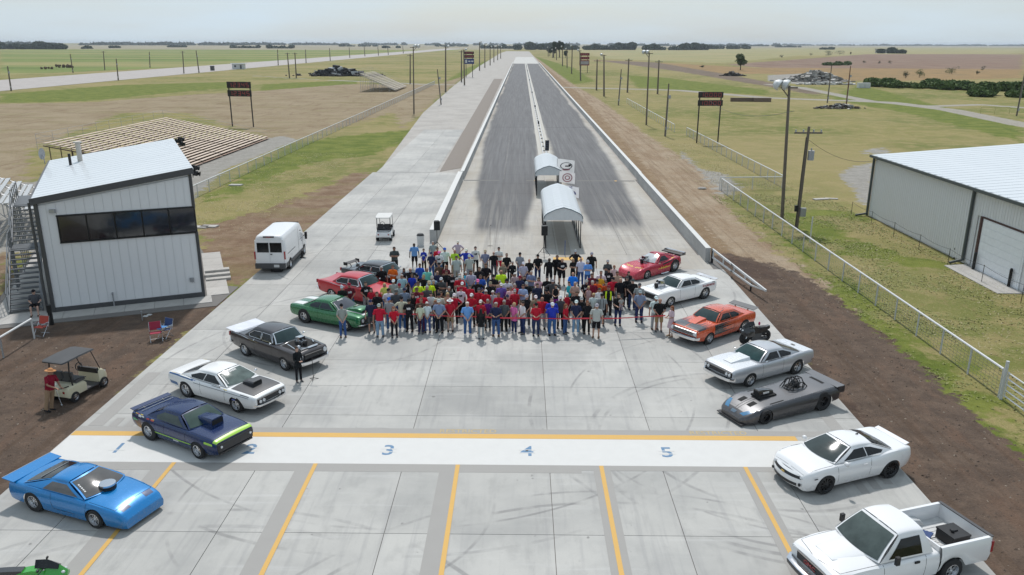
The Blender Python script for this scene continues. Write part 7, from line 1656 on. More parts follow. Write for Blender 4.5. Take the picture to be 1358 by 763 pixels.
# --- golf carts
def golf_cart(label, px, py, ang, bodym, seatm, roofm, mirrorx=False):
    q = gp(px, py); r = root('golf_cart', (*q, .06 if px > 200 else .0), ang, label, 'golf cart')
    w = .56
    B1 = MB().rings([[(x,-w*a,zb),(x,w*a,zb),(x,w*a,zt-.05),(x,w*a*.85,zt),(x,-w*a*.85,zt),(x,-w*a,zt-.05)] for x,a,zb,zt in ((-1.18,.8,.35,.62),(-1.08,1,.28,.74),(-.62,1,.28,.78),(-.25,1,.28,.76),(-.12,1,.28,.66))]).build('rear_body', bodym, r, smooth=35)
    MB().rings([[(x,-w*a,zb),(x,w*a,zb),(x,w*a,zt-.06),(x,w*a*.7,zt),(x,-w*a*.7,zt),(x,-w*a,zt-.06)] for x,a,zb,zt in ((.62,.96,.3,.86),(.72,1,.3,.92),(.95,.95,.3,.82),(1.15,.8,.32,.60),(1.22,.6,.36,.46))]).build('front_cowl', bodym, r, smooth=40)
    MB().box(.28,0,.27,.95,1.06,.07).build('floor', m_trim, r); MB().box(.63,0,.84,.12,1.02,.22).build('dashboard', m_black, r)
    MB().box(-.38,0,.83,.5,1.06,.13).build('seat', seatm, r)
    for sg in (1,-1): MB().box(-.68,sg*.26,1.1,.1,.42,.34).build('backrest', seatm, r); MB().tube([(-.62,sg*.2,.8),(-.68,sg*.2,1.0)], .02, 5).build('bracket', m_blacks, r); MB().tube([(-.1,sg*.56,.86),(-.5,sg*.57,.95),(-.72,sg*.54,.92)], .02, 5).build('armrest', m_blacks, r)
    MB().tube([(-.95,-.45,.76),(-1.3,-.45,.8),(-1.38,-.3,.8),(-1.38,.3,.8),(-1.3,.45,.8),(-.95,.45,.76)], .022, 5).build('bag_rack', m_blacks, r)
    for sg in (1,-1):
        MB().tube([(.78,sg*.5,.88),(.42,sg*.5,1.82)], .02, 6).build('roof_strut', m_blacks, r); MB().tube([(-.78,sg*.5,.7),(-.86,sg*.5,1.3),(-.8,sg*.5,1.82)], .03, 6).build('roof_strut', m_blacks, r)
    MB().rings([[(x,-.58*a,z),(x,.58*a,z),(x,.55*a,z+.05),(x,-.55*a,z+.05)] for x,a,z in ((-1.15,.85,1.80),(-1.05,1,1.83),(-.3,1.02,1.86),(.45,1,1.85),(.62,.85,1.81))]).build('canopy', roofm, r, smooth=40)
    sw = [( .42 + .06*math.cos(a), .26 + .17*math.cos(a)*0 + .17*math.sin(a), 1.03 + .16*math.cos(a)) for a in np.linspace(0,2*PI,17)]
    MB().tube(sw, .02, 6, cap=False).tube([(.62,.26,.86),(.44,.26,1.03)], .02, 5).build('steering_wheel', m_black, r)
    add_wheels(r, (.83,-.80), .60, .23, .17, .23, .19, m_alrim, 5, .55, .55, .02)
    for sg in (1,-1): MB().box(1.17,sg*.3,.6,.06,.14,.07).build('headlight', m_headl, r); MB().box(-1.17,sg*.38,.55,.04,.1,.1).build('tail_light', m_redl, r)
    return r
m_cream = paintm('cream_cart_body', (.60,.56,.40), 0, .35, .5); a_, b_ = gp(89.2,536.6), gp(129.6,515)
golf_cart('cream golf cart with a black canopy standing on the dark soil', 106, 521, math.atan2(b_[1]-a_[1], b_[0]-a_[0]), m_cream, mat('dark_vinyl', (.06,.06,.062), .5), mat('black_canopy', (.04,.042,.045), .55, var=.25, scale=1.5))
golf_cart('white golf cart seen from behind, alone on the return lane', 511.5, 317, rad(92), P_w2, m_seat, m_walltop)

# --- motorcycles
def moto(label, px, py, ang, bodym, long_=1.0, name='motorcycle', front_fair=True, flag_=False, z=.06):
    q = gp(px, py); r = root(name, (*q, z), ang, label, 'motorcycle'); wb = .72 * long_
    for x, r_, w in ((wb,.31,.11),(-wb,.32,.2)):
        tm, rm, dm_ = wheel_meshes('', r_, w, m_brim, 5, .62, .02); o = link_mesh('wheel', tm, r, (x,0,r_)); link_mesh('rim', rm, o); link_mesh('rim', rm, o, rz=PI)
    MB().rings([[(x,-w,zb),(x,w,zb),(x,w*.8,zt),(x,-w*.8,zt)] for x,w,zb,zt in ((-wb*1.35,.10,.72,.86),(-wb*.9,.14,.62,.82),(-wb*.3,.16,.5,.72),(.05,.17,.42,.86),(.35,.16,.45,.9),(wb*.8,.1,.55,.8))]).build('tank_and_tail', bodym, r, smooth=40)
    MB().box(.0,0,.36,.55,.34,.34).tube([(.2,.12,.3),(-.1,.16,.2),(-.7*long_,.18,.3)], .045, 8).build('engine', m_trim, r)
    MB().beam((-wb,.1,.32),(0,.1,.42),.04,.07).beam((-wb,-.1,.32),(0,-.1,.42),.04,.07).build('swingarm', m_alrim, r)
    for sg in (1,-1): MB().tube([(wb,sg*.09,.31),(wb-.25,sg*.1,.92)], .025, 6).build('fork', m_alrim, r)
    MB().tube([(wb-.3,-.32,.9),(wb-.24,-.1,.95),(wb-.24,.1,.95),(wb-.3,.32,.9)], .016, 6).build('handlebar', m_black, r); MB().box(-wb*.55,0,.80,.5,.24,.06).build('seat', m_seat, r)
    if front_fair:
        MB().rings([[(x,-w,zb),(x,-w*1.05,(zb+zt)/2),(x,0,zt),(x,w*1.05,(zb+zt)/2),(x,w,zb),(x,0,zb-.03)] for x,w,zb,zt in ((wb-.40,.24,.45,.95),(wb-.1,.25,.42,1.05),(wb+.15,.2,.5,.95),(wb+.32,.08,.66,.78))]).build('fairing', bodym, r, smooth=45)
        MB().rings([[(x,-w,zb),(x,0,zt),(x,w,zb)] for x,w,zb,zt in ((wb-.45,.14,.98,1.16),(wb-.15,.16,.98,1.15),(wb+.12,.12,.9,.98))]).build('windscreen', m_side, r, smooth=60)
        for sg in (1,-1): MB().ball((wb+.22,sg*.08,.78),(.06,.05,.04)).build('headlight', m_headl, r)
    for sg in (1,-1): MB().ball((wb-.3,sg*.3,1.0),(.03,.06,.04)).tube([(wb-.3,sg*.22,.96),(wb-.3,sg*.28,1.0)],.01,4).build('mirror', m_black, r)
    MB().tube([(-.1,.12,.1),(-.2,.3,.0)],.012,5).build('kickstand', m_black, r)
    return r
P_gbike = paintm('kawasaki_green'.replace('kawasaki','vivid'), (.03,.32,.02), .1, .25, 1.0); P_bbk = paintm('bike_black', (.015,.015,.016), .1, .3, .9)
r = moto('green and black drag motorcycle cut off by the bottom left corner', 34, 795, rad(8), P_gbike, 1.25); MB().rings([[(x,-.15,.72),(x,.15,.72),(x,.11,.9+h),(x,-.11,.9+h)] for x,h in ((-1.1,-.05),(-.8,.02),(-.3,.02),(.1,.0))]).build('black_tail_cover', P_bbk, r, smooth=40)
r = moto('black motorcycle standing behind the silver coupe near the orange car', 1000, 456, rad(200), P_bbk, .82); MB().ball((-.2,0,1.0),(.06,.05,.1)).build('red_bag', mat('magenta_bag', (.4,.02,.1), .6), r); r.name = 'motorcycle'

# --- folding chairs near the tower
def camp_chair(px, py, ang, fabric, label):
    q = gp(px, py); r = root('folding_chair', (*q, 0), ang, label, 'chair')
    MB().rings([[(-.26,-.22,.44),(.26,-.22,.44),(.26,-.22,.46),(-.26,-.22,.46)],[(-.26,.22,.41),(.26,.22,.41),(.26,.22,.43),(-.26,.22,.43)]]).build('seat', fabric, r)
    MB().rings([[(-.26,.22,.52),(.26,.22,.52),(.26,.24,.52),(-.26,.24,.52)],[(-.27,.33,.92),(.27,.33,.92),(.27,.35,.92),(-.27,.35,.92)]]).build('backrest', fabric, r)
    f = MB()
    for sg in (1,-1):
        f.tube([(sg*.28,-.26,.0),(sg*.28,.25,.62)], .013, 5).tube([(sg*.28,.26,.0),(sg*.28,-.26,.62)], .013, 5).tube([(sg*.28,.2,.4),(sg*.28,.35,.93)], .013, 5).tube([(sg*.28,-.28,.63),(sg*.28,.28,.63)], .02, 5)
    for y in (-.26,.26): f.tube([(-.28,y,0.01),(.28,y,.01)], .012, 5)
    f.build('frame', m_alrim, r); MB().box(.36,-.05,.6,.16,.3,.02).build('side_tray', m_trim, r)
    return r
m_rch = mat('red_chair_fabric', (.42,.06,.04), .8); m_rch2 = mat('crimson_chair_fabric', (.30,.02,.05), .8); m_lbl = mat('light_blue_cloth', (.05,.22,.5), .8)
camp_chair(56, 444, rad(-10), m_rch, 'red folding chair beside the short black post and white pipe rail')
camp_chair(208, 452, rad(25), m_rch2, 'crimson folding chair at the left of the pair on the dark soil'); camp_chair(220, 447, rad(-25), m_chb, 'dark blue folding chair at the right of the pair on the dark soil')
q = gp(215, 448); tag(MB().rings([[(-.25,-.2,.52),(.25,-.2,.50),(.25,-.2,.56),(-.25,-.2,.57)],[(-.2,.2,.54),(.28,.2,.5),(.28,.2,.57),(-.2,.2,.6)]]).build('cloth', m_lbl, None, loc=(*q, 0)), 'light blue cloth lying across the pair of folding chairs', 'cloth')

# ================================================================= PEOPLE
m_skin = objcolm('skin', .6, .04, 5, .35); m_cloth = objcolm('cloth', .9, .12, 5, .15); m_hair = objcolm('hair', .7, .2, 30, .3); m_eye = mat('eye_dark', (.02,.015,.012), .3); m_lens2 = mat('sunglass_lens', (.01,.01,.012), .1)
BASE = (0, 0, .95)
def arm_pts(pose, sg):
    S_ = (sg*.185, 0, 1.42)
    E_, W_2, F_ = {'clasp': ((sg*.265, -.03, 1.15), (sg*.07, -.20, .95), (-sg*.35, -.25, -.9)), 'sides': ((sg*.27, .02, 1.14), (sg*.285, -.03, .88), (0, -.12, -1)),
        'crossed': ((sg*.26, -.06, 1.14), (-sg*.05, -.235, 1.19 + .03*sg), (-sg*1, .1, .15)), 'hips': ((sg*.42, .05, 1.2), (sg*.19, -.07, 1.03), (-sg*.5, -.6, -.5)),
        'hold': ((sg*.24, -.06, 1.14), (sg*.06, -.33, 1.12), (-sg*.2, -1, .1)), 'lean': ((sg*.25, -.12, 1.14), (sg*.10, -.38, 1.02), (0, -1, -.3)),
        'point': ((sg*.28, -.02, 1.15), (sg*.27, -.05, .89), (0, -.1, -1)) if sg < 0 else ((.28, -.15, 1.36), (.30, -.40, 1.36), (0, -1, 0))}[pose if pose != 'sit' else 'clasp']
    return S_, E_, W_2, Vector(F_).normalized()
def body_mesh(pose, slim):
    V = []; Ed = []; Rr = []
    def v(p, r, link=None):
        V.append(p); Rr.append(r if isinstance(r, tuple) else (r, r)); i = len(V) - 1
        if link is not None: Ed.append((link, i))
        return i
    k = .9 if slim else 1.0; sit = pose == 'sit'; dz = -.42 if sit else 0
    pel = v((0, 0, .95 + dz), (.15*k, .11)); sp = v((0, 0, 1.12 + dz), (.135*k, .10), pel); ch = v((0, .01, 1.32 + dz), (.155*k, .105), sp); nk0 = v((0, .012, 1.45 + dz), (.07, .06), ch)
    nk = v((0, .0, 1.52 + dz), (.05, .052), nk0); hd = v((0, -.015, 1.60 + dz), (.078, .088), nk); h2 = v((0, -.012, 1.68 + dz), (.084, .096), hd); v((0, -.005, 1.745 + dz), (.055, .065), h2)
    v((0, -.108, 1.615 + dz), (.014, .018), hd)
    for sg in (1, -1): v((sg*.078, .0, 1.63 + dz), (.014, .022), hd)
    for sg in (1, -1):
        S_, E_, W_2, F_ = arm_pts(pose, sg); q = lambda p: (p[0]*(.93 if slim else 1), p[1], p[2] + dz)
        a = v(q(S_), .058*k, ch); b = v(q(((S_[0]+E_[0])/2, (S_[1]+E_[1])/2, (S_[2]+E_[2])/2)), .048*k, a); c_ = v(q(E_), .041*k, b); d = v(q(((E_[0]+W_2[0])/2, (E_[1]+W_2[1])/2, (E_[2]+W_2[2])/2)), .036*k, c_); w = v(q(W_2), .026*k, d)
        W3 = Vector(W_2); pal = W3 + F_ * .055; p1 = v(q(tuple(pal)), (.036*k, .018), w)
        side = F_.cross(Vector((0, 1, 0)) if abs(F_.y) < .8 else Vector((0, 0, 1))).normalized()
        for f in range(4):
            o = side * ((f - 1.5) * .018); L_ = (.062, .072, .068, .052)[f]
            m1 = pal + o + F_ * .03; m2 = m1 + F_ * L_ * .5 + Vector((0, .008, -.006)); m3 = m2 + F_ * L_ * .45 + Vector((0, .018, -.010))
            i1 = v(q(tuple(m1)), .0095, p1); i2 = v(q(tuple(m2)), .0085, i1); v(q(tuple(m3)), .007, i2)
        th = W3 + F_ * .025 + side * .035 * sg; t1 = v(q(tuple(th)), .011, w); v(q(tuple(th + F_ * .035 + side * .012 * sg)), .009, t1)
        if sit: L4 = [((sg*.10, -.02, .50), .085), ((sg*.13, -.25, .52), .075), ((sg*.15, -.46, .50), .056), ((sg*.15, -.48, .27), .048), ((sg*.15, -.50, .09), .034)]
        else: L4 = [((sg*.095, 0, .88), .088*k), ((sg*.105, 0, .70), .076*k), ((sg*.115, -.005, .48), .054*k), ((sg*.12, .012, .30), .050*k), ((sg*.125, .01, .09), .033)]
        pr_ = pel
        for p, r_ in L4: pr_ = v(p, r_, pr_)
        v((p[0] + sg*.015, p[1] - .11, .035), .03, pr_)
    me = bpy.data.meshes.new('person_body'); me.from_pydata(V, Ed, []); o = bpy.data.objects.new('tmp', me); COL.objects.link(o)
    m1 = o.modifiers.new('s', 'SKIN'); m1.use_smooth_shade = True
    for i, sv in enumerate(me.skin_vertices[0].data): sv.radius = Rr[i]; sv.use_root = (i == 0)
    m2 = o.modifiers.new('u', 'SUBSURF'); m2.levels = 1; m2.render_levels = 1
    dg = bpy.context.evaluated_depsgraph_get(); ev = o.evaluated_get(dg); nm = bpy.data.meshes.new_from_object(ev); bpy.data.objects.remove(o)
    nm.materials.clear(); nm.materials.append(m_skin); nm.name = 'person_body'; nm.polygons.foreach_set('use_smooth', [True]*len(nm.polygons)); return nm
def lerp3(a, b, t_): return tuple(a[i] + (b[i] - a[i]) * t_ for i in range(3))
def shirt_mesh(pose, fem, sleeve, length):
    """sleeve: 0 none, 1 short, 2 long. length: hem height"""
    b = MB(); dz = -.42 if pose == 'sit' else 0; n = 14; k = .9 if fem else 1.0
    hem = length
    prof = [(hem, .185*k if hem > .7 else .26, .135 if hem > .7 else .2)]
    if hem < .8: prof += [(.75, .225, .17), (.9, .19*k, .14)]
    prof += [(.98, .182*k, .132), (1.08, .168*k if fem else .182, .126), (1.2, .18*k, .135 + (.02 if fem else .0)), (1.32, .2*k, .137), (1.39, .198*k, .118), (1.445, .155*k, .095), (1.485, .10, .075), (1.50, .066, .066)]
    b.rings([b.ell(0, .0, z + dz, rx, ry, n) for z, rx, ry in prof], cap=True)
    if sleeve:
        for sg in (1, -1):
            S_, E_, W_2, F_ = arm_pts(pose, sg); q = lambda p: (p[0]*(.93 if fem else 1), p[1], p[2] + dz)
            pts = [q((sg*.13, 0, 1.425)), q(S_), q(lerp3(S_, E_, .45)), q(lerp3(S_, E_, .8))]; rr = [.055*k, .064*k, .062*k, .066*k]
            if sleeve == 2: pts += [q(E_), q(lerp3(E_, W_2, .5)), q(lerp3(E_, W_2, .97))]; rr = [.062*k, .072*k, .066*k, .06*k, .057*k, .05*k, .042*k]
            b.tube(pts, rr, 8)
    return b.mesh('shirt', m_cloth, 55)
def legs_mesh(kind, pose, fem):
    b = MB(); n = 12; k = .93 if fem else 1
    if pose == 'sit':
        b.rings([b.ell(0, -.02, z, rx, ry, n) for z, rx, ry in ((.44, .17, .14), (.52, .19, .16), (.60, .18, .13))])
        for sg in (1, -1): b.tube([(sg*.10, -.02, .52), (sg*.13, -.25, .53), (sg*.15, -.44, .51)], [.105, .1, .085], 8)
        return b.mesh('shorts', m_cloth, 55)
    b.rings([b.ell(0, 0, z, rx*k, ry, n) for z, rx, ry in ((.80, .16, .11), (.86, .188, .13), (.94, .182, .128), (1.02, .168, .12))])
    end = .50 if kind == 'shorts' else .07
    for sg in (1, -1):
        pts = [((sg*.09, 0, .90), .098), ((sg*.103, 0, .72), .094), ((sg*.112, -.003, .50), .082 if kind == 'shorts' else .070)]
        if kind != 'shorts': pts += [((sg*.118, .01, .3), .066), ((sg*.122, .01, .08), .064)]
        b.tube([p for p, _ in pts], [r_*k for _, r_ in pts], 9)
    return b.mesh(kind, m_cloth, 55)
def shoe_mesh(pose):
    b = MB(); oy = -.50 if pose == 'sit' else 0
    for sg in (1, -1):
        x = sg*(.155 if pose == 'sit' else .13); b.rings([[(x + a*math.cos(2*PI*j/8), oy + y, max(.0, h/2 + h/2*math.sin(2*PI*j/8))) for j in range(8)] for y, a, h in ((.07,.03,.07),(.04,.045,.1),(-.03,.047,.09),(-.12,.05,.065),(-.19,.035,.045))])
    return b.mesh('shoes', m_cloth, 50)
def head_part(kind, pose):
    dz = -.42 if pose == 'sit' else 0; b = MB(); c_ = (0, -.006, 1.675 + dz)
    def dome(z0, rx, ry, rz_, cy=0):
        rx, ry = rx * 1.1, ry * 1.08
        rr = []
        for i in range(6):
            t_ = i / 5 * PI / 2 * .97; rr.append(b.ell(0, cy, z0 + rz_*math.sin(t_), rx*math.cos(t_), ry*math.cos(t_), 12))
        b.rings(rr)
    if kind == 'short_hair': dome(1.655 + dz, .085, .10, .108, .006); b.rings([b.ell(0, .025, 1.59 + dz, .07, .072, 12), b.ell(0, .014, 1.66 + dz, .084, .09, 12)])
    elif kind == 'thin_hair': dome(1.68 + dz, .08, .094, .075, .01)
    elif kind == 'long_hair': dome(1.65 + dz, .090, .105, .115, .008); b.rings([b.ell(0, cy, z + dz, rx, ry, 12) for z, rx, ry, cy in ((1.30, .085, .035, .10), (1.40, .11, .05, .085), (1.52, .105, .07, .05), (1.60, .098, .085, .028), (1.66, .092, .095, .014))])
    elif kind == 'cap': dome(1.665 + dz, .088, .104, .112, .0); b.rings([[(x, -.085 - y, 1.675 + dz - .02*y/.09) for x, y in ((-.07,0),(-.06,.06),(-.03,.085),(.03,.085),(.06,.06),(.07,0))], [(x, -.085 - y, 1.685 + dz - .02*y/.09) for x, y in ((-.07,0),(-.06,.06),(-.03,.085),(.03,.085),(.06,.06),(.07,0))]])
    elif kind == 'brim_hat': dome(1.67 + dz, .092, .108, .12, .0); b.rings([b.ell(0, 0, 1.665 + dz, .19, .2, 16), b.ell(0, 0, 1.685 + dz, .18, .19, 16), b.ell(0, 0, 1.69 + dz, .09, .1, 16)])
    return b.mesh(kind, m_hair if 'hair' in kind else m_cloth, 50)
def glasses_mesh(): return MB().box(-.032, -.1, 1.648, .045, .02, .028).box(.032, -.1, 1.648, .045, .02, .028).box(0, -.102, 1.655, .03, .01, .008).mesh('sunglasses', m_lens2)
def eyes_mesh():
    b = MB()
    for sg in (1, -1): b.ball((sg*.03, -.091, 1.645), (.012, .008, .008), 6, 4)
    b.box(0, -.096, 1.575, .035, .008, .006); return b.mesh('face_features', m_eye)
CACHE = {}
def cm(key, fn, *a):
    if key not in CACHE: CACHE[key] = fn(*a)
    return CACHE[key]
K = dict(grey=(.30,.31,.33), lgrey=(.42,.43,.45), dgrey=(.075,.078,.082), black=(.014,.014,.016), white=(.62,.62,.62), cream=(.55,.52,.42), red=(.46,.016,.035), dred=(.20,.012,.03), maroon=(.14,.02,.03), pink=(.70,.14,.34), lpink=(.62,.40,.42), orange=(.72,.13,.02),
         dorange=(.40,.06,.015), yellow=(.65,.38,.04), lime=(.40,.62,.04), hivis=(.60,.78,.03), lyellow=(.55,.58,.15), blue=(.03,.10,.42), royal=(.025,.05,.40), navy=(.025,.03,.075), lblue=(.14,.32,.66), sky=(.32,.45,.62), bright=(.02,.22,.78), teal=(.16,.52,.44), cyan=(.04,.46,.58),
         purple=(.14,.10,.36), violet=(.12,.02,.16), bluegrey=(.20,.24,.36), brown=(.10,.065,.045), tan=(.42,.32,.22), camo=(.22,.20,.13), khaki=(.28,.21,.12), jeans=(.045,.10,.24), ljeans=(.20,.32,.46), djeans=(.022,.035,.10), magenta=(.25,.02,.28), green=(.05,.2,.05), floral=(.45,.28,.30))
HC = dict(brown=(.06,.035,.02), black=(.012,.010,.010), blonde=(.45,.32,.16), grey=(.30,.29,.28), white=(.58,.56,.53), red=(.20,.07,.03), dark=(.03,.02,.015))
CN = dict(grey='grey', lgrey='light grey', dgrey='dark grey', black='black', white='white', cream='cream', red='red', dred='dark red', maroon='maroon', pink='bright pink', lpink='pale pink', orange='bright orange', dorange='burnt orange', yellow='yellow', lime='lime green', hivis='fluorescent yellow', lyellow='pale yellow',
          blue='blue', royal='royal blue', navy='navy', lblue='light blue', sky='pale blue', bright='bright blue', teal='mint green', cyan='cyan', purple='purple', violet='dark purple', bluegrey='blue-grey', brown='brown', tan='tan', camo='camouflage', khaki='khaki', jeans='blue', ljeans='light blue', djeans='dark blue', magenta='magenta', green='green', floral='pink floral')
REG = {1: (440, 320, 5.45), 2: (530, 310, 10.9), 3: (530, 370, 9.54), 4: (610, 310, 10.9), 5: (610, 370, 9.54), 6: (700, 310, 10.9), 7: (700, 370, 9.54), 8: (790, 340, 6.93), 0: (0, 0, 1)}
# region, x, y of the top of the head, shirt, bottom, head (c=cap b=bald s=short l=long t=thin h=hat), pose, options
PEOPLE = '''1 450 38 dgrey black s:dark crossed
1 357 180 black black s:grey sides g
1 440 170 orange djeans s:brown crossed g
1 520 192 dgrey black l:dark sides fv
1 72 318 black jeans c:lgrey crossed
1 125 300 maroon jeans c:dred clasp p
1 243 290 black grey s:dark clasp p
1 283 335 red black l:dark hold f
1 380 300 lyellow jeans l:blonde clasp f
1 325 362 black black s:brown sides
1 311 400 black black s:brown sides n
1 445 275 grey jeans c:white clasp g
1 505 237 sky djeans t:grey clasp g
1 487 303 grey black c:dred sides
1 411 340 white black c:black clasp p
1 462 348 dgrey jeans c:dgrey sides g
1 524 335 bluegrey jeans c:navy sides
1 503 398 cream jeans c:black hips g
1 412 405 grey jeans c:blue sides
1 278 420 navy gshort c:navy sides
1 340 450 red ljeans c:grey sides g
1 445 470 red black l:red clasp f
1 68 450 grey jeans c:black clasp
2 207 130 lblue bshort b:d sides
2 345 210 royal black s:brown clasp fp
2 455 262 navy jeans c:navy clasp
2 480 105 grey jeans t:grey sides
2 545 190 red black s:brown hold
2 570 250 white jeans c:pink clasp p
2 650 200 white black c:blue sides
2 840 95 lgrey bshort c:white hips g
2 795 225 lime khaki b sides
2 820 318 lgrey grey s:black sides
2 963 215 royal black c:white hips
2 1005 300 lgrey grey c:lgrey sides g
2 153 490 black black b hips g
2 290 425 blue black s:brown sides
2 395 485 teal khaki b sides
2 572 415 brown black c:black sides g
2 668 450 maroon black l:red crossed f
2 545 530 navy jeans b sides g
2 675 530 black black s:brown sides
2 755 555 black black s:brown sides p
2 868 565 lgrey jeans t:grey sides
2 868 600 red black c:grey crossed
2 955 545 cyan jeans s:white sides fv
2 1030 525 lgrey grey s:brown clasp
2 178 575 royal white s:brown clasp fg
2 347 590 black black c:khaki hips
2 468 605 sky jeans c:grey sides
2 600 630 dgrey black c:lgrey crossed
2 265 690 hivis black c:brown sides g
2 428 675 hivis black c:tan sides g
2 485 665 black black s:grey sides
2 905 695 red black c:white crossed
3 215 105 maroon grey c:brown clasp p
3 345 80 dgrey jeans s:grey sides
3 165 180 black black l:brown clasp f
3 278 170 red black c:dred clasp
3 270 240 brown dred t:brown clasp
3 395 165 white jeans l:black clasp f
3 497 175 cream grey c:black sides
3 527 155 brown black l:brown sides f
3 600 165 tan black l:blonde clasp fg
3 625 90 dgrey black s:grey sides
3 690 180 red black c:white hips g
3 775 95 white black c:dred sides gp
3 890 65 red black c:dgrey sides g
3 910 180 red black c:white hold g
3 115 250 black black c:black sides gp
3 258 300 cream navy l:brown clasp f
3 343 285 white jeans s:white clasp fg
3 455 270 black djeans l:red clasp fg
3 495 250 bluegrey black c:lgrey clasp g
3 635 250 red kshort h:white clasp g
3 855 285 lblue jeans t:white clasp
4 223 180 white black s:black sides p
4 365 230 bluegrey grey c:tan clasp g
4 487 252 black dgrey b sides g
4 562 188 white rshort s:black crossed g
4 675 277 black black t:brown clasp g
4 868 268 grey jeans c:black clasp g
4 1003 355 black djeans b clasp
4 375 425 black jeans s:brown clasp
4 280 475 black black s:brown sides
4 620 415 camo black l:blonde clasp f
4 760 392 black black s:grey clasp fj
4 915 405 lgrey maroon c:white clasp
4 1030 530 bluegrey dgrey t:grey crossed
4 595 520 hivis jeans b sides g
4 485 588 black black c:black crossed g
4 297 590 blue jeans s:brown clasp
4 257 655 black black c:pink hips
4 795 560 floral black s:white clasp fg
4 868 605 navy black c:dred sides
4 935 605 black black s:dark sides n
4 962 690 black dgrey c:grey clasp g
4 680 645 white black c:black sides
4 575 670 tan jeans s:grey sides f
4 440 690 black black c:camo sides g
4 595 710 purple black c:white sides g
4 790 715 red black t:grey sides g
5 240 110 red black c:dgrey sides g
5 330 130 red black s:white hold g
5 412 145 lgrey grey s:white clasp fg
5 490 170 red black s:brown clasp
5 600 195 dred black c:navy clasp
5 612 110 violet black l:brown sides f
5 640 80 lpink jeans t:brown clasp g
5 692 125 red grey c:grey sides g
5 800 65 sky khaki s:brown crossed
5 845 195 black dgrey c:grey clasp
5 262 262 red black c:white sides
5 350 250 violet black s:grey clasp fg
5 265 370 black grey l:black sides afjo
5 455 290 navy jeans t:grey hold g
5 560 260 dgrey black s:grey clasp g
5 690 295 pink djeans s:blonde clasp fr
5 790 275 white djeans s:dark clasp r
6 145 295 black djeans c:black clasp
6 312 345 black bshort b:d sides
6 425 305 black bshort s:brown sides
6 498 348 black bshort b hold p
6 690 230 black black c:grey hips g
6 655 352 black black l:blonde crossed f
6 770 340 white jeans b sides
6 868 378 lblue jeans c:lgrey crossed g
6 925 265 black gshort c:grey sides g
6 655 550 bright black b clasp
6 158 625 lpink black l:brown clasp f
6 280 615 black black s:black sides
6 362 655 dgrey black c:grey hips g
6 597 690 cyan black s:black sides fv
6 685 690 tan grey t:grey crossed
6 930 570 maroon black s:brown sides
7 750 10 black black c:grey clasp p
7 815 12 dred black t:grey sides
7 878 2 orange black c:black hips
7 122 50 navy grey s:dark sides
7 235 125 black grey c:black sides
7 357 65 black magenta s:black hold fv
7 100 205 camo jeans c:white sides
7 182 220 red grey b hips
7 305 240 royal jeans t:brown clasp
7 415 210 dgrey black c:white sides j
7 497 172 red black s:white clasp fv
7 625 150 black dgrey s:brown clasp
7 680 225 black black c:grey clasp
7 770 85 floral black s:blonde clasp fv
7 835 175 white white s:blonde clasp f
7 905 110 white jeans s:black clasp f
7 940 180 grey black c:black sides s
7 107 300 red djeans c:black hold g
7 312 295 royal jeans c:white sides
7 480 310 red jeans l:red clasp fr
7 615 265 navy ljeans c:white clasp
7 755 270 black black s:red sides
7 875 310 lgrey bshort c:grey sides
8 112 30 dgrey black c:grey crossed
8 172 80 lpink jeans s:red sides f
8 122 105 black black c:black sides p
8 200 135 tan khaki s:brown sides
8 50 130 white jeans t:brown sides
8 48 165 yellow black t:dark sides f
8 97 228 dorange black s:brown clasp
8 162 190 red black c:black hips
8 228 195 black dgrey b sides
8 120 265 black black c:maroon sides v
8 305 135 black black l:dark clasp f
8 290 180 black black c:dgrey sides
8 343 205 black djeans c:dgrey clasp
8 405 245 grey jeans c:dgrey sides
8 410 310 bluegrey djeans c:grey clasp g
8 213 335 black djeans s:brown hold b
8 560 368 white grey c:white sides
8 590 380 black kshort b clasp
8 705 452 lpink skin l:red hold fdm'''
people = []; rnP = random.Random(11)
def head_word(h):
    k, _, c_ = h.partition(':')
    return {'c': (CN.get(c_, c_) + ' cap'), 'b': 'shaved head', 's': c_ + ' hair', 'l': 'long ' + c_ + ' hair', 't': 'thin ' + c_ + ' hair', 'h': 'white brimmed hat'}[k]
def bottoms(bt):
    return {'bshort': ('shorts', 'black', 'black shorts'), 'gshort': ('shorts', 'dgrey', 'dark grey shorts'), 'kshort': ('shorts', 'khaki', 'khaki shorts'), 'rshort': ('shorts', 'red', 'red shorts'), 'jeans': ('trousers', 'jeans', 'blue jeans'), 'ljeans': ('trousers', 'ljeans', 'light jeans'), 'djeans': ('trousers', 'djeans', 'dark jeans'), 'skin': (None, None, '')}.get(bt) or ('trousers', bt, CN[bt] + ' trousers')
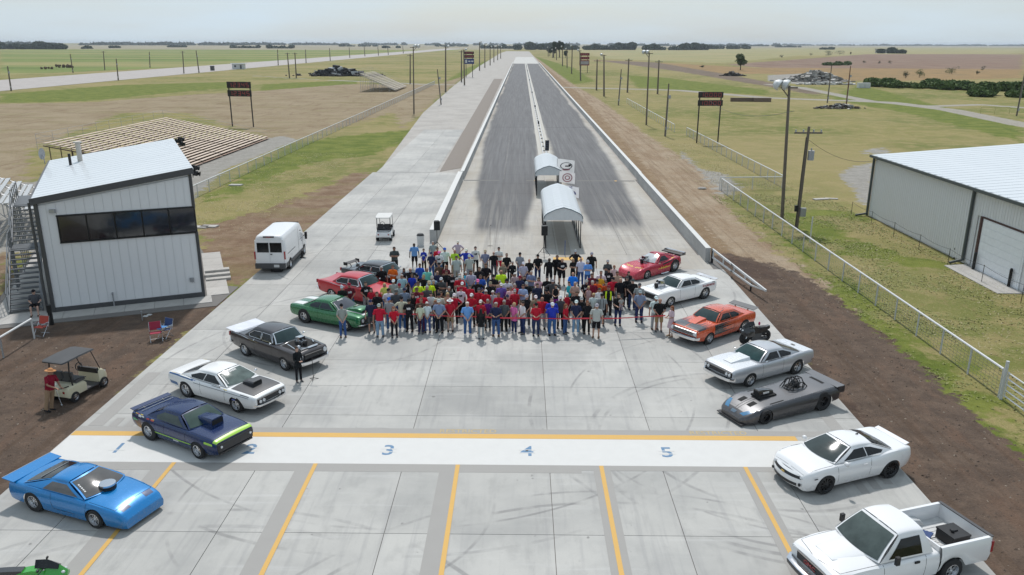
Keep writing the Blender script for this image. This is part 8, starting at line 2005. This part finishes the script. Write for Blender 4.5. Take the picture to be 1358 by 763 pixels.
def person(x, y, z, rz, hgt_, shirt, bt, head, pose, opt, label=None, sw=None):
    r = root('person', (x, y, z), rz, label, 'person'); fem = 'f' in opt; k = hgt_ / 1.76; w = (sw or rnP.uniform(.90, 1.14) * (.93 if fem else 1.0)); r.scale = (k*w, k*(w*.5+.5)*1.02, k)
    tone = rnP.choice(((.42,.24,.17), (.48,.28,.2), (.38,.2,.14), (.5,.31,.24), (.34,.18,.12)));  tone = (.06,.035,.024) if head == 'b:d' else tone
    pz = pose
    def add(nm, me, c_): return link_mesh(nm, me, r, color=c_)
    add('body', cm(('body', pz, fem), body_mesh, pz, fem), tone)
    jit = lambda c_: tuple(max(0, v_ * rnP.uniform(.9, 1.1)) for v_ in c_)
    hem = .52 if 'd' in opt else (.78 if 'o' in opt or 'pink' == shirt else .88); sl = 0 if 'v' in opt and fem else (2 if 'j' in opt else 1)
    add('dress' if 'd' in opt else ('jacket' if sl == 2 else 'shirt'), cm(('shirt', pz, fem, sl, hem), shirt_mesh, pz, fem, sl, hem), jit(K[shirt]))
    kind, c_, _ = bottoms(bt)
    if kind: add(kind, cm((kind, pz, fem), legs_mesh, kind, pz, fem), jit(K[c_]))
    add('shoes', cm(('shoes', pz == 'sit'), shoe_mesh, pz), rnP.choice((K['black'], K['black'], K['brown'], K['white'], K['dgrey'])) if 'm' not in opt else K['tan'])
    hk, _, hc = head.partition(':')
    if hk == 'c': add('cap', cm(('cap', pz == 'sit'), head_part, 'cap', pz), jit(K[hc])); 
    elif hk == 'h': add('hat', cm(('hat',), head_part, 'brim_hat', pz), K['white'])
    elif hk == 's': add('hair', cm(('sh', pz == 'sit'), head_part, 'short_hair', pz), HC[hc])
    elif hk == 'l': add('hair', cm(('lh', pz == 'sit'), head_part, 'long_hair', pz), HC[hc])
    elif hk == 't': add('hair', cm(('th', pz == 'sit'), head_part, 'thin_hair', pz), HC[hc])
    if hk in 'ch' and fem: add('hair', cm(('sh', 0), head_part, 'short_hair', pz), HC['brown'])
    if pz != 'sit': add('sunglasses' if 'g' in opt else 'face_features', cm('gl' if 'g' in opt else 'ey', glasses_mesh if 'g' in opt else eyes_mesh), (1, 1, 1))
    if 'p' in opt: add('shirt_print', cm('pr', lambda: MB().prism([(-.09,-.05),(.09,-.05),(.1,.05),(.03,.08),(-.03,.03),(-.09,.07)], 0, .006, 0, Matrix.Translation((0,-.137,1.27)) @ Matrix.Rotation(PI/2, 4, 'X')).mesh('shirt_print', m_cloth)), K['white'] if sum(K[shirt]) < .6 else K['dgrey'])
    if 'v' in opt and not fem: add('safety_vest', cm('vest', lambda: MB().tube([(-.11,-.14,1.0),(-.12,-.145,1.3),(-.10,-.09,1.46)], .022, 4, sq=(1.6,.5)).tube([(.11,-.14,1.0),(.12,-.145,1.3),(.10,-.09,1.46)], .022, 4, sq=(1.6,.5)).mesh('safety_vest', m_cloth)), K['hivis'])
    if 's' in opt: add('suspenders', cm('susp', lambda: MB().tube([(-.1,-.142,1.0),(-.09,-.14,1.3),(-.08,-.09,1.46)], .014, 4).tube([(.1,-.142,1.0),(.09,-.14,1.3),(.08,-.09,1.46)], .014, 4).mesh('suspenders', m_cloth)), K['dgrey'])
    return r
rows_ = []
for ln in PEOPLE.split('\n'):
    f = ln.split(); rg, zx, zy, sh, bt, hd, po = int(f[0]), float(f[1]), float(f[2]), f[3], f[4], f[5], f[6]; op = f[7] if len(f) > 7 else ''
    ox, oy, sc = REG[rg]; px, py = ox + zx / sc, oy + zy / sc
    h = (1.67 if 'f' in op else 1.79) * (.80 if 'n' in op else 1) + rnP.uniform(-.03, .03)
    gx, gy = gp(px, py, h + .02 + .06); rows_.append([px, py, sh, bt, hd, po, op, h, gx, gy])
# nobody stands inside a neighbour: ease apart any that are too close
for it in range(30):
    for i in range(len(rows_)):
        for j in range(i + 1, len(rows_)):
            a, b = rows_[i], rows_[j]; dx, dy = b[8] - a[8], b[9] - a[9]; d = math.hypot(dx, dy * 1.3)
            if d < .46 and d > 1e-4:
                s_ = (.46 - d) * .5 / d * .5
                a[9] -= dy * s_ * 1.6; b[9] += dy * s_ * 1.6; a[8] -= dx * s_ * .35; b[8] += dx * s_ * .35
# labels that single each one out: own look first, then a neighbour with a look of its own
def look(rw):
    sh, bt, hd, op = rw[2], rw[3], rw[4], rw[6]; who = 'child' if 'n' in op else ('woman' if 'f' in op else 'man')
    gar = 'dress' if 'd' in op else ('jacket' if 'j' in op else ('sleeveless top' if 'v' in op and 'f' in op else 'shirt'))
    bw = bottoms(bt)[2]; return '%s in %s %s, %s' % (who, CN[sh], ('printed ' if 'p' in op else '') + gar, head_word(hd)), bw
base = [look(rw) for rw in rows_]
from collections import Counter
c1 = Counter(b[0] for b in base); c2 = Counter(b for b in base); labs = [None] * len(rows_); used = set()
for i, b in enumerate(base):
    if c1[b[0]] == 1: labs[i] = b[0] + (' and ' + b[1] if b[1] else '')
    elif c2[b] == 1 and rows_[i][9] < 37.5: labs[i] = b[0] + ' and ' + b[1]
uniq = [i for i in range(len(rows_)) if c1[base[i][0]] == 1]
for i, b in enumerate(base):
    if labs[i] is None:
        cand = sorted(uniq, key=lambda j: math.hypot(rows_[j][0] - rows_[i][0], 1.3 * (rows_[j][1] - rows_[i][1])))
        for j in cand:
            if j == i: continue
            dx, dy = rows_[i][0] - rows_[j][0], rows_[i][1] - rows_[j][1]
            rel = ('right of' if dx > 0 else 'left of') if abs(dx) > abs(dy) * .9 else ('in front of' if dy > 0 else 'behind')
            lb = '%s, %s %s' % (b[0], rel, base[j][0].replace(' in ', ' in ', 1))
            if lb not in used and len(lb.split()) <= 16: labs[i] = lb; used.add(lb); break
for i, rw in enumerate(rows_):
    px, py, sh, bt, hd, po, op, h, gx, gy = rw
    ang = math.atan2(gx, gy) * -.6 + rnP.uniform(-.22, .22) + (PI if 'a' in op else 0) + (-.8 if 'r' in op and sh == 'pink' else (-1.0 if 'r' in op and sh == 'white' else (.9 if 'r' in op else 0))) + (-.9 if 'm' in op else 0)
    r = person(gx, gy, .06, ang, h, sh, bt, hd, po, op, labs[i] or base[i][0]); r['group'] = 'crowd gathered behind the red ribbon'
    people.append(r)
# the others standing apart
q = gp(397, 508); person(q[0], q[1], .06, .7, 1.68, 'black', 'black', 's:brown', 'hold', 'fjo', 'woman in long black jacket speaking at the microphone stand beside the black finned car')
q = gp(65, 545); r = person(q[0], q[1], .0, 1.35, 1.78, 'dred', 'khaki', 'h:white', 'lean', '', 'man in maroon shirt, khaki trousers and straw hat leaning on the cream golf cart', 1.15); r.rotation_euler = (rad(12)*math.cos(1.35), rad(12)*math.sin(1.35), 1.35)
for o in COL.objects:
    if o.parent == r and o.name.startswith('hat'): o.color = (.45, .22, .10, 1)
q2 = gp(78, 534); tag(MB().tube([(0,0,0),(-.25,.1,.95)], .014, 6).ball((0,0,.03), (.05,.03,.03)).build('golf_club', m_alrim, None, loc=(q2[0]+.3, q2[1]-.3, 0)), 'thin golf club held by the man in maroon beside the golf cart', 'golf club')
q = gp(50, 418); person(q[0], q[1], .12, .35, 1.78, 'dgrey', 'bshort', 'c:black', 'sit', '', 'man in grey shirt, black shorts and cap sitting at the foot of the tower staircase', 1.1)
bb = [rw for rw in rows_ if rw[6] == 'b'][0]; r = person(bb[8] + .1, bb[9] - .30, .06 + .92, .3, .72, 'grey', 'grey', 't:brown', 'clasp', 'n', 'baby in grey held by the woman in black with dark jeans', 1.3) ; r.name = 'person_baby' if False else r.name
# the ribbon and the big scissors
rp = [(508.8,415),(530,415.3),(560,416.6),(588.7,418.2),(610,418.7),(630.4,419.5),(660,420.6),(700,421.4),(750,421.9),(799.6,421.8),(830,420.8),(860,419.2),(882,417.8)]
pts = [gp(x, y, 1.02) for x, y in rp]; b = MB(); rows = []
for i in range(len(pts) - 1):
    for k in range(6):
        t_ = k / 6; x = pts[i][0] + (pts[i+1][0] - pts[i][0])*t_; y = pts[i][1] + (pts[i+1][1] - pts[i][1])*t_; tw_ = math.sin(x*1.3)*.025
        rows.append([(x, y - .12 + tw_, .995 + .01*math.sin(x*2.2)), (x, y - .12 - tw_, 1.06 + .01*math.sin(x*2.2))])
rows.append([(pts[-1][0], pts[-1][1] - .12, .995), (pts[-1][0], pts[-1][1] - .12, 1.06)])
o = b.grid(rows).build('ribbon', mat('red_ribbon', (.60,.03,.05), .4)); tag(o, 'long red ribbon stretched along the front of the crowd', 'ribbon')
q = gp(652, 416.5, 1.1); r = root('scissors', (q[0], q[1] - .15, 1.05), 0, 'large silver ceremonial scissors held at the ribbon by the man in navy', 'scissors')
for sg in (1, -1): MB().beam((0,0,0), (sg*.05,-.02,.32), .04, .015).build('blade', m_chrome, r); MB().tube([(sg*.05 + .05*math.cos(a), 0, -.1 + .07*math.sin(a)) for a in np.linspace(0, 2*PI, 11)], .012, 5, cap=False).build('handle', m_red, r)
